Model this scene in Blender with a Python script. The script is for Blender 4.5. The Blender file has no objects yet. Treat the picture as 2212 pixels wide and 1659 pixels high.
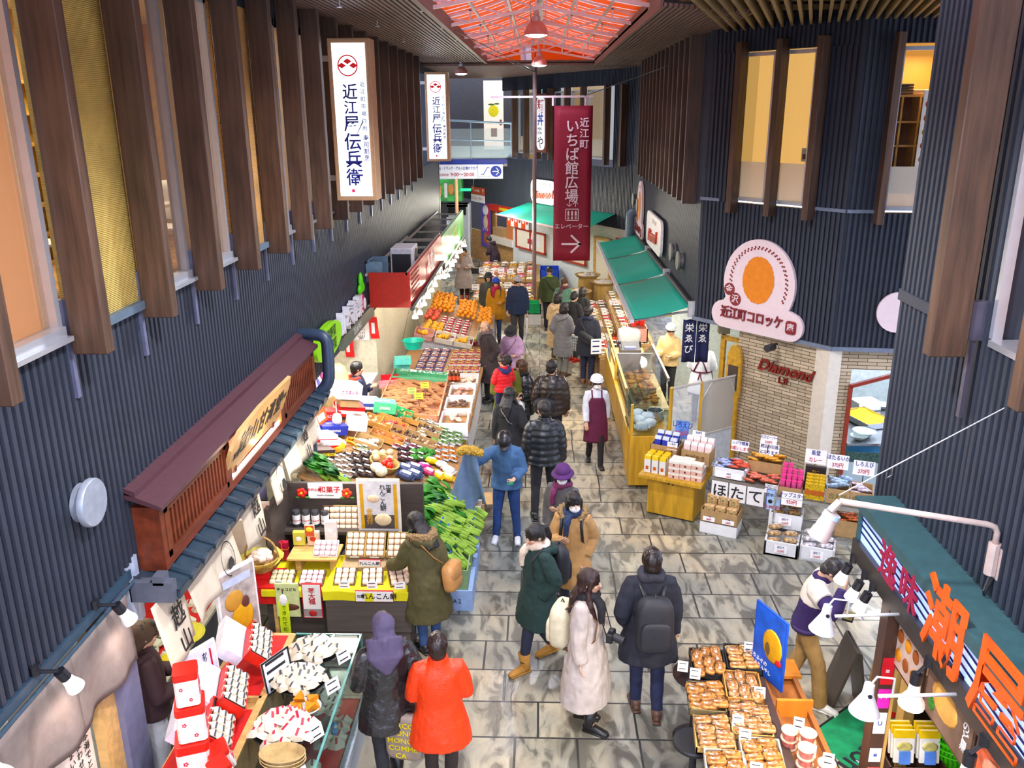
import bpy,bmesh,math,random
import numpy as np
from mathutils import Vector as V,Matrix,noise
random.seed(7)
SC=bpy.context.scene
COL=SC.collection
# ------------------------------------------------------------------ camera
FPX,CXP,CYP,CAMH=1840.0,1106.0,829.5,5.5
_d=np.array([(1140-CXP)/FPX,(6600-CYP)/FPX,1.0]);_d/=np.linalg.norm(_d)
_y=np.array([(1168-CXP)/FPX,(244-CYP)/FPX,1.0]);_y-=_d*_y.dot(_d);_y/=np.linalg.norm(_y)
_x=np.cross(_d,_y)
RW=np.stack([_x,_y,-_d])
cam=bpy.data.cameras.new('camera');camo=bpy.data.objects.new('camera',cam);COL.objects.link(camo)
_m=Matrix(((RW[0][0],-RW[0][1],-RW[0][2],0),(RW[1][0],-RW[1][1],-RW[1][2],0),(RW[2][0],-RW[2][1],-RW[2][2],CAMH),(0,0,0,1)))
camo.matrix_world=_m
cam.sensor_width=36;cam.sensor_fit='HORIZONTAL';cam.lens=FPX/2212*36;cam.clip_start=.05;cam.clip_end=200
SC.camera=camo
# ------------------------------------------------------------------ view, world, lights
SC.view_settings.view_transform='Standard';SC.view_settings.look='None'
SC.view_settings.gamma=1;SC.view_settings.use_curve_mapping=False
SC.view_settings.exposure=0.42
cy=SC.cycles;cy.max_bounces=5;cy.diffuse_bounces=3;cy.glossy_bounces=2;cy.transmission_bounces=4;cy.transparent_max_bounces=8
cy.caustics_reflective=False;cy.caustics_refractive=False;cy.sample_clamp_indirect=5;cy.adaptive_threshold=.1;cy.adaptive_min_samples=20
W=bpy.data.worlds.new('evening_sky');SC.world=W;W.use_nodes=True
_bg=W.node_tree.nodes['Background'];_bg.inputs[0].default_value=(.70,.76,1.0,1);_bg.inputs[1].default_value=2.3
def lamp(kind,loc,energy,col=(1,.95,.88),size=.15,aim=None,spot=None,blend=.6,sx=None):
 l=bpy.data.lights.new(kind.lower()+'_light',kind);l.energy=energy;l.color=col
 if kind=='AREA':
  l.size=size
  if sx:l.shape='RECTANGLE';l.size_y=sx
 else:
  l.shadow_soft_size=size
 if kind=='AREA':l.specular_factor=.15
 if kind=='SPOT':l.spot_size=math.radians(spot or 110);l.spot_blend=blend
 o=bpy.data.objects.new(l.name,l);COL.objects.link(o);o.location=loc
 if aim is not None:o.rotation_euler=(V(aim)-V(loc)).to_track_quat('-Z','Y').to_euler()
 return o
COOL=(.86,.91,1.0);WARM=(1,.80,.55);WHITE=(1,.95,.88)
for yy in (-1.5,3.5,8.6,15.0,22.3):
 lamp('SPOT',(-.1,yy,6.68),(760 if yy<10 else 430),COOL,.2,(-.1,yy,0),150,.5)
for yy in (10.6,11.9,13.2):
 lamp('AREA',(-2.75,yy,2.22),34,WHITE,.25,(-1.9,yy,.6),sx=1.1)
for yy in (15.2,16.8,18.4,20,21.6,23.2):
 lamp('POINT',(-2.1,yy,2.2),22,(1,.88,.68),.1)
for yy in (14.4,16,17.7,19.4,21):
 lamp('AREA',(2.05,yy,2.2),34,(1,.93,.80),.3,(1.9,yy,.5),sx=1.0)
lamp('AREA',(3.6,14.6,2.25),24,WHITE,.6,(3.4,14.6,.5),sx=1.2)
for yy in (5.9,7.0,8.2):
 lamp('AREA',(-3.25,yy,2.15),10,(1,.90,.74),.25,(-2.7,yy,.9),sx=.9)
lamp('AREA',(-2.3,8.6,2.35),22,(1,.92,.78),.3,(-2.0,8.0,.8),sx=.5)
lamp('AREA',(5.6,12.7,2.2),50,(.92,.97,1),.8,(5.6,12.7,0),sx=1.2)
for x,y in ((-.9,26),(-2.2,29),(-.6,23.6),(-1.2,28)):  # added lights without fixtures, put in to brighten the far island
 lamp('POINT',(x,y,2.7),85,(1,.92,.78),.15)
# ------------------------------------------------------------------ pixel to place at a known height or plane
def ray(u,v):return RW@np.array([(u-CXP)/FPX,(v-CYP)/FPX,1.0])
def gz(u,v,z=0.0):r=ray(u,v);t=(z-CAMH)/r[2];return V((r[0]*t,r[1]*t,z))
def gx(u,v,x):r=ray(u,v);t=x/r[0];return V((x,r[1]*t,CAMH+r[2]*t))
def gy(u,v,y):r=ray(u,v);t=y/r[1];return V((r[0]*t,y,CAMH+r[2]*t))
# ------------------------------------------------------------------ materials
MC={}
def pm(col,rough=.6,metal=0.,var=.12,scale=14.,bump=0.,bscale=60.,emit=0.,ecol=None,spec=.5,coat=0.,sheen=0.,stretch=None,trans=0.,alpha=1.,wave=None,name=None):
 lu=.3*col[0]+.6*col[1]+.1*col[2];col=tuple(min(.95,max(.002,lu+(c-lu)*1.14)) for c in col)
 key=(col,rough,metal,var,scale,bump,bscale,emit,ecol,spec,coat,sheen,stretch,trans,alpha,wave)
 if key in MC:return MC[key]
 m=bpy.data.materials.new(name or 'surface');m.use_nodes=True;MC[key]=m
 nt=m.node_tree;N=nt.nodes;L=nt.links;b=N['Principled BSDF']
 b.inputs['Roughness'].default_value=rough;b.inputs['Metallic'].default_value=metal
 b.inputs['Specular IOR Level'].default_value=spec;b.inputs['Coat Weight'].default_value=coat
 if sheen:b.inputs['Sheen Weight'].default_value=sheen
 if trans:b.inputs['Transmission Weight'].default_value=trans;b.inputs['IOR'].default_value=1.08
 b.inputs['Alpha'].default_value=alpha
 if emit:
  b.inputs['Emission Color'].default_value=(*(ecol or col),1);b.inputs['Emission Strength'].default_value=emit
 tc=N.new('ShaderNodeTexCoord');src=tc.outputs['Object']
 if stretch:
  mp=N.new('ShaderNodeMapping');mp.inputs['Scale'].default_value=stretch;L.new(src,mp.inputs[0]);src=mp.outputs[0]
 nz=N.new('ShaderNodeTexNoise');nz.inputs['Scale'].default_value=scale;nz.inputs['Detail'].default_value=4;L.new(src,nz.inputs['Vector'])
 cr=N.new('ShaderNodeValToRGB');L.new(nz.outputs['Fac'],cr.inputs[0])
 cr.color_ramp.elements[0].position=.3;cr.color_ramp.elements[1].position=.7
 cr.color_ramp.elements[0].color=(*[max(0,c*(1-var)) for c in col],1)
 cr.color_ramp.elements[1].color=(*[min(1,c*(1+var)) for c in col],1)
 L.new(cr.outputs[0],b.inputs['Base Color'])
 if bump or wave:
  bp=N.new('ShaderNodeBump');bp.inputs['Strength'].default_value=bump or .5;bp.inputs['Distance'].default_value=.01
  if wave:
   wv=N.new('ShaderNodeTexWave');wv.bands_direction=wave[0];wv.inputs['Scale'].default_value=wave[1];wv.inputs['Distortion'].default_value=wave[2]
   L.new(tc.outputs['Object'],wv.inputs['Vector']);L.new(wv.outputs['Fac'],bp.inputs['Height'])
  else:
   n2=N.new('ShaderNodeTexNoise');n2.inputs['Scale'].default_value=bscale;L.new(src,n2.inputs['Vector']);L.new(n2.outputs['Fac'],bp.inputs['Height'])
  L.new(bp.outputs[0],b.inputs['Normal'])
 return m
def wood(col,rough=.45,scale=6.,stretch=(1,1,.08),var=.35,bump=.15):
 return pm(col,rough,var=var,scale=scale,stretch=stretch,bump=bump,bscale=scale*3,name='wood_grain')
def glass(tint=(1,1,1),alpha=.12,rough=.03,name='clear_glass'):
 key=('glass',tint,alpha,rough)
 if key in MC:return MC[key]
 m=bpy.data.materials.new(name);m.use_nodes=True;MC[key]=m
 nt=m.node_tree;N=nt.nodes;L=nt.links;b=N['Principled BSDF']
 b.inputs['Base Color'].default_value=(*[q*(.04 if alpha<.2 else 1) for q in tint],1);b.inputs['Roughness'].default_value=rough;b.inputs['Specular IOR Level'].default_value=.6
 tr=N.new('ShaderNodeBsdfTransparent');tr.inputs[0].default_value=(*[min(1,.6+.4*t) for t in tint],1)
 mx=N.new('ShaderNodeMixShader');lw=N.new('ShaderNodeLayerWeight');lw.inputs[0].default_value=.25
 nz=N.new('ShaderNodeTexNoise');nz.inputs['Scale'].default_value=30
 ma=N.new('ShaderNodeMath');ma.operation='MULTIPLY_ADD';ma.inputs[1].default_value=.35;ma.inputs[2].default_value=alpha
 L.new(lw.outputs['Fresnel'],ma.inputs[0]);L.new(ma.outputs[0],mx.inputs[0]);L.new(tr.outputs[0],mx.inputs[1]);L.new(b.outputs[0],mx.inputs[2])
 L.new(mx.outputs[0],N['Material Output'].inputs[0])
 return m
def lit(col,s):return pm(col,.5,var=.02,emit=s,ecol=col,name='glowing')
def floor_mat():
 m=bpy.data.materials.new('stamped_stone');m.use_nodes=True
 nt=m.node_tree;N=nt.nodes;L=nt.links;b=N['Principled BSDF']
 tc=N.new('ShaderNodeTexCoord')
 def nzt(scale,detail,st=(1,1,1),rot=0,dist=0):
  mp=N.new('ShaderNodeMapping');mp.inputs['Scale'].default_value=st;mp.inputs['Rotation'].default_value=(0,0,rot);L.new(tc.outputs['Object'],mp.inputs[0])
  n=N.new('ShaderNodeTexNoise');n.inputs['Scale'].default_value=scale;n.inputs['Detail'].default_value=detail;n.inputs['Distortion'].default_value=dist;L.new(mp.outputs[0],n.inputs['Vector']);return n
 def ramp(src,*st):
  r=N.new('ShaderNodeValToRGB');L.new(src,r.inputs[0])
  while len(r.color_ramp.elements)<len(st):r.color_ramp.elements.new(.5)
  for e,(p,c) in zip(r.color_ramp.elements,st):e.position=p;e.color=(*c,1)
  return r
 def mix(f,a,c,mode='MIX'):
  x=N.new('ShaderNodeMix');x.data_type='RGBA';x.blend_type=mode
  if isinstance(f,float):x.inputs[0].default_value=f
  else:L.new(f,x.inputs[0])
  for s,i in ((a,6),(c,7)):
   if isinstance(s,tuple):x.inputs[i].default_value=(*s,1)
   else:L.new(s,x.inputs[i])
  return x.outputs[2]
 br=N.new('ShaderNodeTexBrick');br.offset=.37;br.offset_frequency=2;br.squash=.62;br.squash_frequency=3
 br.inputs['Scale'].default_value=1;br.inputs['Mortar Size'].default_value=.012;br.inputs['Mortar Smooth'].default_value=.3
 br.inputs['Brick Width'].default_value=.92;br.inputs['Row Height'].default_value=.50;br.inputs['Color1'].default_value=(0,0,0,1);br.inputs['Color2'].default_value=(1,1,1,1);br.inputs['Bias'].default_value=0
 L.new(tc.outputs['Object'],br.inputs['Vector'])
 big=nzt(.55,3,dist=.5)
 base=ramp(big.outputs['Fac'],(.32,(.23,.245,.225)),(.5,(.38,.355,.275)),(.68,(.56,.46,.30)))
 tile=ramp(br.outputs['Color'],(0,(.72,.74,.74)),(1,(1.12,1.1,1.05)))
 c1=mix(1.0,base.outputs[0],tile.outputs[0],'MULTIPLY')
 vein=nzt(5.5,8,(1,.42,1),.75,1.2)
 vr=ramp(vein.outputs['Fac'],(.40,(.24,.25,.26)),(.50,(.85,.86,.86)),(.62,(1.12,1.1,1.06)))
 c2=mix(.8,c1,vr.outputs[0],'MULTIPLY')
 c3=mix(br.outputs['Fac'],c2,(.045,.045,.042))
 L.new(c3,b.inputs['Base Color'])
 wet=nzt(.8,4,dist=.8);rr=ramp(wet.outputs['Fac'],(.35,(.24,.24,.24)),(.65,(.5,.42,.42)));L.new(rr.outputs[0],b.inputs['Roughness'])
 bp=N.new('ShaderNodeBump');bp.inputs['Strength'].default_value=.55;bp.inputs['Distance'].default_value=.012
 iv=N.new('ShaderNodeMath');iv.operation='SUBTRACT';L.new(vein.outputs['Fac'],iv.inputs[0]);L.new(br.outputs['Fac'],iv.inputs[1]);L.new(iv.outputs[0],bp.inputs['Height'])
 L.new(bp.outputs[0],b.inputs['Normal']);b.inputs['Specular IOR Level'].default_value=.6
 return m
# ------------------------------------------------------------------ mesh and scene helpers
class MB:
 def __init__(s,X=None):s.v=[];s.f=[];s.mi=[];s.m=0;s.X=X
 def add(s,vs,fs):
  o=len(s.v);s.v+=[tuple(s.X@V(p)) if s.X else tuple(p) for p in vs]
  s.f+=[tuple(i+o for i in f) for f in fs];s.mi+=[s.m]*len(fs);return s
 def box(s,x0,x1,y0,y1,z0,z1,R=None,o=(0,0,0)):
  vs=[(x,y,z) for z in (z0,z1) for y in (y0,y1) for x in (x0,x1)]
  if R:vs=[tuple(R@V(p)+V(o)) for p in vs]
  return s.add(vs,[(0,2,3,1),(4,5,7,6),(0,1,5,4),(2,6,7,3),(0,4,6,2),(1,3,7,5)])
 def bx(s,c,d,R=None):
  if R:return s.box(-d[0]/2,d[0]/2,-d[1]/2,d[1]/2,-d[2]/2,d[2]/2,R,c)
  return s.box(c[0]-d[0]/2,c[0]+d[0]/2,c[1]-d[1]/2,c[1]+d[1]/2,c[2]-d[2]/2,c[2]+d[2]/2)
 def tube(s,pts,r,n=8,up=(0,0,1),cap=True):
  pts=[V(p) for p in pts];k=len(pts);vs=[];fs=[];pu=None
  for i,p in enumerate(pts):
   t=(pts[min(i+1,k-1)]-pts[max(i-1,0)])
   t=t.normalized() if t.length>1e-9 else V((0,0,1))
   u=V(up) if pu is None else pu
   a=u-t*u.dot(t)
   if a.length<1e-3:a=V((1,0,0))-t*t.x;a=a if a.length>1e-3 else V((0,1,0))
   a.normalize();b=t.cross(a);pu=a
   q=r[i] if isinstance(r,(list,tuple)) else r
   ra,rb=q if isinstance(q,(list,tuple)) else (q,q)
   for j in range(n):
    w=2*math.pi*j/n;vs.append(p+a*(math.cos(w)*ra)+b*(math.sin(w)*rb))
  for i in range(k-1):
   for j in range(n):
    j2=(j+1)%n;fs.append((i*n+j,i*n+j2,(i+1)*n+j2,(i+1)*n+j))
  if cap:fs+=[tuple(range(n))[::-1],tuple(range((k-1)*n,k*n))]
  return s.add(vs,fs)
 def lathe(s,prof,n=16,c=(0,0,0)):
  vs=[(c[0]+r*math.cos(2*math.pi*j/n),c[1]+r*math.sin(2*math.pi*j/n),c[2]+z) for r,z in prof for j in range(n)]
  k=len(prof);fs=[(i*n+j,i*n+(j+1)%n,(i+1)*n+(j+1)%n,(i+1)*n+j) for i in range(k-1) for j in range(n)]
  return s.add(vs,fs+[tuple(range(n))[::-1],tuple(range((k-1)*n,k*n))])
 def ball(s,c,r,n=10,m=6,jit=0.):
  r=r if isinstance(r,(tuple,list)) else (r,r,r);vs=[];c=V(c)
  for i in range(1,m):
   for j in range(n):
    a=math.pi*i/m;w=2*math.pi*j/n;q=1+random.uniform(-jit,jit)
    vs.append((c.x+r[0]*math.sin(a)*math.cos(w)*q,c.y+r[1]*math.sin(a)*math.sin(w)*q,c.z+r[2]*math.cos(a)*q))
  k=(m-1)*n;vs+=[(c.x,c.y,c.z+r[2]),(c.x,c.y,c.z-r[2])]
  fs=[(i*n+j,(i+1)*n+j,(i+1)*n+(j+1)%n,i*n+(j+1)%n) for i in range(m-2) for j in range(n)]
  fs+=[(k,j,(j+1)%n) for j in range(n)]+[(k+1,(m-2)*n+(j+1)%n,(m-2)*n+j) for j in range(n)]
  return s.add(vs,fs)
 def prism(s,poly,d):
  k=len(poly);d=V(d);vs=[V(p) for p in poly]+[V(p)+d for p in poly]
  return s.add(vs,[tuple(range(k))[::-1],tuple(range(k,2*k))]+[(i,(i+1)%k,k+(i+1)%k,k+i) for i in range(k)])
 def face(s,*p):return s.add(p,[tuple(range(len(p)))])
 def grid(s,fn,nu,nv):
  vs=[fn(i/nu,j/nv) for j in range(nv+1) for i in range(nu+1)]
  return s.add(vs,[(j*(nu+1)+i,j*(nu+1)+i+1,(j+1)*(nu+1)+i+1,(j+1)*(nu+1)+i) for j in range(nv) for i in range(nu)])
 def mesh(s,name,mats,smooth=False):
  me=bpy.data.meshes.new(name);me.from_pydata(s.v,[],s.f)
  for q in (mats if isinstance(mats,(list,tuple)) else [mats]):me.materials.append(q)
  if max(s.mi,default=0):me.polygons.foreach_set('material_index',s.mi)
  if smooth:
   me.shade_smooth()
   if smooth is not True:me.set_sharp_from_angle(angle=math.radians(smooth))
  me.update();return me
 def done(s,name,mats,parent=None,smooth=False,bevel=0,solid=0):
  me=s.mesh(name,mats,smooth);o=bpy.data.objects.new(name,me);COL.objects.link(o)
  if parent:o.parent=parent
  if solid:q=o.modifiers.new('thickness','SOLIDIFY');q.thickness=solid;q.offset=0
  if bevel:q=o.modifiers.new('edges','BEVEL');q.width=bevel;q.segments=2;q.limit_method='ANGLE'
  return o
def sup(mb,c,r,e=.55,n=16,m=10,X=None):
 """rounded-box solid"""
 def pw(q):return math.copysign(abs(q)**e,q)
 vs=[];c=V(c)
 for i in range(1,m):
  a=-math.pi/2+math.pi*i/m
  for j in range(n):
   w=2*math.pi*j/n;p=V((r[0]*pw(math.cos(a))*pw(math.cos(w)),r[1]*pw(math.cos(a))*pw(math.sin(w)),r[2]*pw(math.sin(a))))
   vs.append(c+(X@p if X else p))
 k=len(vs);e_=V((0,0,r[2]));e_=X@e_ if X else e_;vs+=[c-e_,c+e_]
 fs=[(i*n+j,i*n+(j+1)%n,(i+1)*n+(j+1)%n,(i+1)*n+j) for i in range(m-2) for j in range(n)]
 fs+=[(k,(j+1)%n,j) for j in range(n)]+[(k+1,(m-2)*n+j,(m-2)*n+(j+1)%n) for j in range(n)]
 return mb.add(vs,fs)
def tag(o,label,cat,group=None,kind=None):
 o['label']=label;o['category']=cat
 if group:o['group']=group
 if kind:o['kind']=kind
 return o
def thing(name,label,cat,loc=(0,0,0),rz=0.,group=None,M=None):
 o=bpy.data.objects.new(name,None);COL.objects.link(o);o.empty_display_size=.1
 if M is not None:o.matrix_world=M
 else:o.location=loc;o.rotation_euler=(0,0,rz)
 return tag(o,label,cat,group)
def struct(o):o['kind']='structure';return o
KIDS={}
def kids(o):return [c for c in bpy.data.objects if c.parent==o]
def dup(root,loc=None,rz=0.,label=None,group=None,sc=None,rot=None,M=None):
 if root.name not in KIDS:KIDS[root.name]=[(c,kids(c)) for c in kids(root)]
 r=root.copy();COL.objects.link(r)
 if M is not None:r.matrix_world=M
 else:
  r.location=loc;r.rotation_euler=rot if rot else (0,0,rz)
  if sc:r.scale=(sc,)*3 if not isinstance(sc,tuple) else sc
 if label:r['label']=label
 if group:r['group']=group
 for c,sub in KIDS[root.name]:
  k=c.copy();COL.objects.link(k);k.parent=r
  for g in sub:h=g.copy();COL.objects.link(h);h.parent=k
 return r
def frame_at(o,ex,ey):
 """matrix with origin o, local x along ex, local y along ey, local z out of the face"""
 ex=V(ex).normalized();ey=V(ey);ey=(ey-ex*ey.dot(ex)).normalized();ez=ex.cross(ey)
 return Matrix(((ex.x,ey.x,ez.x,o[0]),(ex.y,ey.y,ez.y,o[1]),(ex.z,ey.z,ez.z,o[2]),(0,0,0,1)))
def txt(body,size,mat,parent,at=(0,0,.004),M=None,bold=0.,vert=False,depth=.001,sx=1.,rot=0.,name='lettering',align='CENTER',line=1.,res=2,rx=0.,shear=0.):
 c=bpy.data.curves.new(name,'FONT');c.body='\n'.join(body) if vert else body
 c.size=size;c.align_x=align;c.align_y='CENTER';c.offset=min(bold,.014)*size;c.extrude=depth;c.resolution_u=res;c.space_line=line;c.shear=shear
 o=bpy.data.objects.new(name,c)
 me=bpy.data.meshes.new_from_object(o)
 bpy.data.objects.remove(o);bpy.data.curves.remove(c)
 me.materials.clear();me.materials.append(mat);me.name=name
 t=Matrix.Translation(at)@Matrix.Rotation(rot,4,'Z')@Matrix.Rotation(rx,4,'X')@Matrix.Diagonal((sx,1,1,1))
 me.transform(M@t if M is not None else t)
 q=bpy.data.objects.new(name,me);COL.objects.link(q)
 if parent:q.parent=parent
 return q
def remesh(mb,vox,name,mats,parent,smooth_it=4,disp=None):
 me=mb.mesh(name,mats);o=bpy.data.objects.new(name,me);COL.objects.link(o)
 r=o.modifiers.new('fuse','REMESH');r.mode='VOXEL';r.voxel_size=vox;r.use_smooth_shade=True
 if smooth_it:q=o.modifiers.new('soften','SMOOTH');q.iterations=smooth_it;q.factor=.5
 dg=bpy.context.evaluated_depsgraph_get();m2=bpy.data.meshes.new_from_object(o.evaluated_get(dg))
 bpy.data.objects.remove(o);bpy.data.meshes.remove(me);m2.name=name
 if not m2.materials:
  for q in (mats if isinstance(mats,(list,tuple)) else [mats]):m2.materials.append(q)
 if disp:disp(m2)
 m2.shade_smooth()
 q=bpy.data.objects.new(name,m2);COL.objects.link(q)
 if parent:q.parent=parent
 return q
def RZ(a):return Matrix.Rotation(a,3,'Z')
def R3(rx=0,ry=0,rz=0):return (Matrix.Rotation(rz,3,'Z')@Matrix.Rotation(ry,3,'Y')@Matrix.Rotation(rx,3,'X'))
CLAD=pm((.031,.037,.052),.48,var=.1,scale=4,spec=.35,name='charcoal_cladding')
TIMBER=wood((.080,.044,.028),.5,5,(4,4,.35),.45)
ALU=pm((.62,.64,.68),.3,.7,var=.04,name='aluminium')
DARK=pm((.018,.018,.020),.45,name='dark_paint')
WHT=pm((.82,.81,.79),.5,var=.04,name='white_paint')
PAPER=pm((.86,.84,.82),.7,var=.03,name='paper')
BLK=pm((.012,.012,.014),.5,name='black_ink')
REDI=pm((.45,.012,.03),.5,name='red_ink')
NAVY=pm((.012,.02,.16),.5,name='navy_ink')
CARD=pm((.42,.27,.13),.75,var=.1,name='cardboard')
STYRO=pm((.84,.84,.83),.6,var=.04,name='styrofoam')
STEEL=pm((.55,.56,.58),.25,.9,var=.05,name='steel')
CREAM=pm((.72,.66,.55),.6,var=.06,name='cream_paint')
# ================================================================== the setting
fl=MB().face((-9,-6,0),(9,-6,0),(9,40,0),(-9,40,0)).done('floor',floor_mat());struct(fl)
def corr(mb,p0,p1,z0,z1,out,pitch=.074,dep=.028):
 """corrugated cladding from p0 to p1; out = unit normal towards the passage"""
 p0=V((*p0,0));p1=V((*p1,0));L=(p1-p0).length;t=(p1-p0)/L;n=max(1,int(L/pitch));o=V((*out,0));q=L/n;vs=[]
 for i in range(n):
  for a,h in ((0,0),(.40,0),(.46,1),(.95,1)):vs.append(p0+t*(i+a)*q+o*dep*h)
 vs.append(p1);k=len(vs)
 mb.add([(*v.xy,z0) for v in vs]+[(*v.xy,z1) for v in vs],[(i,i+1,k+i+1,k+i) for i in range(k-1)])
 back=-o*.12
 a,b=p0+back,p1+back
 mb.add([(*p0.xy,z0),(*p1.xy,z0),(*b.xy,z0),(*a.xy,z0),(*p0.xy,z1),(*p1.xy,z1),(*b.xy,z1),(*a.xy,z1)],[(0,1,2,3),(4,5,6,7),(2,3,7,6),(0,3,7,4),(1,2,6,5)])
XL,XR,XA=-3.0,2.7,2.55
w=MB()
corr(w,(XL,1.0),(XL,5.48),2.33,4.2,(1,0));corr(w,(XL,5.48),(XL,25.6),2.12,4.2,(1,0))
corr(w,(XL,1.0),(XL,25.6),6.45,7.1,(1,0))
w.box(-3.12,-2.96,25.5,25.62,2.12,7.1);w.box(-9,-3.0,25.5,25.6,2.3,7.1)
struct(w.done('wall_left',CLAD))
w=MB();corr(w,(XR,0.5),(XR,5.02),2.24,4.17,(-1,0));corr(w,(XR,5.0),(XR,6.3),2.24,7.4,(-1,0));corr(w,(XR,6.3),(7.5,6.3),2.24,7.4,(0,1))
w.box(2.66,2.71,5.3,6.32,4.16,4.24)
struct(w.done('wall_right',CLAD))
struct(MB().box(4.2,4.3,0,6.3,0,2.3).box(2.7,4.3,3.2,3.3,0,2.3).box(2.75,4.3,.5,6.25,2.28,2.34).done('wall_seafood_shop',pm((.16,.10,.07),.6)))
PB0,PB1,PC1=(2.49,13.5),(4.08,11.64),(7.6,11.25)
nb=V((-(PB0[1]-PB1[1]),-(PB1[0]-PB0[0]))).normalized();nc=V((-(PB1[1]-PC1[1]),-(PC1[0]-PB1[0]))).normalized()
def onB(s,off=0.,z=0.):a=V(PB0);b=V(PB1);d=(b-a).normalized();p=a+d*s+nb*off;return V((p.x,p.y,z))
def onC(s,off=0.,z=0.):a=V(PB1);b=V(PC1);d=(b-a).normalized();p=a+d*s+nc*off;return V((p.x,p.y,z))
dB=(V(PB1)-V(PB0)).normalized();dC=(V(PC1)-V(PB1)).normalized()
def sub(f,s0,s1):return tuple(f(s0).xy),tuple(f(s1).xy)
w=MB();LB=(V(PB1)-V(PB0)).length
corr(w,*sub(onB,0,LB),2.3,4.2,nb,.07);corr(w,*sub(onB,0,LB),6.3,7.2,nb,.07);corr(w,*sub(onB,0,.54),4.2,6.3,nb,.07)
corr(w,*sub(onB,1.82,LB),4.2,6.3,nb,.07)
corr(w,*sub(onC,0,3.5),2.3,4.2,nc,.07);corr(w,*sub(onC,0,3.5),6.3,7.2,nc,.07);corr(w,*sub(onC,0,.36),4.2,6.3,nc,.07);corr(w,*sub(onC,1.2,3.5),4.2,6.3,nc,.07)
struct(w.done('wall_corner',CLAD))
t=MB()
for f,n_,s0,s1,z in ((onB,nb,0,.36,4.2),(onB,nb,1.98,LB,4.2),(onC,nc,0,.34,4.2),(onB,nb,-.02,LB+.02,2.3),(onC,nc,0,3.5,2.3)):
 a,b=f(s0,.035,z),f(s1,.035,z);h=.045 if z>3 else .06
 t.prism([a,b,b-V((*n_,0))*.06,a-V((*n_,0))*.06],(0,0,h))
struct(t.done('trim_corner',pm((.16,.19,.25),.4,name='grey_flashing')))
w=MB();corr(w,(XA,13.42),(XA,23.9),2.3,7.2,(-1,0),.058);w.box(2.52,2.6,13.42,13.5,2.3,7.2)
struct(w.done('wall_alcove',CLAD))
PD0,PD1=(2.6,23.7),(-3.24,34.2)
dD=(V(PD1)-V(PD0)).normalized();nD=V((-dD.y,dD.x));nD=nD if nD.y<0 else -nD;LD=(V(PD1)-V(PD0)).length
def onD(s,off=0.,z=0.):p=V(PD0)+dD*s+nD*off;return V((p.x,p.y,z))
w=MB();corr(w,*sub(onD,0,LD),2.35,4.0,nD,.07);corr(w,*sub(onD,0,8.0),6.2,7.2,nD,.07);corr(w,*sub(onD,0,1.15),4.0,6.2,nD,.07)
corr(w,*sub(onD,4.3,5.2),4.0,6.2,nD,.07)
struct(w.done('wall_far',CLAD))
w=MB();w.m=0
w.box(-9,-.4,33.4,33.5,3.8,7.2);w.box(-9,6,39,39.2,0,7);w.box(-9,-8.9,25,40,0,7)
struct(w.done('wall_back',pm((.055,.052,.056),.6,name='dark_render')))
b=MB();b.box(-3.6,-.9,30.4,33.4,3.72,3.86);struct(b.done('floor_balcony',pm((.25,.22,.2),.6)))
SOF=wood((.15,.095,.078),.45,3,(8,.3,8),.3)
c=MB()
for i in range(23):
 x=-1.42-i*.068;c.box(x-.045,x,2,22.6-.0*i,6.70,6.74)
c.box(-3.0,-1.36,2,22.7,6.76,6.80);c.box(-1.40,-1.34,2,22.7,6.66,6.84)
for i in range(18):
 x=1.36+i*.068;y0=10.4+i*.045;c.box(x,x+.045,y0,24,6.62,6.66)
c.box(1.33,1.37,10.4,22.7,6.6,6.82);c.box(1.33,2.6,11.6,24,6.70,6.74)
for i in range(110):
 y=22.75+i*.075;c.box(-3.4,2.5,y,y+.04,6.62,6.67)
c.box(-3.6,2.6,22.7,31.5,6.70,6.74)
struct(c.done('ceiling',SOF))
BEAM=wood((.20,.135,.06),.5,3,(8,.3,8),.3)
bd=V((.29,.957,0)).normalized();bn=V((bd.y,-bd.x,0))
c=MB()
for i in range(36):
 o=V((1.55,9.65,6.58))+bn*(i*.13);o.y=9.3+.25*abs(o.x-2.55)
 s1=0
 for q in np.arange(.3,6,.1):
  p=o+bd*q
  lim=PB0[1]-(p.x-PB0[0])*1.17 if p.x<PB1[0] else PB1[1]-.11*(p.x-PB1[0])
  if p.x<PB0[0]:lim=13.5
  if p.y>lim-.06:s1=q;break
 if s1<.3:continue
 a,e=o,o+bd*s1;h=bn*.018
 c.prism([a-h,a+h,e+h,e-h],(0,0,.13))
for k in range(3):
 c.box(1.6,6.2,9.9+k*.9,9.96+k*.9,6.71,6.77)
struct(c.done('ceiling_corner',BEAM))
c=MB().box(1.4,7,9.2,14,6.95,7.0).done('ceiling_corner_board',pm((.30,.24,.18),.6));struct(c)
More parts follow.
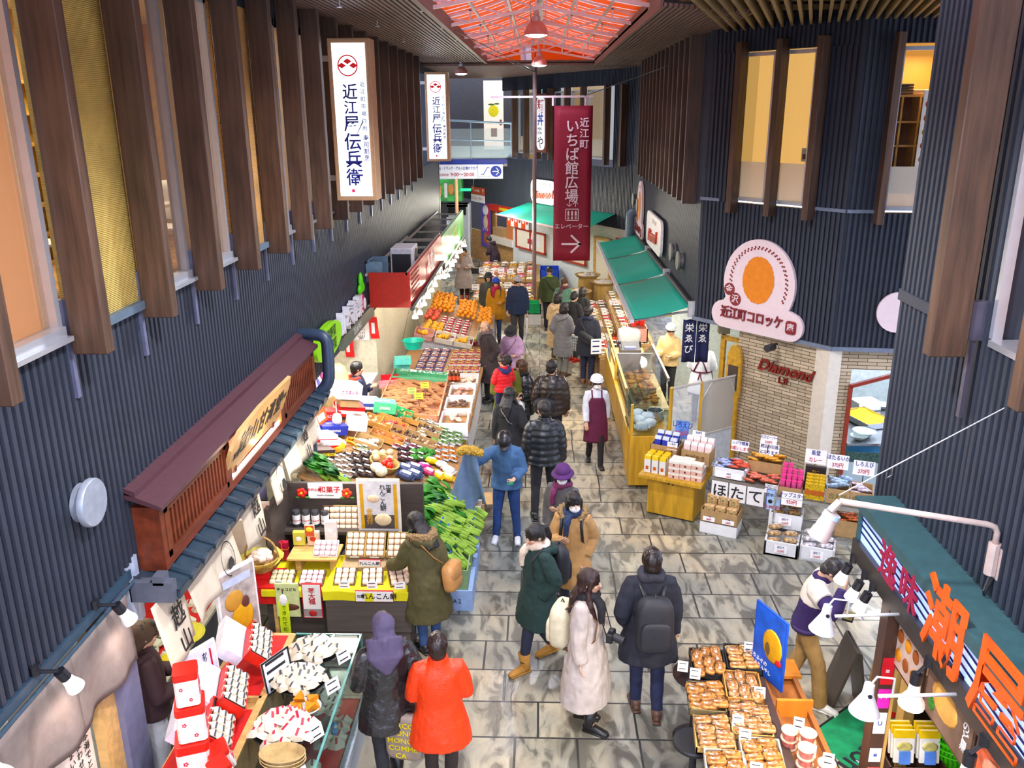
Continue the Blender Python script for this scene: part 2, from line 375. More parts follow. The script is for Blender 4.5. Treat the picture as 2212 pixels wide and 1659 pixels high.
def fab():
 m=bpy.data.materials.new('striped_awning_fabric');m.use_nodes=True;nt=m.node_tree;N=nt.nodes;L=nt.links;b=N['Principled BSDF']
 tc=N.new('ShaderNodeTexCoord');mp=N.new('ShaderNodeMapping');mp.inputs['Rotation'].default_value=(0,0,.25);L.new(tc.outputs['Object'],mp.inputs[0])
 wv=N.new('ShaderNodeTexWave');wv.bands_direction='Y';wv.inputs['Scale'].default_value=.36;wv.inputs['Distortion'].default_value=.5;wv.inputs['Detail'].default_value=1;L.new(mp.outputs[0],wv.inputs[0])
 cr=N.new('ShaderNodeValToRGB');L.new(wv.outputs['Fac'],cr.inputs[0]);cr.color_ramp.interpolation='CONSTANT'
 st=[(0,(.78,.075,.003)),(.56,(.74,.72,.76)),(.68,(.45,.38,.56)),(.74,(.74,.52,.42)),(.80,(.80,.10,.005))]
 while len(cr.color_ramp.elements)<len(st):cr.color_ramp.elements.new(.5)
 for e,(p,cc) in zip(cr.color_ramp.elements,st):e.position=p;e.color=(*cc,1)
 L.new(cr.outputs[0],b.inputs['Base Color']);b.inputs['Roughness'].default_value=.7
 tr=N.new('ShaderNodeBsdfTranslucent');L.new(cr.outputs[0],tr.inputs[0]);mx=N.new('ShaderNodeMixShader');mx.inputs[0].default_value=.42
 L.new(b.outputs[0],mx.inputs[1]);L.new(tr.outputs[0],mx.inputs[2]);L.new(mx.outputs[0],N['Material Output'].inputs[0]);return m
rf=MB()
ER=[(1.55,6.86),(0,7.3)]
for s in (-1,1):
 rf.grid(lambda u,v,s=s:(s*1.55*(1-u),-4+28.2*v,6.86+.44*u-.05*math.sin(math.pi*u)),6,40)
rf.face((-1.55,24.15,6.7),(1.55,24.15,6.7),(1.55,24.15,6.86),(0,24.15,7.3),(-1.55,24.15,6.86));rfo=rf.done('roof_fabric',fab());struct(rfo)
TRS=pm((.84,.72,.78),.45,var=.1,name='pinkish_steel')
def bar(mb,a,b,w_,h_):
 a=V(a);b=V(b);t_=(b-a).normalized();u=V((0,1,0)) if abs(t_.y)<.7 else V((1,0,0));n_=t_.cross(u).normalized()
 mb.prism([a-u*w_/2-n_*h_/2,a+u*w_/2-n_*h_/2,a+u*w_/2+n_*h_/2,a-u*w_/2+n_*h_/2],b-a)
for k,y in enumerate(np.arange(9.2,23,2.25)):
 r=thing('roof_truss','pinkish steel roof truss spanning the skylight under striped fabric','roof truss',(0,y,0),0,'skylight trusses')
 m_=MB();m2=MB()
 for s in (-1,1):
  bar(m_,(s*1.5,0,6.72),(0,0,6.98),.05,.045);bar(m_,(s*1.5,0,6.83),(0,0,7.25),.04,.04)
  for q in (.3,.65,.95):
   x=s*(1.5-1.5*q);bar(m2,(x,0,6.72+.26*q),(x,0,6.83+.42*q),.04,.03)
   bar(m2,(x,0,6.72+.26*q),(s*(1.5-1.5*(q-.28)),0,6.83+.42*(q-.28)),.025,.025)
 m_.done('chord',TRS,r);m2.done('web_bar',TRS,r)
rb=MB().box(-.09,.03,-4,22.6,7.16,7.28);rb.m=0
for x in (-1.0,-.5,.5,1.0):rb.box(x-.02,x+.02,-4,22.6,6.86+.28*(1.55-abs(x))-.06,6.86+.28*(1.55-abs(x))-.02)
struct(rb.done('trim_ridge',pm((.75,.72,.76),.5)))
# ---- timber fins
FIN={}
def fin(x0,x1,y,z0,z1,label,group,th=.1,name='timber_fin'):
 key=(round(x1-x0,3),round(z1-z0,3),th)
 if key not in FIN:
  m_=MB().box(0,x1-x0,0,th,0,z1-z0);FIN[key]=m_.mesh('timber_fin',TIMBER)
 o=bpy.data.objects.new(name,FIN[key]);COL.objects.link(o);o.location=(x0,y,z0)
 q=o.modifiers.new('edges','BEVEL');q.width=.006
 return tag(o,label,'timber fin',group)
br=MB()
ORD=['first','second','third','fourth','fifth','sixth','seventh','eighth','ninth','tenth','eleventh','twelfth','thirteenth','fourteenth','fifteenth','sixteenth','seventeenth']
for k in range(17):
 y=4.05+k
 o=fin(-2.92,-2.70,y,4.07,6.72,f'brown timber fin on the side with the sushi signs, {ORD[k]} from the camera','fins along the sushi restaurant wall')
 m_=MB().box(-.09,.0,.02,.08,.1,.34).box(-.06,-.03,.03,.07,-.3,.1);m_.done('bracket',pm((.16,.17,.26),.4,.4),o)
for k in range(2):
 y=4.05+k
 o=fin(2.36,2.58,y,4.07,7.3,f'brown timber fin by the peach window above the seafood shop sign, {ORD[k]} from the camera','fins above the seafood shop')
 m_=MB().box(.22,.33,.02,.08,.1,.34).box(.25,.28,.03,.07,-.4,.1);m_.done('bracket',pm((.10,.09,.12),.4,.4),o)
for k in range(13):
 y=14.15+k*.56
 fin(2.30,2.54,y,4.07,6.66,f'brown timber fin above the green awnings, {ORD[k]} from the corner','fins above the green awnings',.09)
def fin_on(f,n_,s,z0,z1,label,group):
 m_=MB();a=f(s,.22);d_=V((n_[1],-n_[0],0))*.045;q=V((*n_,0))*.19
 m_.prism([V((0,0,z0))-d_,V((0,0,z0))+d_,V((0,0,z0))+d_-q,V((0,0,z0))-d_-q],(0,0,z1-z0))
 o=m_.done('timber_fin',TIMBER,bevel=.006);o.location=(a.x,a.y,0);return tag(o,label,'timber fin',group)
for s,nm in ((.67,'beside the chamfered corner edge'),(1.33,'between the two blind windows'),(1.95,'beside the plain cladding')):
 fin_on(onB,nb,s,4.07,6.42,f'brown timber fin over the croquette sign, {nm}','fins over the croquette sign')
fin_on(onC,nc,.38,4.07,6.42,'brown timber fin beside the window with folded aprons and menu','fins over the croquette sign')
for k,s in enumerate((.55,1.35,2.6,3.5,4.5,5.3,6.1,6.9)):
 fin_on(onD,nD,s,4.07,6.2,f'brown timber fin on the distant angled wall, {ORD[k]} from the awning corner','fins on the distant wall')
# ---- windows, left wall
def blind(c,e):return pm(tuple(q*.35 for q in c),.6,var=.05,scale=3,emit=e,ecol=c,name='glowing_backing')  # room light put in as emission on blinds and room walls
PEACH=blind((.95,.44,.20),.60);BLINDW=blind((.90,.58,.38),.50);AMBER=blind((.80,.36,.08),.45)
def win_left(n,y0,y1,kind):
 r=bpy.data.objects.new(f'window_{n}',None);COL.objects.link(r);r['kind']='structure'
 f=MB()
 for a,b_ in ((y0,y0+.05),(y1-.05,y1)):f.box(-3.02,-2.94,a,b_,4.2,6.5)
 f.box(-3.02,-2.92,y0,y1,4.2,4.26).box(-3.02,-2.94,y0,y1,6.42,6.5).box(-3.02,-2.88,y0,y1,4.17,4.2)
 f.done('window_frame',ALU,r)
 MB().box(-3.0,-2.99,y0+.05,y1-.05,4.26,6.42).done('pane',glass((1,.95,.9),.06),r)
 if kind:MB().box(-3.09,-3.06,y0,y1,4.2,6.5).done('blind',kind,r)
RIB=pm((.55,.40,.13),.75,var=.25,scale=3,wave=('Z',26.,.4),bump=.8,name='ribbed_ochre_board')
BRN=pm((.40,.22,.085),.7,var=.2,scale=3,wave=('Z',26.,.4),bump=.5,name='ribbed_brown_board')
win_left(1,3.15,5.02,PEACH);win_left(2,6.2,7.02,None);win_left(3,7.18,8.02,BLINDW);win_left(4,9.2,10.02,AMBER);win_left(5,10.2,11.02,BLINDW)
for k in range(11,20):win_left(k-5,k+.18,k+1.02,BLINDW if k%2 else AMBER)
m_=MB().box(-3.0,-2.95,5.15,6.1,4.2,6.5);struct(m_.done('wall_panel_ochre',RIB));m_=MB().box(-3.0,-2.95,8.12,9.14,4.2,6.5);struct(m_.done('wall_panel_brown',BRN))
m_=MB().box(-3.0,-2.9,5.12,6.12,4.14,4.2).box(-3.0,-2.9,8.12,9.14,4.14,4.2);struct(m_.done('trim_left',pm((.10,.14,.18),.4)))
m_=MB();m_.box(-5.6,-5.5,5.2,11.2,4.0,6.7);m_.box(-5.6,-3.1,11.1,11.2,4,6.7).box(-5.6,-3.1,5.1,5.2,4,6.7)
struct(m_.done('wall_restaurant',pm((.62,.42,.20),.6)))
struct(MB().box(-5.6,-3.1,5.1,11.2,3.95,4.0).done('floor_restaurant',wood((.45,.28,.14))))
cl=MB().box(-5.6,-3.1,5.1,11.2,6.55,6.6)
for i in range(8):cl.box(-5.2,-3.3,7.2+i*.07,7.23+i*.07,6.5,6.55)
struct(cl.done('ceiling_restaurant',WHT))
lamp('AREA',(-4.4,8.3,6.4),60,(1,.85,.62),.6,(-4.4,8.3,0),sx=2)
# ---- windows, right near wall
r=bpy.data.objects.new('window_20',None);COL.objects.link(r);r['kind']='structure'
MB().box(2.66,3.2,4.12,4.98,4.16,4.2).box(2.68,2.74,4.98,5.02,4.2,7.3).done('window_frame',ALU,r)
MB().box(2.9,2.94,4.55,5.0,4.2,7.3).done('blind',blind((.95,.42,.20),.40),r);MB().box(2.86,2.87,3.0,5.0,4.2,7.3).done('pane',glass((1,.95,.9),.05),r)
struct(MB().box(4.2,4.3,2.5,5.6,4,7.3).done('wall_upstairs_right',blind((.75,.38,.07),.5)))
def win_on(n,f,n_,s0,s1,z0,z1,back,frost=4.8):
 r=bpy.data.objects.new(f'window_{n}',None);COL.objects.link(r);r['kind']='structure'
 d_=V((f(1)-f(0)).xy).normalized();o=f(s0,0,z0);X=frame_at(o,(d_.x,d_.y,0),(0,0,1));W_=s1-s0;H_=z1-z0
 flip=-1 if X.col[2].xyz.dot(V((*n_,0)))<0 else 1
 def q(x0,x1,y0,y1,a,b_):m=MB(X);m.box(x0,x1,y0,y1,min(a*flip,b_*flip),max(a*flip,b_*flip));return m
 m=q(0,.04,0,H_,-.03,.05)
 for a in ((W_-.04,W_,0,H_),(0,W_,0,.05),(0,W_,H_-.05,H_)):m.box(*a,*sorted((-.03*flip,.05*flip)))
 m.done('window_frame',ALU,r)
 q(.04,W_-.04,.05,H_-.05,0,.006).done('pane',glass((1,.97,.9),.05),r)
 q(.04,W_-.04,.05,frost-z0,-.012,-.004).done('frosted_band',glass((1,.95,.85),.55,.6,'frosted_glass'),r)
 if back:q(-.85,W_+.5,-.05,H_+.3,-.75,-.7).done('room_wall',back,r)
 return X,flip
win_on(21,onB,nb,.54,1.18,4.24,6.28,blind((.85,.50,.14),.50));win_on(22,onB,nb,1.22,1.82,4.24,6.28,blind((.95,.60,.20),.60))
XC,FC=win_on(23,onC,nc,.44,1.2,4.24,6.26,blind((.90,.42,.08),.5))
for k,(s0,s1,mm) in enumerate(((1.42,2.5,(.9,.75,.55)),(2.7,3.4,(.45,.6,.85)),(3.6,4.4,(.85,.55,.25)),(5.4,6.0,(.75,.8,.9)),(6.2,6.8,(.4,.6,.85)))):
 win_on(24+k,onD,nD,s0,s1,4.2,6.1,blind(mm,.35),4.75)
# ================================================================== signs, fascias, awnings
def FX(x,y,z):return frame_at((x,y,z),(0,1,0),(0,0,1))
def FXR(x,y,z):return frame_at((x,y,z),(0,-1,0),(0,0,1))
def FY(x,y,z):return frame_at((x,y,z),(1,0,0),(0,0,1))
def FB(s,off,z):p=onB(s,off,z);return frame_at(p,(dB.x,dB.y,0),(0,0,1))
def FC_(s,off,z):p=onC(s,off,z);return frame_at(p,(dC.x,dC.y,0),(0,0,1))
def FD(s,off,z):p=onD(s,off,z);return frame_at(p,(-dD.x,-dD.y,0),(0,0,1))
TAN=pm((.42,.26,.15),.5,var=.1,name='tan_wood_frame')
# ---- two tall light boxes
def lightbox(y,label,ang=0.):
 r=thing('lightbox_sign',label,'sign',M=FY(-2.44,y,4.39));H=2.02;w_=.27
 MB().box(-w_,w_,0,H,-.34,0).done('case',TAN,r,bevel=.01)
 MB().box(-w_+.055,w_-.06,.06,H-.06,.0,.012).done('light_panel',pm((.93,.94,1.0),.4,var=.01,emit=.95,ecol=(.93,.95,1),name='lit_white'),r)
 e=MB();n=24;cx,cy=-.02,H-.33
 for i in range(n):
  a,b=2*math.pi*i/n,2*math.pi*(i+1)/n
  e.add([(cx+q*math.cos(t_),cy+q*math.sin(t_),.015) for q,t_ in ((.13,a),(.115,a),(.115,b),(.13,b))],[(0,1,2,3)])
 for x,y_ in ((0,.05),(-.075,.0),(.075,.0)):
  e.face((cx+x-.055,cy+y_,.015),(cx+x,cy+y_-.035,.015),(cx+x+.055,cy+y_,.015),(cx+x,cy+y_+.035,.015))
 e.done('emblem',lit((.62,.01,.02),.25),r)
 MB().box(-.06,-.02,.11,.15,.012,.016).done('seal_mark',lit((.6,.05,.12),.25),r)
 ink=lit((.01,.015,.17),.12)
 for ch,yy,s in (('近',1.36,.20),('江',1.17,.18),('屋',.97,.21),('伝',.74,.23),('兵',.52,.23),('衛',.29,.23)):
  txt(ch,s,ink,r,(-.01,yy,.015),bold=.03)
 for i,ch in enumerate('近江町市場御用'):txt(ch,.065,lit((.12,.2,.35),.15),r,(.155,1.46-i*.09,.015),bold=.02)
 for i,ch in enumerate('寿司割烹'):txt(ch,.075,ink,r,(.165,.80-i*.085,.015),bold=.015)
 MB().box(-.53,-.27,.25,.32,-.2,-.14).box(-.53,-.27,1.75,1.82,-.2,-.14).done('bracket',ALU,r)
 return r
lightbox(11.5,'large white lightbox sign with red diamond crest and blue calligraphy, nearer one');lightbox(21.0,'smaller looking white lightbox sign with red diamond crest, beside the balcony end')
# ---- maroon banner on its pole
MAR=pm((.24,.006,.035),.65,bump=.05,name='maroon_cloth');PINKW=pm((.80,.62,.72),.6,var=.03,name='pale_pink_print')
r=thing('banner_pole','thin brown steel pole with a crossarm carrying the maroon banner','pole',(-.16,23.5,0))
PIPE=pm((.26,.17,.17),.4,.3,name='brown_steel');MB().tube([(0,0,0),(0,0,6.6)],.055,10).done('shaft',PIPE,r,smooth=40)
MB().box(-1.15,1.53,-.03,.03,5.86,5.91).box(.45,.5,-.02,.02,5.66,5.86).box(1.3,1.35,-.02,.02,5.66,5.86).done('crossarm',PINKW,r)
MB().tube([(-.02,0,6.5),(-1.9,-6,7.0)],.008,5).tube([(.02,0,6.5),(-1.2,-9.5,6.72)],.008,5).tube([(1.3,0,5.9),(2.8,-8.3,6.4)],.01,5).tube([(0,0,6.5),(-.0,-14,7.15)],.008,5).tube([(0,0,6.5),(.02,0,7.1)],.008,5).done('guy_wire',DARK,r)
MB().tube([(0,0,0),(0,0,.3)],.08,10).done('base',pm((.5,.5,.5),.5),r)
r=thing('hanging_banner','tall maroon banner with white lettering and elevator arrow in mid passage','banner',M=FY(.86,23.44,1.6))
MB().grid(lambda u,v:(-.505+1.01*u,4.06*v,.012*math.sin(5*v+2*u)),6,16).done('cloth',MAR,r,True,solid=.006)
for i,ch in enumerate('近江町'):txt(ch,.25,PINKW,r,(.29,3.62-i*.27,.03),bold=.02)
for i,ch in enumerate('いちば館広場'):txt(ch,.37,PINKW,r,(-.02,3.53-i*.36,.03),bold=.03)
txt('エレベーター',.155,PINKW,r,(-.01,.93,.03),bold=.012)
m_=MB()
def stroke(mb,pts,w_,z=.03):
 for a,b in zip(pts,pts[1:]):
  a=V((*a,0));b=V((*b,0));d_=(b-a).normalized();n_=V((-d_.y,d_.x,0))*w_/2;e_=d_*w_/2
  mb.face(*[V((p.x,p.y,z)) for p in (a-e_-n_,b+e_-n_,b+e_+n_,a-e_+n_)])
stroke(m_,[(-.25,.46),(.22,.46)],.055);stroke(m_,[(0,.68),(.23,.46),(0,.24)],.055)
stroke(m_,[(-.17,1.1),(-.17,1.4),(.17,1.4),(.17,1.1),(-.17,1.1)],.022)
for x in (-.1,0,.1):
 m_.lathe([(.001,0),(.022,.001),(.001,.002)],8,(x,1.335,.03));stroke(m_,[(x,1.3),(x,1.22)],.05);stroke(m_,[(x-.012,1.22),(x-.012,1.14)],.018);stroke(m_,[(x+.012,1.22),(x+.012,1.14)],.018)
for x,s in ((-.08,-1),(.09,1)):
 stroke(m_,[(x,1.47),(x,1.6)],.018);e_=1.47 if s<0 else 1.6;stroke(m_,[(x-.06,e_-s*.06),(x,e_),(x+.06,e_-s*.06)],.018)
m_.done('pictogram',PINKW,r)
# ---- pendant lamps
for k,(x,y,z,lab) in enumerate(((-.08,15,6.70,'nearer pinkish bell shaped pendant lamp under the skylight ridge'),(-.04,22.4,6.6,'further pinkish bell shaped pendant lamp under the skylight ridge'),(-1.98,22.5,6.42,'small bell shaped pendant lamp at the end of the slatted ceiling'))):
 s=1 if k<2 else .82
 r=thing('pendant_lamp',lab,'lamp',(x,y,z));r.scale=(s,s,s)
 MB().lathe([(.20,0),(.195,.04),(.17,.11),(.12,.18),(.09,.20),(.085,.21)],24).done('lamp_shade',pm((.55,.30,.28),.35,.3,name='dusky_pink_shade'),r,40)
 MB().lathe([(.03,-.035),(.12,-.025),(.18,0),(.19,.012)],24).done('diffuser',lit((.80,.86,1.0),14),r)
 MB().lathe([(.07,.21),(.07,.28),(.045,.30),(.045,.36),(.02,.38),(.012,.39),(.012,max(.42,(7.05-z)))],12).done('stem',pm((.5,.5,.55),.35,.5),r,40)
# ---- sprinklers on soffits
for k,(u,v) in enumerate(((733,12),(815,55),(872,88),(915,110))):
 p=gz(u,v,6.62);o=MB().lathe([(.012,.08),(.012,.02),(.035,.01),(.035,0)],8).done('sprinkler',ALU);o.location=(p.x,p.y,6.6)
 tag(o,'tiny metal sprinkler head under the slatted ceiling beside the sushi signs','sprinkler','sprinklers under the slatted ceiling')
# ---- balcony
r=thing('balcony_railing','glass balcony railing with blue grey handrail at the passage end','railing',(0,30.45,3.86))
MB().grid(lambda u,v:(-3.4+2.4*u,.0,.12+1.0*v),1,1).done('glass_panel',glass((.75,.9,.95),.25),r)
MB().grid(lambda u,v:(-3.4+2.4*u,.02,.12+.42*v),1,1).done('frosted_strip',glass((.7,.75,.75),.6,.5,'frosted_glass'),r)
RL=pm((.30,.42,.50),.35,.5);MB().tube([(-3.4,0,1.4),(-1.0,0,1.28)],.035,8).tube([(-3.4,0,.75),(-1,0,.70)],.02,8).box(-2.42,-2.38,-.02,.02,0,1.36).box(-1.04,-.99,-.02,.02,-.1,1.3).done('rail',RL,r)
MB().box(-3.5,-.95,-.06,.02,-.05,.1).done('edge_strip',pm((.015,.03,.22),.4),r)
r=thing('citrus_poster','pale panel with yellow citrus painting behind the balcony glass','poster',M=FY(-1.72,32.6,4.2))
MB().box(-.36,.36,0,2.4,-.03,0).done('board',lit((.95,.78,.60),.35),r);
MB().ball((0,1.35,0),(.19,.21,.012),16,8).done('citrus',pm((.75,.62,.02),.6,emit=.2),r,True)
MB().ball((-.08,1.58,.005),(.13,.035,.01),8,6).ball((.12,1.60,.005),(.1,.03,.01),8,6).done('leaf',pm((.06,.16,.03),.6),r)
MB().box(-.1,.12,.45,.75,0,.006).box(.22,.3,.85,1.05,0,.006).done('caption',pm((.3,.1,.06),.6),r)
o=MB().box(-.45,-.30,32.5,32.7,3.86,6.6).done('timber_divider',wood((.45,.30,.08)));tag(o,'mustard timber strip beside the citrus panel on the balcony','panel')
# ---- hanging escalator sign
BLUE=pm((.02,.05,.35),.5,name='blue_print');SIGNW=pm((.80,.82,.90),.5,var=.02,emit=.25,name='backlit_white')
r=thing('escalator_sign','long white hanging sign with opening hours and blue escalator arrow','sign',M=FY(-2.16,27,3.55))
MB().box(-1.05,1.0,0,.43,-.06,0).done('board',SIGNW,r);MB().box(-1.1,1.05,.43,.47,-.07,.01).box(.22,.23,0,.43,0,.004).done('frame',BLUE,r)
txt('食品・ドラッグ・グルメ広場のフロア',.105,BLUE,r,(-.42,.31,.004),bold=.012,sx=.72);txt('営業時間',.09,REDI,r,(-.82,.11,.004),sx=.8);txt('9:00〜20:00',.15,REDI,r,(-.25,.12,.004),bold=.02)
m_=MB().lathe([(.17,0),(.17,.006)],24,(.79,.22,0));stroke(m_,[(.34,.13),(.40,.13),(.52,.33),(.58,.33)],.02,.006);m_.done('blue_disc',BLUE,r)
m_=MB();stroke(m_,[(.69,.22),(.88,.22)],.025,.012);stroke(m_,[(.80,.32),(.89,.22),(.80,.12)],.025,.012);m_.done('arrow',WHT,r);txt('エスカレーター',.06,BLUE,r,(.46,.06,.006))
MB().tube([(-.35,-.0,-.02),(-.30,-.3,-.0),(-.25,-.32,0)],.006,4).tube([(.1,0,-.02),(.06,-.3,0),(0,-.32,0)],.006,4).done('cord',ALU,r)
o=MB().box(-.16,.16,-.06,0,-.04,.04).done('exit_light',lit((.02,.62,.28),.8));o.location=(-2.32,27,3.22);tag(o,'small green emergency light hanging below the escalator sign','exit light')
r=thing('arrow_sign','small red and white arrow sign on the distant cladding','sign',M=FD(10.05,.05,2.3))
MB().box(-.6,.6,.28,.55,0,.02).done('red_half',pm((.55,.09,.05),.5),r);MB().box(-.6,.6,0,.27,0,.02).done('white_half',PAPER,r)
txt('ラッピング専門店',.10,PAPER,r,(-.1,.41,.024),sx=.7);txt('エスカレーター',.15,REDI,r,(-.1,.13,.024));m_=MB();stroke(m_,[(.48,.32),(.48,.5)],.03,.024);stroke(m_,[(.41,.44),(.48,.51),(.55,.44)],.03,.024);m_.done('arrow',PAPER,r)
# ---- noodle sign on far fins
r=thing('noodle_sign','oval white noodle restaurant sign half hidden by the maroon banner','sign',M=FD(4.75,.32,4.3))
def rrect(w_,h_,q,n=6,cx=0,cy=0):
 P=[]
 for sx_,sy_,a0 in ((1,1,0),(-1,1,90),(-1,-1,180),(1,-1,270)):
  for i in range(n+1):
   a=math.radians(a0+90*i/n);P.append((cx+sx_*(w_/2-q)+q*math.cos(a),cy+sy_*(h_/2-q)+q*math.sin(a)))
 return P
MB().prism([(x,y,-.1) for x,y in rrect(.62,1.75,.02,cy=.87)],(0,0,.1)).done('frame',pm((.10,.03,.02),.5),r)
MB().prism([(x,y,0) for x,y in rrect(.5,1.6,.2,cy=.87)],(0,0,.02)).done('board',lit((.80,.80,.85),.35),r)
txt('麺',.42,REDI,r,(0,1.35,.024),bold=.02);txt('丼',.40,BLUE,r,(0,.96,.024),bold=.02);txt('MEN\nDON',.12,BLK,r,(-.05,.64,.024));txt('や',.42,BLK,r,(0,.27,.024))
# ---- Diamond signs
def diamond(M_,label,w_=1.6,h_=.75):
 r=thing('bakery_sign',label,'sign',M=M_)
 MB().prism([(x,y,0) for x,y in rrect(w_,h_,.22,cy=h_/2)],(0,0,.05)).done('board',pm((.85,.83,.83),.45,emit=.05),r)
 txt('Diamond',h_*.5,pm((.50,.06,.02),.4),r,(.0,h_*.38,.07),bold=.03,depth=.02,rot=.06,sx=.95,shear=.35);txt('ダイヤモンド',h_*.17,pm((.2,.08,.05),.4),r,(.12,h_*.80,.055))
diamond(FD(5.0,.06,2.68),'white rounded sign with red script partly behind the maroon banner');diamond(FXR(2.46,18.4,2.68),'white rounded sign with red script on the cladding beside the awnings',2.4,.72)
# ---- croquette signs
PK=pm((.78,.64,.66),.4,var=.03,name='pale_pink_board');ORG=pm((.72,.24,.03),.6,var=.08,name='croquette_orange');MRN=pm((.20,.012,.018),.45,name='maroon_paint')
def croquette(M_,label,sx_=1.):
 r=thing('croquette_sign',label,'sign',M=M_)
 P=[(.62*math.cos(math.radians(a)),.60+.66*math.sin(math.radians(a))) for a in range(-28,209,8)]
 P=[(x,y) for x,y in P];P+=[(-.60,.28)]+[(-.60+.21*math.cos(math.radians(a)),.06+.21*math.sin(math.radians(a))) for a in range(100,271,17)]
 P+=[(.60+.21*math.cos(math.radians(a)),.06+.21*math.sin(math.radians(a))) for a in range(-90,81,17)]+[(.60,.28)]
 MB().prism([(x*sx_,y,0) for x,y in P],(0,0,.05)).done('board',PK,r)
 Q=[];random.seed(3)
 for i in range(96):
  a=2*math.pi*i/96;q=1+random.uniform(-.025,.025);Q.append((sx_*(.0+.275*q*math.cos(a)),.66+.35*q*math.sin(a),.055))
 MB().face(*Q).done('croquette_oval',ORG,r)
 m_=MB()
 for i in range(33):
  a=math.radians(-25+236*i/32)
  for q,o_ in ((.50,0),(.475,.035)):
   b=a+o_;c_=(sx_*q*math.cos(b),.62+q*1.06*math.sin(b));u=.0135
   m_.add([(c_[0]+sx_*(dx*math.cos(b)-dy*math.sin(b))*u,c_[1]+(dx*math.sin(b)+dy*math.cos(b))*u,.054) for dx,dy in ((-1,-1),(1,-1),(1,1),(-1,1))],[(0,1,2,3)])
 m_.done('checker_band',MRN,r)
 MB().lathe([(.095,0),(.095,.008)],20,(-.50*sx_,.46,.052)).lathe([(.10,0),(.10,.008)],20,(-.38*sx_,.32,.052)).done('badge',MRN,r)
 txt('金',.13,PK,r,(-.50*sx_,.46,.064),bold=.02);txt('沢',.13,PK,r,(-.38*sx_,.32,.064),bold=.02)
 txt('近江町コロッケ',.195,MRN,r,(-.07*sx_,.09,.06),bold=.035,depth=.018,sx=.82*sx_,rot=0)
 m_=MB().prism([(x*sx_,y,.05) for x,y in rrect(.17,.19,.04,cx=.62,cy=.06)],(0,0,.02));m_.done('seal',MRN,r);txt('庵',.12,PK,r,(.62*sx_,.06,.074),bold=.02)
 return r
croquette(FB(1.21,.03,2.46),'white croquette shop sign with orange oval on the chamfered corner');croquette(FXR(2.50,21.5,2.62),'narrow looking white croquette shop sign beside the red script sign',.9)
m_=MB(FC_(.80,.04,2.88)).lathe([(.28,0),(.28,.04)],28);o=m_.done('round_sign',PK);tag(o,'plain pink round sign half hidden by the near cladding corner','sign')
r=thing('spotlight','black spotlight under the croquette sign','spotlight',M=FB(1.58,.1,2.22));MB().tube([(0,-.03,0),(0,-.03,.16)],.055,12).done('housing',DARK,r,40);MB().tube([(0,0,-.08),(0,0,.04)],.02,8).done('bracket',DARK,r)
r=thing('wall_lettering','dark red script lettering on the tiled corner wall','sign',M=FB(1.72,-.03,1.84));RL2=pm((.20,.015,.01),.35)
txt('Diamond',.25,RL2,r,(0,0,.02),bold=.03,depth=.02,shear=.35);txt('L.II',.13,RL2,r,(0,-.17,.02),bold=.03,depth=.02)
# ---- round vents
for x,y,z,fx,lab in ((2.52,15.98,3.0,FXR,'round grey vent cap beside the awnings, deeper of the pair'),(2.52,15.12,2.98,FXR,'round grey vent cap beside the awnings, nearer the corner'),(2.52,22.9,3.3,FXR,'small dark round vent by the pipe bend, one of two'),(2.52,21.9,3.25,FXR,'small dark round vent nearest the narrow croquette sign'),(-2.97,4.93,3.11,FX,'round blue grey vent cover on the cladding above the grey curtain')):
 r=thing('round_vent',lab,'vent',M=fx(x,y,z));s=.17 if x>0 else .16
 MB().lathe([(s*.8,0),(s*.8,.05),(s,.06),(s,.09),(s*.95,.1)],24).done('cap',pm((.34,.38,.44) if x<0 else (.20,.20,.19),.45,.3),r,40);MB().lathe([(s*.5,0),(s*.5,.05)],16).done('duct',DARK,r)
# ---- red and green fascia boxes on the greengrocers' side
def fascia(y0,y1,x,z0,z1,m_,name,lab):
 r=thing(name,lab,'fascia sign',(0,0,0))
 MB().box(x-.04,x,y0,y1,z0,z1).done('front_panel',m_,r)
 if name=='red_fascia':MB().box(-2.9,x-.04,y0,y0+.04,z0,z1).done('end_panel',pm((.42,.03,.02),.45),r)
 f=MB()
 for k in range(5):
  y=y0+.4+(y1-y0-.6)*k/4;f.box(-2.96,x-.04,y,y+.04,z1-.12,z1-.08)
 f.box(-2.96,-2.92,y0,y1,z1-.06,z1-.02).box(x-.07,x-.04,y0,y1,z1-.04,z1).box(-2.96,x-.04,y0+.05,y1,z0,z0+.03)
 f.done('frame',pm((.50,.48,.45),.5,.3),r);return r
RED=pm((.50,.035,.022),.35,var=.15,name='red_enamel');GRN=pm((.10,.36,.10),.3,var=.2,emit=.08,name='green_panel')
r=fascia(14.2,18.9,-2.2,2.33,2.93,RED,'red_fascia','red boxed shop fascia with white lettering over the fruit stall');Mr=FX(-2.195,16.8,2.63)
txt('みなみ',.50,pm((.85,.80,.78),.5,emit=.1),r,(.35,0,.006),Mr,bold=.02);m_=MB(FX(-2.197,14.35,2.38))
for i in range(9):
 for j in range(6):m_.box(.05+i*.11,.11+i*.11,.06+j*.08,.09+j*.08,0,.003)
m_.done('lattice_print',pm((.20,.012,.012),.5),r)
r=fascia(18.95,24.6,-2.2,2.15,2.86,GRN,'green_fascia','green translucent shop fascia beyond the red one');txt('青果',.4,pm((.5,.6,.05),.5),r,(.6,0,.004),FX(-2.195,21.5,2.5))
r=thing('air_conditioner_unit','white outdoor air conditioner unit lying above the red fascia','air conditioner',(-2.5,15.6,2.66))
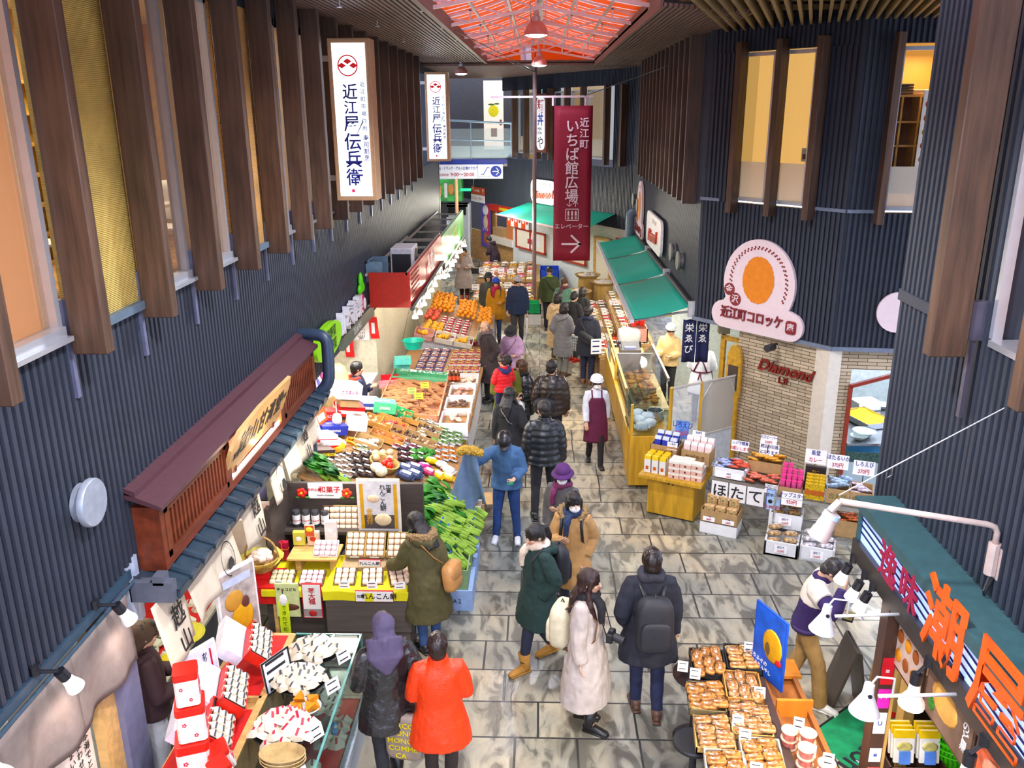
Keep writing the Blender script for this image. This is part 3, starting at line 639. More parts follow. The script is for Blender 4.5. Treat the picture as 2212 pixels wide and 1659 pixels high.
MB().box(-.2,.2,-.35,.35,.0,.52).done('casing',pm((.68,.70,.74),.45),r,bevel=.015);MB().box(-.17,.17,-.356,-.35,.08,.42).done('grille',DARK,r);m_=MB(FX(.2,.1,.26)).lathe([(.2,0),(.2,.01)],20);m_.done('fan_ring',DARK,r)
MB().box(-.18,-.12,-.3,.3,-.3,0).box(.12,.18,-.3,.3,-.3,0).done('foot',ALU,r)
r=thing('metal_rack','blue grey metal bracket frame on the wall by the air conditioner','bracket',(-2.93,14.6,2.75));MB().box(-.03,.25,-.3,-.26,0,.35).box(-.03,.25,.26,.3,0,.35).box(-.03,0,-.3,.3,.32,.35).box(.22,.25,-.3,.3,0,.03).done('bars',pm((.2,.3,.4),.4,.4),r)
BULB=lit((1,.90,.72),5);bulb0=None
o=MB().tube([(-2.165,14.1,2.33),(-2.165,18.9,2.33),(-2.165,19.0,2.14),(-2.165,24.3,2.14)],.04,6).done('bulb_cable',DARK);tag(o,'black cable that carries the bulbs along the bottom of the fascias','cable')
for k in range(26):
 y=14.3+k*.39;x=-2.15+.03*math.sin(k*2.1);z=(2.12 if y<18.9 else 1.93)+.03*math.sin(k*3.7)
 if bulb0 is None:
  bulb0=thing('reflector_bulb','lit white reflector bulb strung beneath the red and green fascias','bulb',(x,y,z),0,'bulbs under the fascias')
  MB().lathe([(.055,0),(.05,.035),(.025,.075)],12).done('glass',BULB,bulb0,True);MB().lathe([(.026,.075),(.024,.15),(.01,.2)],10).done('socket',pm((.7,.68,.62),.5),bulb0,40)
 else:dup(bulb0,(x,y,z))
# ---- greengrocer's wall signs
LIME=pm((.30,.68,.06),.45,var=.05,emit=.04,name='lime_paint')
r=thing('oval_sign','lime green oval sign for vegetables above the greengrocer','sign',M=FX(-2.93,11.15,2.55))
MB().prism([(.72*math.cos(a),.23*math.sin(a),0) for a in np.linspace(0,2*math.pi,40,endpoint=False)],(0,0,.08)).done('board',LIME,r)
txt('一般野菜',.17,pm((.02,.08,.01),.5),r,(0,.08,.085),bold=.02);txt('加賀野菜',.17,pm((.02,.08,.01),.5),r,(0,-.1,.085),bold=.02)
r=thing('shop_name_letters','raised grey white shop name characters above the greengrocer','sign',M=FX(-2.95,12.6,2.55));
for i,ch in enumerate('山本青果'):txt(ch,.36,pm((.72,.72,.76),.4),r,(-.62+i*.42,.0,.05),bold=.03,depth=.05)
r=thing('turnip_emblem','green and magenta radish emblem above the greengrocer letters','emblem',M=FX(-2.93,13.68,2.52))
MB().ball((0,.0,0),(.16,.17,.05),14,8).done('radish',pm((.55,.03,.16),.4),r,True);MB().ball((0,.0,.05),(.09,.10,.02),12,6).done('face',pm((.8,.72,.7),.5),r,True)
MB().ball((-.1,.24,0),(.1,.09,.04),10,6).ball((.1,.25,0),(.1,.09,.04),10,6).ball((0,.36,0),(.08,.16,.04),10,6).done('leaf',pm((.12,.6,.04),.5),r,True)
r=thing('phone_plate','dark plate with pale telephone lettering over the greengrocer door','sign',M=FX(-2.9,13.3,2.24));MB().box(-1.2,1.2,-.1,.1,-.08,0).done('plate',pm((.10,.12,.10),.4),r);txt('TEL&FAX',.15,pm((.6,.62,.6),.5),r,(-.2,0,.004),bold=.01)
# ---- downpipe
def pipe(name,pts,rad,label,m_):
 P=[V(p) for p in pts];Q=[P[0]]
 for i in range(1,len(P)-1):
  a,b,c_=P[i-1],P[i],P[i+1];q=min(.14,(a-b).length/2,(c_-b).length/2);d0,d1=(a-b).normalized(),(c_-b).normalized()
  for t_ in np.linspace(0,1,6):Q.append((b+d0*q)*(1-t_)**2+b*2*t_*(1-t_)+(b+d1*q)*t_**2)
 Q.append(P[-1]);return tag(MB().tube(Q,rad,14).done(name,m_,None,50),label,'pipe')
PB_=pm((.035,.055,.095),.4,.1,name='blue_grey_pipe')
pipe('downpipe',[(-3.05,10.15,2.90),(-2.62,10.1,2.90),(-2.62,10.05,2.28),(-2.9,10.0,2.05),(-2.9,10,.0)],.075,'blue grey downpipe bending around the end of the wooden canopy',PB_)
pipe('vent_pipe',[(2.3,22.2,2.3),(2.3,22.2,3.05),(2.55,22.2,3.05)],.11,'grey bent pipe where the two green awnings meet',pm((.12,.17,.23),.4,.1))
# ---- wooden canopy of the confectioner
MAH=wood((.15,.036,.018),.35,4,(3,.4,3),.35,.1);PURP=pm((.10,.045,.055),.35,.2,var=.08,name='plum_metal_roof')
r=thing('shop_canopy','reddish wooden canopy box with slatted ends and lit signboard on the cladding','canopy',(0,0,0));y0,y1=5.55,9.98
MB().prism([(-3.02,y0-.06,2.93),(-2.72,y0-.06,2.80),(-2.72,y0-.06,2.77),(-3.02,y0-.06,2.88)],(0,y1-y0+.1,0)).prism([(-2.98,y0-.06,2.95),(-2.9,y0-.06,2.92),(-2.9,y0-.06,2.88),(-2.98,y0-.06,2.9)],(0,y1-y0+.1,0)).done('roof_sheet',PURP,r)
f=MB();f.box(-3.0,-2.77,y0,y0+.07,2.25,2.77).box(-3.0,-2.77,y1-.07,y1,2.25,2.77).box(-2.99,-2.774,y0+.07,y1-.07,2.254,2.33).box(-2.83,-2.774,y0+.07,y1-.07,2.72,2.765)
ys=(y0+.07,6.95,8.62,y1-.07)
for y in (ys[1],ys[2]):f.box(-2.99,-2.772,y-.05,y+.05,2.33,2.72)
f.done('frame',MAH,r)
for a,b in ((ys[0],ys[1]-.05),(ys[2]+.05,ys[3])):
 s=MB();n=int((b-a)/.075)
 s.box(-2.80,-2.765,a,b,2.33,2.38).box(-2.80,-2.765,a,b,2.69,2.73).box(-2.80,-2.765,a,a+.05,2.33,2.73).box(-2.80,-2.765,b-.05,b,2.33,2.73)
 for i in range(n):y=a+.05+(b-a-.1)*(i+.5)/n;s.box(-2.81,-2.775,y-.016,y+.016,2.36,2.7)
 s.done('slatted_panel',MAH,r);MB().box(-2.95,-2.93,a,b,2.33,2.75).done('backing',pm((.03,.012,.01),.6),r)
MB().box(-2.99,-2.97,ys[1],ys[2],2.33,2.78).box(-2.98,-2.78,ys[2]-.07,ys[2]-.05,2.33,2.75).done('niche',pm((.75,.28,.10),.6),r)
MB().box(-2.82,-2.80,ys[1]+.06,ys[2]-.06,2.335,2.35).done('strip_light',lit((1,.95,.92),6),r);lamp('AREA',(-2.84,7.8,2.37),9,(1,.72,.45),.05,(-2.8,7.8,2.7),sx=1.5)
Mb=frame_at((-2.755,7.75,2.62),(0,1,0),(.36,0,1));m_=MB(Mb);WB=wood((.62,.38,.17),.5,5,(1,.2,1),.2)
P=[(-.78,-.17),(-.6,-.19),(0,-.17),(.6,-.18),(.78,-.14),(.80,.1),(.74,.19),(.3,.2),(-.2,.21),(-.7,.17),(-.80,.05)]
m_.prism([(x*1.1,y*1.3,0) for x,y in P],(0,0,.035));m_.done('signboard',WB,r)
for i,ch in enumerate('越山甘清堂'):txt(ch,.26,BLK,r,(-.54+i*.27,.02,.04),Mb,bold=.02)
txt('加賀',.09,BLK,r,(-.70,-.04,.04),Mb);txt('菓子司',.075,BLK,r,(.69,.04,.04),Mb)
MB().box(-2.86,-2.79,7.12,7.18,2.36,2.45).box(-2.86,-2.79,8.28,8.34,2.36,2.45).done('bracket',MAH,r)
r=thing('tiled_eave','dark blue tiled eave strip under the wooden canopy','eave',(0,0,0));TILE=pm((.030,.050,.070),.3,var=.2,name='glazed_roof_tile')
n=19
for i in range(n):
 a=5.42+(10.0-5.42)*i/n;b=5.42+(10.0-5.42)*(i+1)/n;t=MB()
 t.grid(lambda u,v,a=a,b=b:(-2.98+.34*u,a+(b-a+.02)*v,2.27-.11*u-.02*math.sin(math.pi*v)+.012),4,6)
 t.tube([(-2.98,b,2.285),(-2.63,b,2.17)],.033,8);t.tube([(-2.635,b,2.17),(-2.615,b,2.163)],.045,10);t.box(-2.655,-2.635,a,b,2.10,2.16)
 t.done('roof_tile',TILE,r,40)
MB().box(-2.98,-2.66,5.36,5.44,2.10,2.26).box(-2.8,-2.72,5.36,5.46,2.24,2.31).done('end_tile',pm((.10,.11,.14),.5),r);MB().box(-2.98,-2.68,5.5,10.0,2.06,2.10).done('under_board',MAH,r)
NOR=pm((.66,.58,.45),.8,var=.05,bump=.08,bscale=200,name='off_white_cotton')
r=thing('shop_noren','off white split curtain with black calligraphy hanging under the tiled eave','noren',(0,0,0))
for i,(y,z,kind) in enumerate(((5.28,1.56,'k'),(5.80,1.62,''),(6.30,1.58,'o'),(7.15,1.55,'k'),(7.95,1.62,'o'),(8.45,1.66,''),(9.0,1.62,'k'),(9.45,1.66,''))):
 wv=.5;ph=i*1.7
 p_=MB().grid(lambda u,v:(-2.80+(.10-.06*i/8)*(1-v)+.03*math.sin(ph+5*u)*(1.2-v),y+wv*u,z+(2.1-z)*v+.015*math.sin(4*u+ph)*(1-v)),10,8).done('curtain_panel',NOR,r,True,solid=.004)
 Mn=frame_at((-2.735-.03*i/8,y+.25,(z+2.1)/2-.05),(0,1,0),(-.18,0,1))
 if kind=='k':txt('越',.20,BLK,p_,(0,.10,.03),Mn,bold=.03);txt('山',.19,BLK,p_,(0,-.12,.03),Mn,bold=.03)
 if kind=='o':
  e=MB(Mn)
  for q in range(24):
   a,b=2*math.pi*q/24,2*math.pi*(q+1)/24;e.add([(s_*.14*math.cos(t_),s_*.16*math.sin(t_),.03) for s_,t_ in ((1,a),(.93,a),(.93,b),(1,b))],[(0,1,2,3)])
  e.lathe([(.07,0),(.05,.002)],6,(.03,-.07,.03));e.done('round_crest',BLK,p_)
# ---- grey noren at the left edge with clamp lamps
r=thing('rail_frame','dark blue rail under the cladding that carries the grey curtain','rail',(0,0,0))
MB().box(-3.0,-2.955,2.2,5.38,2.29,2.36).tube([(-2.94,2.2,2.27),(-2.94,5.36,2.27)],.014,8).done('rail',pm((.03,.06,.09),.4),r)
MB().box(-3.05,-2.97,5.36,5.46,1.98,2.38).box(-3.0,-2.96,5.44,5.50,1.9,2.42).done('end_post',pm((.45,.5,.6),.4),r)
GC=pm((.20,.165,.145),.85,var=.12,bump=.12,bscale=150,name='grey_brown_linen')
r=thing('grey_noren','grey brown linen curtain with pale leaf print below the clamp lamps','noren',(0,0,0))
for i,(y,z,wd) in enumerate(((2.2,1.66,.75),(2.93,1.62,.78),(3.69,1.66,.78),(4.45,1.68,.76))):
 MB().grid(lambda u,v:(-2.93+.03*math.sin(6*u+i)*(1.1-v)+.02*math.sin(13*u+2*i)*(1-v),y+wd*u,z+(2.26-z)*v+.05*u*(1-v)),16,10).done('curtain_panel',GC,r,True,solid=.004)
m_=MB(frame_at((-2.88,3.75,1.78),(0,1,0),(0,0,1)))
for a in (-.5,-.2,.1,.4):m_.add([(.1*math.sin(a)+.03*x*math.cos(a)+y*.15*math.sin(a)-.1,y*.15*math.cos(a),0) for x,y in ((-1,.1),(0,0),(1,.1),(.9,.8),(0,1),(-.9,.8))],[(0,1,2,3,4,5)])
m_.done('leaf_print',pm((.72,.66,.55),.8),r)
PL=pm((.012,.012,.016),.4,name='black_plastic')
def clamp_lamp(M0,arm,head_dir,label,shade,lit_s=12,L_=.13,rad=.055):
 r=thing('clamp_lamp',label,'lamp',M0);a=V(arm);d_=V(head_dir).normalized()
 MB().tube([(0,0,0),(0,0,.06)],.03,8).tube([(0,0,.02),a],.012,8).tube([a,a+d_*.07],.035,10).done('arm',PL,r,40)
 s=a+d_*.06;MB().tube([s,s+d_*L_*.45,s+d_*L_*.8,s+d_*L_],[.03,.038,rad,rad*1.05],14).done('reflector',shade,r,40)
 MB().tube([s+d_*L_*.985,s+d_*(L_+.005)],rad,14).done('bulb',lit((1,.92,.82),lit_s),r)
 return a+d_*.3
SHW=pm((.80,.80,.78),.4,emit=.25,name='white_reflector');LSH=pm((.85,.82,.78),.4,emit=1.5,ecol=(1,.9,.78),name='glowing_reflector')
for k,(y,lab) in enumerate(((3.45,'black clamp lamp lowest on the rail over the grey curtain'),(4.17,'lit black clamp lamp on the rail over the middle of the grey curtain'),(4.88,'black clamp lamp with ribbed head near the wooden canopy'))):
 clamp_lamp((-2.96,y,2.36),(.13,.02,.01),(.35,.35,-1),lab,LSH if k==1 else SHW,8,.11,.05)
 lamp('SPOT',(-2.72,y+.1,2.18),9,(1,.80,.74),.04,(-2.86,y,1.2),150,.8)
# ---- seafood shop sign on the right
r=thing('seafood_shop_sign','long backlit blue wave sign with orange red characters above the dried fish shop','sign',(0,0,0));y0,y1=1.8,5.93
MB().box(2.38,2.7,y0,y1,2.66,2.74).box(2.42,2.7,y1-.05,y1,2.25,2.7).done('top_case',pm((.045,.105,.115),.45,.2),r)
MB().box(2.40,2.7,y0,y1,2.24,2.36).box(2.40,2.44,y0,y1,2.36,2.39).done('lower_beam',pm((.03,.026,.024),.35),r)
MB().box(2.44,2.47,y0,y1,2.38,2.67).done('light_panel',pm((.34,.46,.95),.4,var=.25,scale=3,emit=.85,ecol=(.36,.48,1),stretch=(1,.6,4),name='backlit_blue'),r)
wv=MB()
for k in range(7):
 for i in range(60):
  a,b=y0+(y1-y0)*i/60,y0+(y1-y0)*(i+1)/60
  def zz(y,k=k):return 2.35+.05*k+.16*(.5+.5*math.sin(1.15*y+.8+.10*k))-.05
  za,zb=zz(a),zz(b)
  if min(za,zb)>2.385 and max(za,zb)<2.65:wv.add([(2.435,a,za),(2.435,b,zb),(2.435,b,zb+.02),(2.435,a,za+.02)],[(0,1,2,3)])
wv.done('wave_lines',lit((.004,.01,.09),.1),r)
MR2=pm((.30,.015,.05),.45);OR2=pm((.72,.12,.035),.45,emit=.06,name='orange_red')
for ch,y,z,s,m2,b_,d_ in (('逸',5.24,2.53,.30,MR2,.015,.012),('味',4.90,2.53,.28,MR2,.015,.012),('潮',4.42,2.57,.52,OR2,.028,.02),('屋',3.80,2.57,.54,OR2,.026,.02)):
 o=txt(ch,s,m2,r,(0,0,0),FXR(2.38,y,z),bold=b_,depth=d_*.4,name='character',sx=1.0)
for k,(y,lab) in enumerate(((5.86,'lit spot bulb at the far tip of the seafood sign beam'),(5.62,'chrome spot bulb second along the seafood sign beam'),(5.46,'black spot bulb third along the seafood sign beam'))):
 clamp_lamp((2.40,y,2.22),(-.03,.0,-.03),(-.35,.1,-1),lab,LSH,9,.1,.045);
for (y,lab) in ((4.55,'white reflector bulb under the orange characters beside the menu board'),(3.86,'lit white reflector bulb nearest the lower corner under the seafood sign')):
 clamp_lamp((2.40,y,2.24),(-.06,.0,-.06),(-.02,.0,-1),lab,LSH if y<4 else SHW,9,.17,.075)
for y in (5.6,4.6,3.9):lamp('SPOT',(2.2,y,2.02),70,(1,.86,.66),.06,(1.75,y+.1,.7),135,.7)
def arm_lamp(y,L_,tilt,lab):
 r=thing('desk_arm_lamp',lab,'lamp',(2.40,y,2.30));S_=Matrix.Diagonal((.64,.64,.64,1));W3=pm((.74,.76,.76),.35,name='white_enamel')
 MB().tube([(0,0,0),(-L_,0,-.02)],.011,8).done('arm',W3,r,True);MB().tube([(-L_+.08,0,-.02),(-L_+.08,0,.1),(-L_-.02,0,.11),(-L_-.06,0,.04)],.007,6).done('bail',W3,r,True)
 R_=Matrix.Translation((-L_-.06,0,0))@Matrix.Rotation(tilt,4,'Y')@S_;m_=MB(R_)
 m_.lathe([(.02,.10),(.045,.095),(.05,.0),(.055,-.02),(.135,-.20),(.137,-.205),(.130,-.2),(.05,-.03)],24).done('lamp_shade',W3,r,40)
 MB(R_).ball((0,0,-.12),.035,10,6).done('bulb',lit((1,.9,.75),6),r);MB(R_).tube([(-.0,-.06,0),(0,-.045,0)],.02,8).done('knob',PL,r)
arm_lamp(5.02,.42,.12,'white desk style arm lamp by the dark pillar, shade over the passage floor');arm_lamp(4.20,.44,.05,'white desk style arm lamp over the green welcome mat')
r=thing('floodlight','beige floodlight on a bent arm bracketed to the corrugated wall','lamp',(2.7,4.52,3.0));BG=pm((.62,.50,.45),.4,.2,name='beige_enamel')
MB().box(-.03,0,-.05,.05,-.12,.08).done('wall_plate',BG,r);MB().tube([(-.05,0,-.1),(-.05,0,.1)],.035,10).done('socket',BG,r)
Q=[(-.05,0,.1),(-.05,0,.17),(-.07,0,.205),(-.11,0,.22),(-.97,0,.36)];MB().tube(Q,.018,10).done('arm',BG,r,True)
hd=Matrix.Translation((-1.03,0,.22))@Matrix.Rotation(.42,4,'Y')@Matrix.Rotation(math.pi,4,'Y')@Matrix.Diagonal((.8,.8,.8,1));MB(hd).lathe([(.03,-.09),(.06,-.08),(.062,0),(.066,.005),(.066,.05),(.072,.06),(.078,.13),(.07,.13)],20).done('housing',BG,r,40)
MB(hd).lathe([(.061,-.085),(.064,-.05)],20).done('grille',pm((.45,.55,.68),.4),r);MB().tube([(-.97,0,.36),(-1.02,0,.30)],.022,8).done('joint',BG,r)
MB().tube([(-.05,.0,-.12),(-.08,-.02,-.2),(-.05,.02,-.26),(-.02,0,-.12)],.007,6).done('cable',PL,r)
o=MB().tube([tuple(gx(2172,880,2.68)),(1.75,4.6,3.36)],.004,5).done('stay_wire',pm((.6,.6,.6),.4));tag(o,'thin stay wire from the cladding to the floodlight arm','wire')
o=MB().tube([(2.66,6.0,2.95),(2.66,6.0,2.88),(2.62,6.0,2.85),(2.62,6.0,2.90)],.006,6).done('hook',STEEL);tag(o,'small metal hook on the corrugated wall above the seafood sign','hook')
# ---- green awnings
AWN=pm((.0,.34,.24),.6,var=.06,scale=2,name='teal_canvas');AWN.node_tree.nodes['Principled BSDF'].inputs['Transmission Weight'].default_value=0
for k,(a,b,lab) in enumerate(((13.6,16.45,'teal green retractable awning nearest the croquette corner'),(16.6,19.45,'teal green retractable awning in the middle of three'),(19.6,22.2,'teal green retractable awning furthest along the dried food shop'))):
 r=thing('awning',lab,'awning',(0,0,0));x0,z0,x1,z1=2.46,2.50,1.5,2.27
 MB().grid(lambda u,v:(x1+(x0-x1)*u,a+(b-a)*v,z1+(z0-z1)*u-.03*math.sin(math.pi*u)),8,2).done('canvas',AWN,r,True,solid=.004)
 MB().box(x1-.03,x1+.03,a-.04,b+.04,z1-.05,z1+.01).done('front_bar',pm((.72,.76,.78),.35,.2),r)
 MB().tube([(x0,a,z0+.0),(x0,b,z0)],.045,10).done('roller',DARK,r)
 MB().box(2.40,2.54,a-.07,a+.02,2.33,2.58).done('bracket',pm((.66,.66,.68),.35,.4),r)
 MB().tube([(2.44,a+.04,2.4),(2.0,a+.08,2.33),(1.52,a+.04,2.24)],.02,6).tube([(2.44,b-.04,2.4),(2.0,b-.08,2.33),(1.52,b-.04,2.24)],.02,6).done('arm',pm((.3,.3,.3),.4,.4),r)
r=thing('awning','teal green awning over the window on the distant angled wall','awning',(0,0,0));a,b=onD(.9,.05,2.75),onD(6.1,.05,2.62);c_,d_=onD(6.1,1.25,2.3),onD(.9,1.25,2.3)
MB().grid(lambda u,v:tuple((a*(1-u)+b*u)*(1-v)+(d_*(1-u)+c_*u)*v),2,3).done('canvas',AWN,r,solid=.004);MB().tube([d_,c_],.03,6).done('front_bar',pm((.45,.30,.30),.4),r)
# ================================================================== people
def wrinkle(amp,fr,seed=0.,zs=1.):
 def f(me):
  n=len(me.vertices);co=np.empty(n*3);no=np.empty(n*3)
  me.vertices.foreach_get('co',co);me.vertices.foreach_get('normal',no)
  co=co.reshape(-1,3);no=no.reshape(-1,3)
  q=np.array([noise.noise((x*fr+seed,y*fr,z*fr*zs))+.5*noise.noise((x*fr*2.3,y*fr*2.3+seed,z*fr*2.3*zs)) for x,y,z in co])
  co+=no*(q*amp)[:,None];me.vertices.foreach_set('co',co.ravel());me.update()
 return f
ARMS={'down':((.16,-.06,-1),(.05,.16,-1)),'pocket':((.34,-.30,-1),(-.32,.50,-.75)),'front':((.22,.10,-1),(-.40,.95,-.02)),'phone':((.20,.22,-1),(-.45,.80,.42)),'raise':((.55,.62,-.15),(-.62,.05,.85)),'reach':((.20,.62,-.8),(.05,1,-.25)),'cross':((.22,.12,-1),(-.9,.55,.12)),'swing_f':((.14,.28,-1),(.0,.55,-.85)),'swing_b':((.2,-.35,-1),(.05,-.05,-1)),'up_side':((.75,.30,-.45),(.10,.62,.75)),'fold':((.20,-.02,-1),(-.75,.62,-.15))}
SKIN=pm((.62,.38,.26),.5,var=.06,name='skin')
HAIRB=pm((.012,.010,.010),.38,var=.3,scale=8,stretch=(6,6,.6),bump=.4,bscale=40,name='black_hair')
HAIRN=pm((.075,.032,.014),.4,var=.3,scale=8,stretch=(6,6,.6),bump=.4,bscale=40,name='brown_hair')
HAIRG=pm((.20,.19,.18),.5,var=.3,scale=8,stretch=(6,6,.6),bump=.4,bscale=40,name='grey_hair')
EYE=pm((.01,.008,.008),.25,name='dark_eye');LIP=pm((.42,.14,.12),.5,name='lip')
DENIM=pm((.035,.075,.20),.8,var=.25,scale=8,bump=.2,bscale=300,name='denim');CHAR=pm((.022,.022,.027),.8,var=.15,bump=.15,bscale=200,name='charcoal_cloth')
SHB=pm((.014,.013,.013),.35,name='black_leather');MASKW=pm((.82,.83,.84),.8,name='white_mask')
def cloth(c,rough=.8,**k):return pm(c,rough,var=.12,scale=10,bump=k.pop('bump',.2),bscale=k.pop('bscale',220),name='woven_cloth',**k)
class P:pass
def person(label,at,face,h=1.63,top=None,legs=None,shoe=None,boot=0.,hair=('short',None),arms=('down','down'),step=(0,0),sep=.085,lean=0.,head=(0.,0.),hat=None,mask=False,scarf=None,glasses=False,skirt=None,apron=None,w=1.,vox=.012,seat=0.,legflare=0.,name='person'):
 top=dict(dict(col=CHAR,hem=.80,e=.03,flare=.0,puff=0,hood=None,fur=None,collar=None,yoke=None,wr=.006,cuff=None),**(top or {}))
 legs=legs or CHAR;shoe=shoe or SHB
 r=thing(name,label,'person',(at[0],at[1],0),math.radians(face));s=h/1.70;r.scale=(s,s,s)
 if at[2:] and at[2]:r.location.z=at[2]
 RL_=Matrix.Rotation(-math.radians(lean),4,'X');T0=Matrix.Translation((0,0,.92));UM=T0@RL_@T0.inverted()
 def U(p):return UM@V(p)
 q=P();q.root=r;q.UM=UM;q.U=U;q.M=Matrix.Translation((at[0],at[1],at[2] if len(at)>2 else 0))@Matrix.Rotation(math.radians(face),4,'Z')@Matrix.Diagonal((s,s,s,1));q.hand=[];q.s=s
 L=[]
 for i,sx in enumerate((-1,1)):
  hp=V((sx*.085*w,0,.88));an=V((sx*sep,step[i],.075));kn=(hp+an)/2+V((0,.025+.12*abs(step[i]),.02))
  if step[i]<-.1:an.z=.10
  L.append((hp,kn,an))
 A=[]
 for i,sx in enumerate((-1,1)):
  a=ARMS[arms[i]] if isinstance(arms[i],str) else arms[i]
  u=V((a[0][0]*sx,a[0][1],a[0][2])).normalized();f=V((a[1][0]*sx,a[1][1],a[1][2])).normalized()
  sh=V((sx*.158*w,0,1.372));el=sh+u*.285;wr=el+f*.245
  A.append((U(sh),U(el),U(wr),(UM.to_3x3()@f).normalized(),sx));q.hand.append(U(wr+f*.09))
 Rh=UM.to_3x3()@(Matrix.Rotation(math.radians(head[0]),3,'Z')@Matrix.Rotation(-math.radians(head[1]),3,'X'))
 nk=U((0,-.005,1.465));hc=nk+Rh@V((0,.018,.125));HM=Matrix.Translation(hc)@Rh.to_4x4();q.HM=HM
 def H(p):return HM@V(p)
 b=MB();b.tube([U((0,0,z)) if z>.9 else V((0,0,z)) for z in (.80,.88,.96,1.05,1.15,1.25,1.34,1.40,1.44)],[(ry,rx*w) for rx,ry in ((.10,.085),(.155,.10),(.155,.10),(.13,.09),(.14,.10),(.155,.108),(.15,.10),(.125,.08),(.07,.06))],16,up=(0,1,0))
 b.tube([U((0,-.01,1.40)),nk,H((0,-.02,-.06))],[.062,.053,.05],12)
 bh=MB(HM);bh.ball((0,-.012,.018),(.074,.094,.094),16,10);bh.ball((0,.022,-.045),(.058,.066,.078),14,10);bh.ball((0,.045,-.098),(.028,.030,.022),10,6)
 bh.tube([(0,.085,.012),(0,.108,-.028),(0,.085,-.034)],[.008,.015,.011],8)
 for sx in (-1,1):bh.ball((sx*.076,-.005,-.012),(.012,.022,.032),8,6);bh.ball((sx*.04,.066,-.028),(.022,.02,.02),8,6)
 b.v,off=b.v+bh.v,len(b.v);b.f+=[tuple(i+off for i in f) for f in bh.f];b.mi+=bh.mi
 for hp,kn,an in L:
  b.tube([hp+V((0,0,.03)),hp,(hp+kn)/2,kn,kn*.6+an*.4,kn*.25+an*.75,an],[.075,.078,.068,.052,.052,.04,.034],12)
  b.tube([an+V((0,-.03,-.03)),an+V((0,.02,-.035)),an+V((0,.06,-.04))],[.024,.026,.018],8)
 for sh,el,wr,f,sx in A:
  b.tube([sh,sh*.5+el*.5,el,el*.55+wr*.45,wr],[.05,.042,.036,.034,.025],10)
  side=f.cross(V((0,1,0)) if abs(f.y)<.8 else V((0,0,1))).normalized()
  nrm=side.cross(f).normalized()
  body_in=(U((0,.05,1.1))-wr);nrm=nrm if nrm.dot(body_in)>0 else -nrm
  b.tube([wr-f*.01,wr+f*.03,wr+f*.085],[(.017,.026),(.015,.036),(.012,.038)],10,up=tuple(nrm))
  for k,(o,ln) in enumerate(((-.032,.060),(-.0107,.072),(.0107,.067),(.032,.050))):
   p0=wr+f*.08+side*o;p1=p0+f*ln*.5+nrm*.008;p2=p1+f*ln*.3+nrm*.018;p3=p2+f*ln*.12+nrm*.018
   b.tube([p0,p1,p2,p3],[.0082,.008,.0076,.0066],7)
  th=side*(-1 if (side.dot(V((0,1,0)) if abs(f.y)<.8 else V((0,0,1))))<0 else 1)
  b.tube([wr+f*.025+th*.03,wr+f*.055+th*.052+nrm*.012,wr+f*.085+th*.05+nrm*.028],[.012,.0105,.0085],7)
 remesh(b,.0066 if vox<=.0105 else vox*.85,'body',SKIN,r,2)
 fm=MB(HM)
 for sx in (-1,1):fm.ball((sx*.031,.083,.006),(.012,.008,.006),8,6);fm.box(sx*.031-.018,sx*.031+.018,.082,.088,.026,.031)
 fm.done('eyes',EYE,r,True)
 if not mask:MB(HM).ball((0,.086,-.062),(.022,.008,.006),10,6).done('mouth',LIP,r,True)
 else:
  MB(HM).ball((0,.042,-.052),(.066,.072,.052),14,8).done('face_mask',MASKW,r,True)
 if glasses:
  g=MB(HM)
  for sx in (-1,1):
   for k in range(10):
    a0,a1=2*math.pi*k/10,2*math.pi*(k+1)/10;g.tube([(sx*.034+.024*math.cos(a0),.098,.004+.017*math.sin(a0)),(sx*.034+.024*math.cos(a1),.098,.004+.017*math.sin(a1))],.003,5)
   g.tube([(sx*.056,.096,.008),(sx*.078,.0,.008)],.003,5)
  g.done('glasses',BLK,r)
 st,hm_=hair;hm_=hm_ or HAIRB
 if st!='none':
  g=MB(HM)
  if st=='bald':
   for sx in (-1,1):g.ball((sx*.05,-.045,-.0),(.04,.055,.05),10,7)
   g.ball((0,-.06,-.02),(.068,.05,.055),12,8)
  else:
   g.ball((0,-.018,.026),(.092,.110,.104),16,10);g.ball((0,-.06,-.03),(.082,.062,.078),12,8)
   g.ball((0,.03,.075),(.06,.055,.045),12,8)
  if st in ('bob','long','curly'):
   g.ball((0,-.045,-.05),(.094,.075,.13),14,10)
   for sx in (-1,1):g.tube([(sx*.07,.035,.05),(sx*.084,.02,-.03),(sx*.078,.02,-.115)],[.024,.027,.018],8)
  if st=='long':
   g.tube([(0,-.06,-.05),(0,-.13,-.18),(0,-.16,-.34)],[(.055,.10),(.045,.11),(.02,.085)],12,up=(0,1,0))
   for sx in (-1,1):g.tube([(sx*.085,.0,-.06),(sx*.125,.05,-.19),(sx*.11,.12,-.34)],[.03,.036,.016],8)
  if st=='pony':g.tube([(0,-.10,.03),(0,-.155,.01),(0,-.165,-.10),(0,-.14,-.22)],[.022,.036,.034,.012],10)
  remesh(g,.0085,'hair',hm_,r,1,wrinkle(.006,40,3,.25))
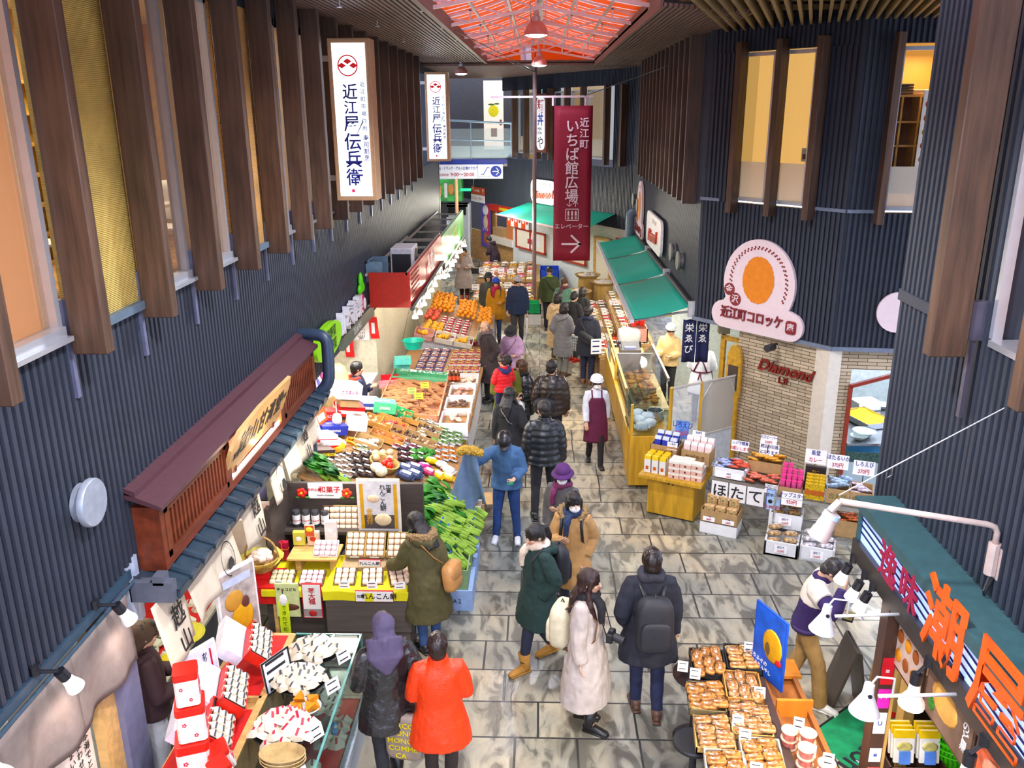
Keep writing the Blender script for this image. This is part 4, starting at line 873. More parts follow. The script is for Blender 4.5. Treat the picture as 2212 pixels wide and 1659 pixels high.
 if hat:
  kd,hcM=hat;g=MB(HM)
  dome=[(.0965,.045),(.0985,.062),(.095,.09),(.078,.118),(.05,.138),(.012,.146)]
  if kd in ('beanie','cap','cloche','chef','leather','net'):
   n_=20;fat=1.0 if kd!='chef' else 1.1;up_=0 if kd!='chef' else .012
   vs=[(rr*fat*math.cos(2*math.pi*j/n_),-.012+rr*fat*1.18*math.sin(2*math.pi*j/n_),z+up_) for rr,z in dome for j in range(n_)]
   g.add(vs,[(i*n_+j,i*n_+(j+1)%n_,(i+1)*n_+(j+1)%n_,(i+1)*n_+j) for i in range(5) for j in range(n_)]+[tuple(range(5*n_,6*n_))])
   if kd in ('beanie','chef','net'):
    lp=[(.099*fat*math.cos(a),-.012+.116*fat*math.sin(a),.05) for a in np.linspace(0,2*math.pi,25)];g.tube(lp,(.018 if kd=='beanie' else .010),8)
    if kd=='beanie':g.ball((0,-.01,.15),.018,8,6)
   if kd=='cloche':g.grid(lambda u,v:((.098+.045*v)*math.cos(2*math.pi*u),-.012+(.115+.05*v)*math.sin(2*math.pi*u),.055-.04*v),24,3)
   if kd in ('cap','leather'):g.grid(lambda u,v:((.085)*math.cos(math.pi*u)*(1-.1*v),-.012+(.10+.085*v)*(math.sin(math.pi*u)*.95+.05*v),.05-.012*v),12,3)
   g.done('hat',hcM,r,True,solid=.006)
  if kd=='scarf':
   g.ball((0,-.02,.02),(.098,.115,.115),16,10);g.ball((0,-.07,-.06),(.10,.085,.12),12,8);g.tube([(0,-.10,-.05),(0,-.17,-.20),(.01,-.19,-.34)],[(.07,.155),(.05,.15),(.012,.03)],12,up=(0,1,0))
   g.tube([(0,-.1,.0),(.0,-.17,-.05),(0,-.185,-.22),(.0,-.19,-.33)],[.02,.03,.025,.008],8)
   remesh(g,.011,'headscarf',hcM,r,2,wrinkle(.006,12,1))
  if kd=='hoodup':pass
 g=MB();g.tube([V((0,0,.80)),V((0,0,.88)),U((0,0,.97)),U((0,0,1.04))],[(.10,.12*w),(.122,.172*w),(.12,.17*w),(.105,.15*w)],16,up=(0,1,0))
 for hp,kn,an in L:
  bt=an+V((0,0,.0 if not boot else boot*.55));e=legflare
  g.tube([hp+V((0,0,.02)),(hp+kn)/2,kn,kn*.5+an*.5,bt+V((0,-.005,-.02))],[.098,.085,.068+e*.4,.060+e*.8,.052+e],12)
 remesh(g,vox,'trousers',legs,r,3,wrinkle(.006,11,5,.8))
 for k,(hp,kn,an) in enumerate(L):
  g=MB();a=an;tilt=-.2 if step[k]<-.15 else 0
  X=Matrix.Translation((a.x,a.y,a.z))@Matrix.Rotation(tilt,4,'X')@Matrix.Rotation(math.radians(-6*(-1 if k==0 else 1)),4,'Z')@Matrix.Translation((0,0,-.075))
  g.X=X;g.tube([(0,-.075,.035),(0,-.05,.045),(0,.03,.05),(0,.10,.038),(0,.16,.03),(0,.185,.025)],[(.03,.026),(.043,.036),(.046,.04),(.034,.045),(.026,.040),(.012,.02)],12)
  g.tube([(0,-.03,.03),(0,-.022,.07),(0,-.01,.115+boot)],[.044,.048,.054+.12*boot],12);g.box(-.038,.038,-.082,.17,0,.018)
  if boot and boot>.18:g.box(-.03,.03,-.075,-.02,-.0,.03)
  g.done('shoe' if not boot else 'boot',shoe,r,True)
 T=top;e=T['e'];hem=T['hem'];zs=list(np.arange(hem,1.43,.022 if T['puff'] else .045))+[1.44]
 base=[(.30,.20,.15),(.6,.185,.14),(.80,.178,.13),(.9,.165,.118),(1.0,.148,.108),(1.08,.142,.104),(1.18,.152,.11),(1.28,.160,.116),(1.34,.155,.108),(1.38,.135,.095),(1.42,.10,.08),(1.45,.075,.068)]
 zb=[q_[0] for q_ in base];pts=[];rad=[]
 ymean=(step[0]+step[1])/2
 for z in zs:
  rx=np.interp(z,zb,[q_[1] for q_ in base])*w;ry=np.interp(z,zb,[q_[2] for q_ in base]);ee=e*(1 if z<1.15 else max(.45,1-(z-1.15)*2.2))
  fl=T['flare']*max(0,1.0-z)/.5;pf=1+T['puff']*(abs(math.sin(math.pi*z/.088))-.6)
  rad.append(((ry+ee+fl*.8)*pf,(rx+ee+fl)*pf));p=V((0,0,z));pts.append(U(p) if z>.9 else p+V((0,ymean*(.9-z)*.5,0)))
 g=MB();g.tube(pts,rad,24,up=(0,1,0));g.tube([U((0,-.005,1.40)),U((0,-.01,1.475+(.03 if T['collar'] else 0)))],[.10,.082],14)
 for sh,el,wr,f,sx in A:
  ch=[sh+(U((0,0,1.37))-sh)*.35];rr=[.066+e*.25];N_=16 if T['puff'] else 5
  for k in range(N_+1):t=k/N_;ch.append(sh.lerp(el,t));pf=1+T['puff']*1.3*(abs(math.sin(math.pi*t*3.2))-.6);rr.append((.056-.008*t+e*(.38+.3*min(1,t*3)))*pf)
  for k in range(1,N_+1):t=k/N_;ch.append(el.lerp(wr-f*.01,t));pf=1+T['puff']*1.3*(abs(math.sin(math.pi*t*2.8+.6))-.6);rr.append((.048-.010*t+e*.65)*pf)
  g.tube(ch,rr,12)
 cuts=remesh(g,vox*.95,'coat' if hem<.75 else 'jacket',T['col'],r,1 if T['puff'] else 3,wrinkle(T['wr'],10,at[0]*3+at[1],.7))
 if T['cuff']:
  for sh,el,wr,f,sx in A:MB().tube([wr-f*.035,wr+f*.0],.042+e*.5,12).done('cuff',T['cuff'],r,True)
  MB().tube([p for p in pts[:2]],[(q_[0]+.004,q_[1]+.004) for q_ in rad[:2]],24,up=(0,1,0)).done('waistband',T['cuff'],r,True)
 if T['yoke']:
  k0=next(i for i,z in enumerate(zs) if z>1.16);g=MB();g.tube(pts[k0:],[(a_+.008,b_+.008) for a_,b_ in rad[k0:]],24,up=(0,1,0))
  for sh,el,wr,f,sx in A:g.tube([sh+(U((0,0,1.37))-sh)*.35,sh,sh.lerp(el,.45)],[.092+e*.5,.076+e*.75,.068+e*.75],12)
  remesh(g,vox,'yoke',T['yoke'],r,2)
 if T['hood']:
  g=MB(UM);g.tube([(-.10,.04,1.44),(-.13,-.04,1.43),(-.09,-.13,1.40),(0,-.17,1.36),(.09,-.13,1.40),(.13,-.04,1.43),(.10,.04,1.44)],[.03,.045,.055,.065,.055,.045,.03],10)
  remesh(g,.013,'hood',T['hood'],r,3,wrinkle(.01,9,2))
 if T['fur']:
  g=MB(UM);g.tube([(-.085,.09,1.40),(-.13,.03,1.45),(-.14,-.05,1.46),(-.09,-.14,1.45),(0,-.17,1.43),(.09,-.14,1.45),(.14,-.05,1.46),(.13,.03,1.45),(.085,.09,1.40)],[.03,.04,.042,.045,.05,.045,.042,.04,.03],10)
  remesh(g,.009,'fur_trim',T['fur'],r,1,wrinkle(.022,55,4))
 if scarf:
  g=MB(UM);lp=[(.085*math.cos(a),.0+.088*math.sin(a),1.462+.014*math.sin(3*a)) for a in np.linspace(0,2*math.pi,21)];g.tube(lp,.042,10);g.tube([(.04,.11,1.44),(.055,.155,1.36),(.06,.16,1.22)],[.045,.042,.03],10)
  remesh(g,.011,'scarf',scarf,r,2,wrinkle(.012,14,7))
 if apron:
  g=MB();i0=next(i for i,z in enumerate(zs) if z>1.30) if True else 0
  za=np.arange(.48,1.34,.05)
  def ap(u,v):
   z=.48+.86*v;wd=1.25 if z<1.08 else 1.25-(z-1.08)*2.6;a=math.pi/2+(u-.5)*2*wd
   rx=np.interp(z,zb,[q_[1] for q_ in base])*w+e+.018;ry=np.interp(z,zb,[q_[2] for q_ in base])+e+.018;p=V((rx*math.cos(a),ry*math.sin(a),z));return tuple(U(p) if z>.9 else p+V((0,ymean*.3,0)))
  g.grid(ap,14,18);g.done('apron',apron,r,True,solid=.006)
  g=MB(UM)
  for sx in (-1,1):g.tube([(sx*.085,.145,1.30),(sx*.09,.06,1.455),(sx*.085,-.08,1.42),(-sx*.06,-.15,1.2),(-sx*.13,-.125,1.03)],.014,6)
  g.tube([(.185*math.cos(a),.152*math.sin(a),1.03) for a in np.linspace(math.pi,2*math.pi,14)],.013,6);g.ball((0,-.16,1.03),(.04,.015,.02),8,6);g.tube([(0,-.16,1.03),(-.03,-.17,.88)],.01,5);g.tube([(0,-.16,1.03),(.04,-.17,.86)],.01,5)
  g.done('apron_strap',apron,r,True)
 return q
def held(pr,name,label,cat,p=None,R_=None,hand=None,up=True):
 """an own thing carried by a person: frame at a body point (torso coordinates) or at a hand"""
 M_=pr.M@(Matrix.Translation(pr.hand[hand]) if hand is not None else pr.UM@Matrix.Translation(p))
 if R_:M_=M_@R_.to_4x4()
 return thing(name,label,cat,M=M_)
def backpack(pr,label,col,trim=DARK,sz=(.15,.085,.23),z=1.17,strap=None,y=-.245):
 r=held(pr,'backpack',label,'bag',(0,y,z));m_=MB();sup(m_,(0,0,0),sz,.55,20,12);m_.done('body',col,r,True)
 m_=MB();sup(m_,(0,-sz[1]*.95,-sz[2]*.25),(sz[0]*.8,.035,sz[2]*.55),.5,16,10);m_.done('pocket',col,r,True)
 for sx in (-1,1):MB().tube([(sx*.07,.05,sz[2]*.85),(sx*.10,.14,.285),(sx*.115,.26,.30),(sx*.115,.385,.17),(sx*.13,.37,-.02),(sx*.15,.2,-.18),(sx*.11,.06,-.2)],[(.008,.02)]*7,8).done('strap',strap or trim,r,True)
 MB().tube([(0,.03,sz[2]*.9),(0,0,sz[2]+.03),(0,-.02,sz[2]*.9)],.008,6).done('handle',trim,r);return r
def tote(pr,label,col,hand,sz=(.14,.05,.17),name='shoulder_bag',drop=.30,n=.5,cord=None,extra=None):
 r=held(pr,name,label,'bag',hand=hand);m_=MB();sup(m_,(0,0,-drop),sz,n,18,10);m_.done('body',col,r,True)
 for sx in (-1,1):MB().tube([(-sz[0]*.5,sx*.015,-drop+sz[2]*.9),(-sz[0]*.3,0,-.05),(0,0,.0),(sz[0]*.3,0,-.05),(sz[0]*.5,sx*.015,-drop+sz[2]*.9)],.007,6).done('handle',cord or col,r)
 return r
def crossbag(pr,label,col,side=1,p=(.2,-.1,.98),sz=(.13,.05,.10),strap=None,R_=None,body_y=.0):
 r=held(pr,'shoulder_bag',label,'bag',(0,0,0));m_=MB();sup(m_,p,sz,.5,18,10,X=R_);m_.done('body',col,r,True)
 m_=MB();sup(m_,(p[0]*1.03,p[1]*1.06,p[2]+sz[2]*.35),(sz[0]*.95,sz[1]*1.0,sz[2]*.6),.5,16,8,X=R_);m_.done('flap',col,r,True)
 s=-side;MB().tube([(p[0]*.7,p[1],p[2]+sz[2]*.9),(side*.02,-.185,1.2),(s*.10,-.16,1.38),(s*.115,-.02,1.455),(s*.10,.13,1.36),(side*.02,.185,1.2),(side*.17,.15,1.06),(p[0]*.9,p[1]*.4,p[2]+sz[2]*.8)],[(.006,.017)]*8,8).done('strap',strap or col,r,True)
 return r
def HP(u,v,h):return tuple(gz(u,v,h)[:2])
K=dict
# ---- bottom of the frame, near group
BLKQ=pm((.020,.019,.020),.30,var=.25,scale=30,bump=1.0,bscale=22,spec=.7,name='quilted_black_nylon')
p=person('person in quilted black jacket and purple grey headscarf facing the pastry showcase',HP(826,1330,1.66),28,1.66,K(col=BLKQ,hem=.66,e=.045,flare=.03,wr=.012),CHAR,SHB,boot=.12,arms=('front','pocket'),hair=('short',HAIRN),hat=('scarf',cloth((.088,.070,.125))),vox=.01,w=1.08,head=(-14,4),step=(-.08,.1))
ORJ=pm((.78,.075,.015),.42,var=.08,bump=.5,bscale=70,spec=.5,name='orange_leather')
p=person('person in orange leather jacket with black trousers beside the headscarf person',HP(944,1372,1.56),8,1.56,K(col=ORJ,hem=.62,e=.04,flare=.05,wr=.008,collar=1),pm((.028,.02,.018),.85),SHB,arms=('front','front'),hair=('short',pm((.022,.012,.010),.35)),vox=.0095,w=1.12)
r=thing('shopping_bag','brown printed shopping bag with yellow lettering hanging beside the orange jacket','bag',M=Matrix.Translation((-.98,5.84,.80))@Matrix.Rotation(-.15,4,'Z'));m_=MB();sup(m_,(-.12,-.05,-.22),(.16,.05,.22),.4,18,10);m_.done('body',pm((.30,.235,.19),.5),r,True);YL=pm((.72,.58,.02),.5)
for k in range(5):txt(('MARCO','MONO','MONO','COMME','CA')[k],.07,YL,r,(-.14+.02*(k%2),-.104,-.08-k*.075),rx=math.pi/2,rot=.0,bold=.02)
MB().tube([(-.16,-.05,-.02),(-.08,-.03,.04),(0,0,0)],.007,6).done('handle',DARK,r)
OLV=cloth((.085,.075,.030));FUR=pm((.30,.20,.10),.9,var=.4,scale=60,bump=.8,bscale=120,name='tan_fur')
p=person('person in olive parka with fur trimmed hood reaching over the yellow sweets counter',HP(919,1116,1.58),38,1.58,K(col=OLV,hem=.48,e=.05,flare=.05,wr=.014,hood=OLV,fur=FUR),DENIM,SHB,arms=('reach','down'),hair=('long',HAIRB),lean=14,head=(10,18),vox=.010,w=1.02)
crossbag(p,'tan leather handbag slung over the olive parka',pm((.52,.27,.11),.45,bump=.3,name='tan_leather'),1,(.22,-.17,.93),(.19,.075,.16),R_=R3(0,0,.7))
DGRN=cloth((.012,.035,.030));BLKBAG=pm((.016,.017,.022),.6,bump=.2,name='black_nylon');TANB=pm((.40,.20,.05),.7,bump=.2,name='tan_suede')
p=person('person in dark green coat with cream scarf and tan boots walking',HP(1163,1130,1.62),118,1.62,K(col=DGRN,hem=.55,e=.05,flare=.06,wr=.012,hood=DGRN),pm((.015,.02,.04),.8),TANB,boot=.13,arms=('pocket','swing_b'),hair=('pony',HAIRB),scarf=cloth((.72,.60,.48)),step=(.22,-.2),head=(8,18),vox=.010)
backpack(p,'black backpack with dangling white cord on the dark green coat',BLKBAG)
CAML=cloth((.46,.27,.12));
p=person('person in camel coat and dark blue scarf wearing a white mask',HP(1238,1063,1.6),172,1.60,K(col=CAML,hem=.55,e=.04,flare=.04,wr=.01,fur=FUR),pm((.02,.025,.05),.8),SHB,arms=('pocket','phone'),hair=('bob',HAIRB),scarf=cloth((.018,.035,.085)),mask=True,vox=.010,head=(22,6),step=(.1,-.1))
backpack(p,'black backpack worn on one shoulder of the camel coat',BLKBAG,sz=(.14,.09,.20))
GRY=cloth((.50,.44,.40))
p=person('person in long pale grey coat with black scarf and camera looking aside',HP(1270,1232,1.63),-112,1.63,K(col=GRY,hem=.34,e=.045,flare=.055,wr=.012),CHAR,SHB,boot=.16,arms=('pocket','down'),hair=('long',pm((.028,.012,.010),.35,var=.3,scale=8,stretch=(6,6,.6),bump=.4,bscale=40)),scarf=cloth((.012,.012,.015)),head=(6,4),vox=.0095,step=(-.05,.1))
r=held(p,'camera','black camera hanging from the neck strap over the long grey coat','camera',(-.02,.235,1.05));MB().box(-.07,.07,-.03,.03,-.045,.045).done('body',BLK,r,bevel=.008);MB().tube([(0,.02,0),(.01,.13,-.02)],[.04,.043],14).done('lens',BLK,r);MB().box(-.03,.03,-.02,.03,.045,.075).done('viewfinder',BLK,r,bevel=.006)
MB().tube([(-.07,-.02,.03),(-.09,-.10,.28),(-.08,-.2,.40)],.006,5).tube([(.07,-.02,.03),(.09,-.1,.28),(.08,-.2,.40)],.006,5).done('strap',BLK,r)
backpack(p,'cream canvas rucksack with brown straps on the long grey coat',pm((.68,.62,.44),.8,bump=.3),sz=(.17,.10,.23),strap=pm((.16,.08,.04),.6),z=1.08)
NVY=cloth((.012,.013,.022))
p=person('person in long black coat and dark jeans walking away under a black backpack',HP(1410,1188,1.74),2,1.74,K(col=NVY,hem=.62,e=.045,flare=.04,wr=.012,collar=1),pm((.014,.018,.05),.8),pm((.10,.05,.03),.5),arms=('pocket','down'),hair=('short',pm((.018,.011,.009),.35)),scarf=cloth((.03,.03,.04)),vox=.0095,w=1.1,step=(.05,-.14),head=(0,2))
backpack(p,'large black backpack on the long black coat',BLKBAG,sz=(.17,.10,.27),z=1.10)
PUR=cloth((.030,.014,.085));CRM=cloth((.78,.72,.60))
p=person('person in purple and cream jacket with khaki trousers shading the forehead over a wallet',HP(1762,1190,1.62),-118,1.62,K(col=PUR,hem=.88,e=.035,yoke=CRM,cuff=pm((.05,.03,.12),.8)),cloth((.36,.22,.09)),pm((.82,.82,.80),.5),arms=('front','raise'),hair=('short',pm((.03,.026,.024),.4)),lean=10,head=(0,34),step=(-.16,.22),vox=.0095,legflare=.02,w=1.06)
r=held(p,'wallet','open black wallet held by the person in purple and cream','wallet',hand=0);MB().box(-.09,.09,-.05,.05,-.008,.008).done('cover',BLK,r);MB().box(-.08,.08,-.04,.04,.008,.012).done('note',pm((.35,.30,.10),.6),r)
# ---- middle group
p=person('person in purple cloche hat and mask behind the camel coat',HP(1216,1006,1.58),150,1.58,K(col=cloth((.10,.095,.10)),hem=.5,e=.045,flare=.04),CHAR,SHB,arms=('phone','down'),hair=('bob',HAIRB),hat=('cloche',cloth((.075,.018,.11))),scarf=cloth((.16,.03,.09)),mask=True,head=(20,8),step=(.12,-.1))
PUF=pm((.010,.013,.016),.38,var=.2,spec=.6,name='black_down_shell')
p=person('tall person in shiny black puffer jacket standing with hands down',HP(1176,868,1.74),4,1.74,K(col=PUF,hem=.84,e=.06,puff=.09,wr=.006,collar=1),pm((.015,.016,.02),.8),SHB,arms=('down','down'),hair=('short',HAIRB),head=(24,2),vox=.0105,w=1.12,sep=.13,step=(-.05,.1))
tote(p,'white plastic bag held by the person in the black puffer jacket',pm((.74,.80,.76),.4,bump=.4),1,(.09,.06,.13),'plastic_bag',.2)
BLJ=cloth((.055,.12,.24));JN=pm((.018,.050,.17),.85,var=.25,scale=8,bump=.2,bscale=300)
p=person('person in blue jacket, leather cap and jeans lifting a jacket beside the vegetables',HP(1093,920,1.64),176,1.64,K(col=BLJ,hem=.82,e=.04,wr=.01),JN,pm((.62,.64,.68),.5),arms=('front','up_side'),hair=('short',HAIRG),hat=('leather',pm((.012,.012,.014),.35)),lean=8,head=(0,34),vox=.0105,sep=.15,w=1.05)
r=held(p,'held_jacket','grey blue jacket with tan fur collar dangling from the raised arm','jacket',hand=1);g=MB()
g.grid(lambda u,v:((u-.5)*(.16+.34*v)+.05*v,.05*math.sin(7*u+3*v)*(.4+v),.02-.86*v+.09*abs(u-.5)*2*v+(.12*math.sin(9*u)*v*v)),18,14);g.done('cloth',cloth((.13,.19,.30)),r,True,solid=.02)
g=MB();g.tube([(-.16,0,.0),(-.05,.03,.06),(.08,.0,.05),(.17,-.02,.0)],[.05,.06,.06,.045],10);remesh(g,.009,'fur_collar',pm((.50,.32,.08),.9,var=.4,scale=50,bump=.8,bscale=120),r,1,wrinkle(.02,50,2))
r=held(p,'phone','green phone held by the person in the leather cap','phone',hand=0);MB().box(-.04,.04,-.01,.09,.0,.012).done('case',pm((.03,.22,.12),.4),r,bevel=.004)
p=person('person in black coat with a camera strap across the back beside the black puffer jacket',HP(1099,838,1.62),-6,1.62,K(col=cloth((.012,.012,.014)),hem=.62,e=.045,flare=.02),CHAR,SHB,arms=('down','pocket'),hair=('long',HAIRB),head=(-20,6));
crossbag(p,'small black camera bag on a grey strap across the black coat',BLKBAG,1,(.21,-.02,1.0),(.06,.06,.07),strap=pm((.25,.25,.26),.6))
OLG=cloth((.13,.14,.025))
dad=person('person in olive green jacket carrying a small child in red',HP(1095,768,1.70),185,1.70,K(col=OLG,hem=.62,e=.05,flare=.02),pm((.012,.018,.12),.8),SHB,arms=('cross','cross'),hair=('short',HAIRB),head=(-18,6))
kid=person('small child in red jacket with navy collar carried on the arm',(*[dad.M@V((.07,.30,0))][0][:2],.62),30,1.02,K(col=pm((.62,.03,.035),.6,bump=.3),hem=.86,e=.05,puff=.05,hood=cloth((.02,.02,.10))),pm((.02,.02,.06),.8),SHB,arms=('front','front'),hair=('short',pm((.03,.016,.012),.4)),head=(30,8),w=1.15,step=(.2,.2))
kid.root.scale=(kid.s*1.12,)*3
p=person('person with brown bob and black down jacket beside the child',HP(1128,778,1.60),150,1.60,K(col=PUF,hem=.72,e=.05,puff=.05,collar=1),CHAR,SHB,arms=('front','cross'),hair=('bob',HAIRN),head=(-55,4),scarf=cloth((.01,.01,.012)))
tote(p,'white plastic carrier bag hanging from the brown haired person',pm((.78,.80,.82),.4,bump=.4),1,(.10,.05,.20),'plastic_bag',.28)
p=person('person in dark brown leather puffer with shoulder bag walking away',HP(1192,778,1.70),-4,1.70,K(col=pm((.030,.020,.015),.32,var=.2,spec=.6),hem=.80,e=.06,puff=.06),pm((.018,.018,.03),.8),SHB,arms=('pocket','down'),hair=('short',HAIRB),head=(-22,0),w=1.12,step=(.1,-.1))
crossbag(p,'black messenger bag on the back of the brown leather puffer',BLKBAG,-1,(-.10,-.24,1.0),(.17,.06,.13))
p=person('bald person in long dark overcoat leaning over the fruit stall',HP(1055,692,1.66),118,1.66,K(col=cloth((.035,.024,.026)),hem=.45,e=.045,flare=.03),CHAR,SHB,arms=('pocket','pocket'),hair=('bald',HAIRG),head=(8,14),scarf=cloth((.12,.09,.10)),lean=4)
p=person('person in lilac jacket and black hat looking down beside the overcoat',HP(1106,700,1.52),170,1.52,K(col=pm((.42,.27,.42),.5,bump=.3),hem=.72,e=.05,puff=.03),CHAR,SHB,arms=('front','down'),hair=('short',HAIRB),hat=('cloche',cloth((.014,.013,.016))),head=(0,30),lean=6)
crossbag(p,'small brown bag across the lilac jacket',pm((.16,.075,.035),.5),1,(.18,.08,.95),(.08,.04,.07),strap=pm((.16,.075,.035),.5))
p=person('person in mustard yellow coat, pink scarf and blue beanie',HP(1071,602,1.58),178,1.58,K(col=cloth((.48,.24,.010)),hem=.62,e=.045,flare=.03),pm((.03,.045,.13),.8),SHB,boot=.1,arms=('front','down'),hair=('long',HAIRN),hat=('beanie',pm((.02,.07,.40),.8)),scarf=cloth((.42,.015,.08)),head=(6,4),step=(.12,-.1))
p=person('person in navy hooded jacket and grey beanie holding a white umbrella',HP(1118,598,1.68),178,1.68,K(col=cloth((.010,.022,.065)),hem=.78,e=.05,hood=cloth((.010,.022,.065))),pm((.04,.04,.045),.8),SHB,arms=('down','down'),hair=('short',HAIRB),hat=('beanie',pm((.40,.38,.38),.85)),head=(28,8),step=(-.1,.14),w=1.08)
r=held(p,'umbrella','furled white umbrella with black hooked handle beside the navy jacket','umbrella',hand=0);MB().tube([(0,0,-.08),(.0,.02,-.4),(.02,.05,-.72)],[.028,.022,.008],10).done('canopy',pm((.76,.78,.82),.4),r,True);MB().tube([(-.05,0,-.0),(-.05,0,.05),(-.02,0,.07),(0,0,.04),(0,0,-.1)],.011,8).tube([(.02,.05,-.72),(.022,.055,-.78)],.005,6).done('handle',BLK,r,True)
p=person('person in grey raincoat and black hat partly behind the mustard coat',HP(1055,590,1.58),176,1.58,K(col=cloth((.055,.06,.058)),hem=.5,e=.05,flare=.03),CHAR,SHB,arms=('down','down'),hair=('bob',HAIRB),hat=('cloche',cloth((.016,.016,.020))),step=(.1,-.1))
p=person('person in long fur collared grey coat and red boots pushing a cart',HP(1001,532,1.66),176,1.66,K(col=cloth((.34,.29,.28)),hem=.42,e=.06,flare=.06,fur=pm((.30,.25,.22),.9,var=.3,scale=40,bump=.6)),CHAR,pm((.40,.045,.02),.5),boot=.22,arms=('front','front'),hair=('bob',HAIRB),scarf=cloth((.30,.18,.10)),head=(4,6))
cartP=p
p=person('person in olive green jacket with lime collar and glasses facing the passage',HP(1187,577,1.66),186,1.66,K(col=cloth((.045,.060,.020)),hem=.78,e=.05),pm((.014,.016,.03),.8),SHB,arms=('down','down'),hair=('short',HAIRB),glasses=True,head=(-10,4),scarf=None,w=1.1)
MB(p.UM).tube([(.09*math.cos(a),.09*math.sin(a),1.47) for a in np.linspace(.6,2.6,10)],.018,8).done('collar',pm((.32,.55,.02),.7),p.root,True)
crossbag(p,'black body bag strapped over the olive green jacket',BLKBAG,-1,(-.2,.02,1.0),(.05,.07,.09))
p=person('vendor like person with brown hair in light green jacket under the maroon banner',HP(1219,600,1.66),160,1.66,K(col=cloth((.12,.24,.17)),hem=.75,e=.05),CHAR,SHB,arms=('front','front'),hair=('short',HAIRN),scarf=cloth((.09,.03,.04)),head=(35,8))
p=person('person in long cream hooded coat at the dried food stall',HP(1204,634,1.62),-30,1.62,K(col=cloth((.62,.46,.27)),hem=.42,e=.06,puff=.035,hood=cloth((.62,.46,.27))),pm((.10,.07,.04),.8),pm((.30,.24,.05),.6),arms=('front','pocket'),hair=('bob',HAIRB),head=(-20,8))
p=person('person in long grey hooded down coat with a patterned tote',HP(1217,655,1.62),-38,1.62,K(col=cloth((.20,.20,.205)),hem=.5,e=.055,puff=.03,hood=cloth((.20,.20,.205))),pm((.22,.22,.22),.8),pm((.10,.06,.04),.5),arms=('pocket','front'),hair=('bob',HAIRB),head=(-20,8))
r=tote(p,'white tote bag with blue and green leaf print on the grey down coat',pm((.80,.80,.76),.7),1,(.15,.05,.19),'tote_bag',.36);m_=MB();rr=random.Random(4)
for i in range(4):
 for j in range(5):
  for sy in (-1,1):m_.lathe([(.018,0),(.018,.002)],6,(-.09+i*.06,0,0)) if False else m_.add([(-.1+i*.065+dx*.02,sy*.053,-.50+j*.065+dz*.02) for dx,dz in ((-1,0),(0,-1),(1,0),(0,1))],[(0,1,2,3)])
m_.done('leaf_print',pm((.02,.09,.16),.6),r)
p=person('person in black top with short hair between the cream coat and the food boxes',HP(1239,630,1.64),-40,1.64,K(col=cloth((.014,.014,.016)),hem=.78,e=.04),CHAR,pm((.45,.03,.02),.5),arms=('front','front'),hair=('short',HAIRB),head=(0,18))
p=person('person in black coat with bobbed hair closest to the cardboard boxes of dried food',HP(1257,621,1.56),-35,1.56,K(col=cloth((.016,.016,.018)),hem=.7,e=.04),CHAR,SHB,arms=('front','front'),hair=('bob',HAIRB),head=(0,14))
p=person('person in navy coat with black sling bag on the back at the dried food stall',HP(1271,662,1.68),-22,1.68,K(col=cloth((.014,.017,.028)),hem=.66,e=.05,collar=1),pm((.012,.018,.055),.8),pm((.18,.09,.05),.5),arms=('front','down'),hair=('short',HAIRB),scarf=cloth((.014,.017,.05)),w=1.1,head=(-20,6))
crossbag(p,'black sling bag across the back of the navy coat',BLKBAG,1,(.04,-.21,1.08),(.17,.06,.10),R_=R3(0,.6,0))
WSH=cloth((.74,.74,.78));APR=cloth((.115,.014,.045))
p=person('person in white cap, mask and maroon apron walking towards the camera',HP(1289,813,1.50),184,1.50,K(col=WSH,hem=.86,e=.03),pm((.014,.013,.015),.8),SHB,arms=('swing_b','swing_f'),hair=('short',HAIRB),hat=('chef',pm((.84,.83,.85),.7)),mask=True,apron=APR,step=(.18,-.22),head=(6,6),vox=.0105)
p=person('shop worker in beige jacket and hair net behind the croquette showcase',HP(1449,700,1.60),150,1.60,K(col=cloth((.66,.48,.25)),hem=.84,e=.045,collar=1),CHAR,SHB,arms=('front','front'),hair=('short',HAIRB),hat=('net',pm((.72,.72,.72),.6)),glasses=True,head=(30,14))
p=person('cook in pale grey smock with crossed maroon apron straps seen from behind',HP(1520,727,1.62),-20,1.62,K(col=cloth((.66,.68,.74)),hem=.6,e=.04,flare=.03),CHAR,SHB,arms=('front','front'),hair=('short',HAIRB),hat=('net',pm((.20,.21,.25),.7)),apron=APR,head=(-10,16),scarf=cloth((.20,.21,.23)))
p=person('shop worker in brown headcloth and dark jumper behind the grey curtain',HP(297,1345,1.66),-52,1.66,K(col=cloth((.045,.022,.026)),hem=.86,e=.04,hood=cloth((.045,.022,.026))),cloth((.62,.64,.68)),pm((.03,.04,.06),.6),arms=('front','front'),hair=('short',HAIRB),hat=('scarf',cloth((.085,.055,.035))),glasses=True,head=(-5,12),vox=.010)
p=person('shop worker in navy jacket inside the greengrocer doorway',(-3.0,13.3),-70,1.62,K(col=cloth((.012,.018,.05)),hem=.66,e=.05,hood=cloth((.5,.04,.02))),CHAR,SHB,arms=('phone','down'),hair=('short',HAIRB))
p=person('person in dark purple coat bending at the distant window stall',(-1.55,29.3),60,1.5,K(col=cloth((.035,.018,.035)),hem=.6,e=.07,puff=.05,hood=cloth((.035,.018,.035))),CHAR,SHB,arms=('front','front'),hair=('short',HAIRB),lean=24)
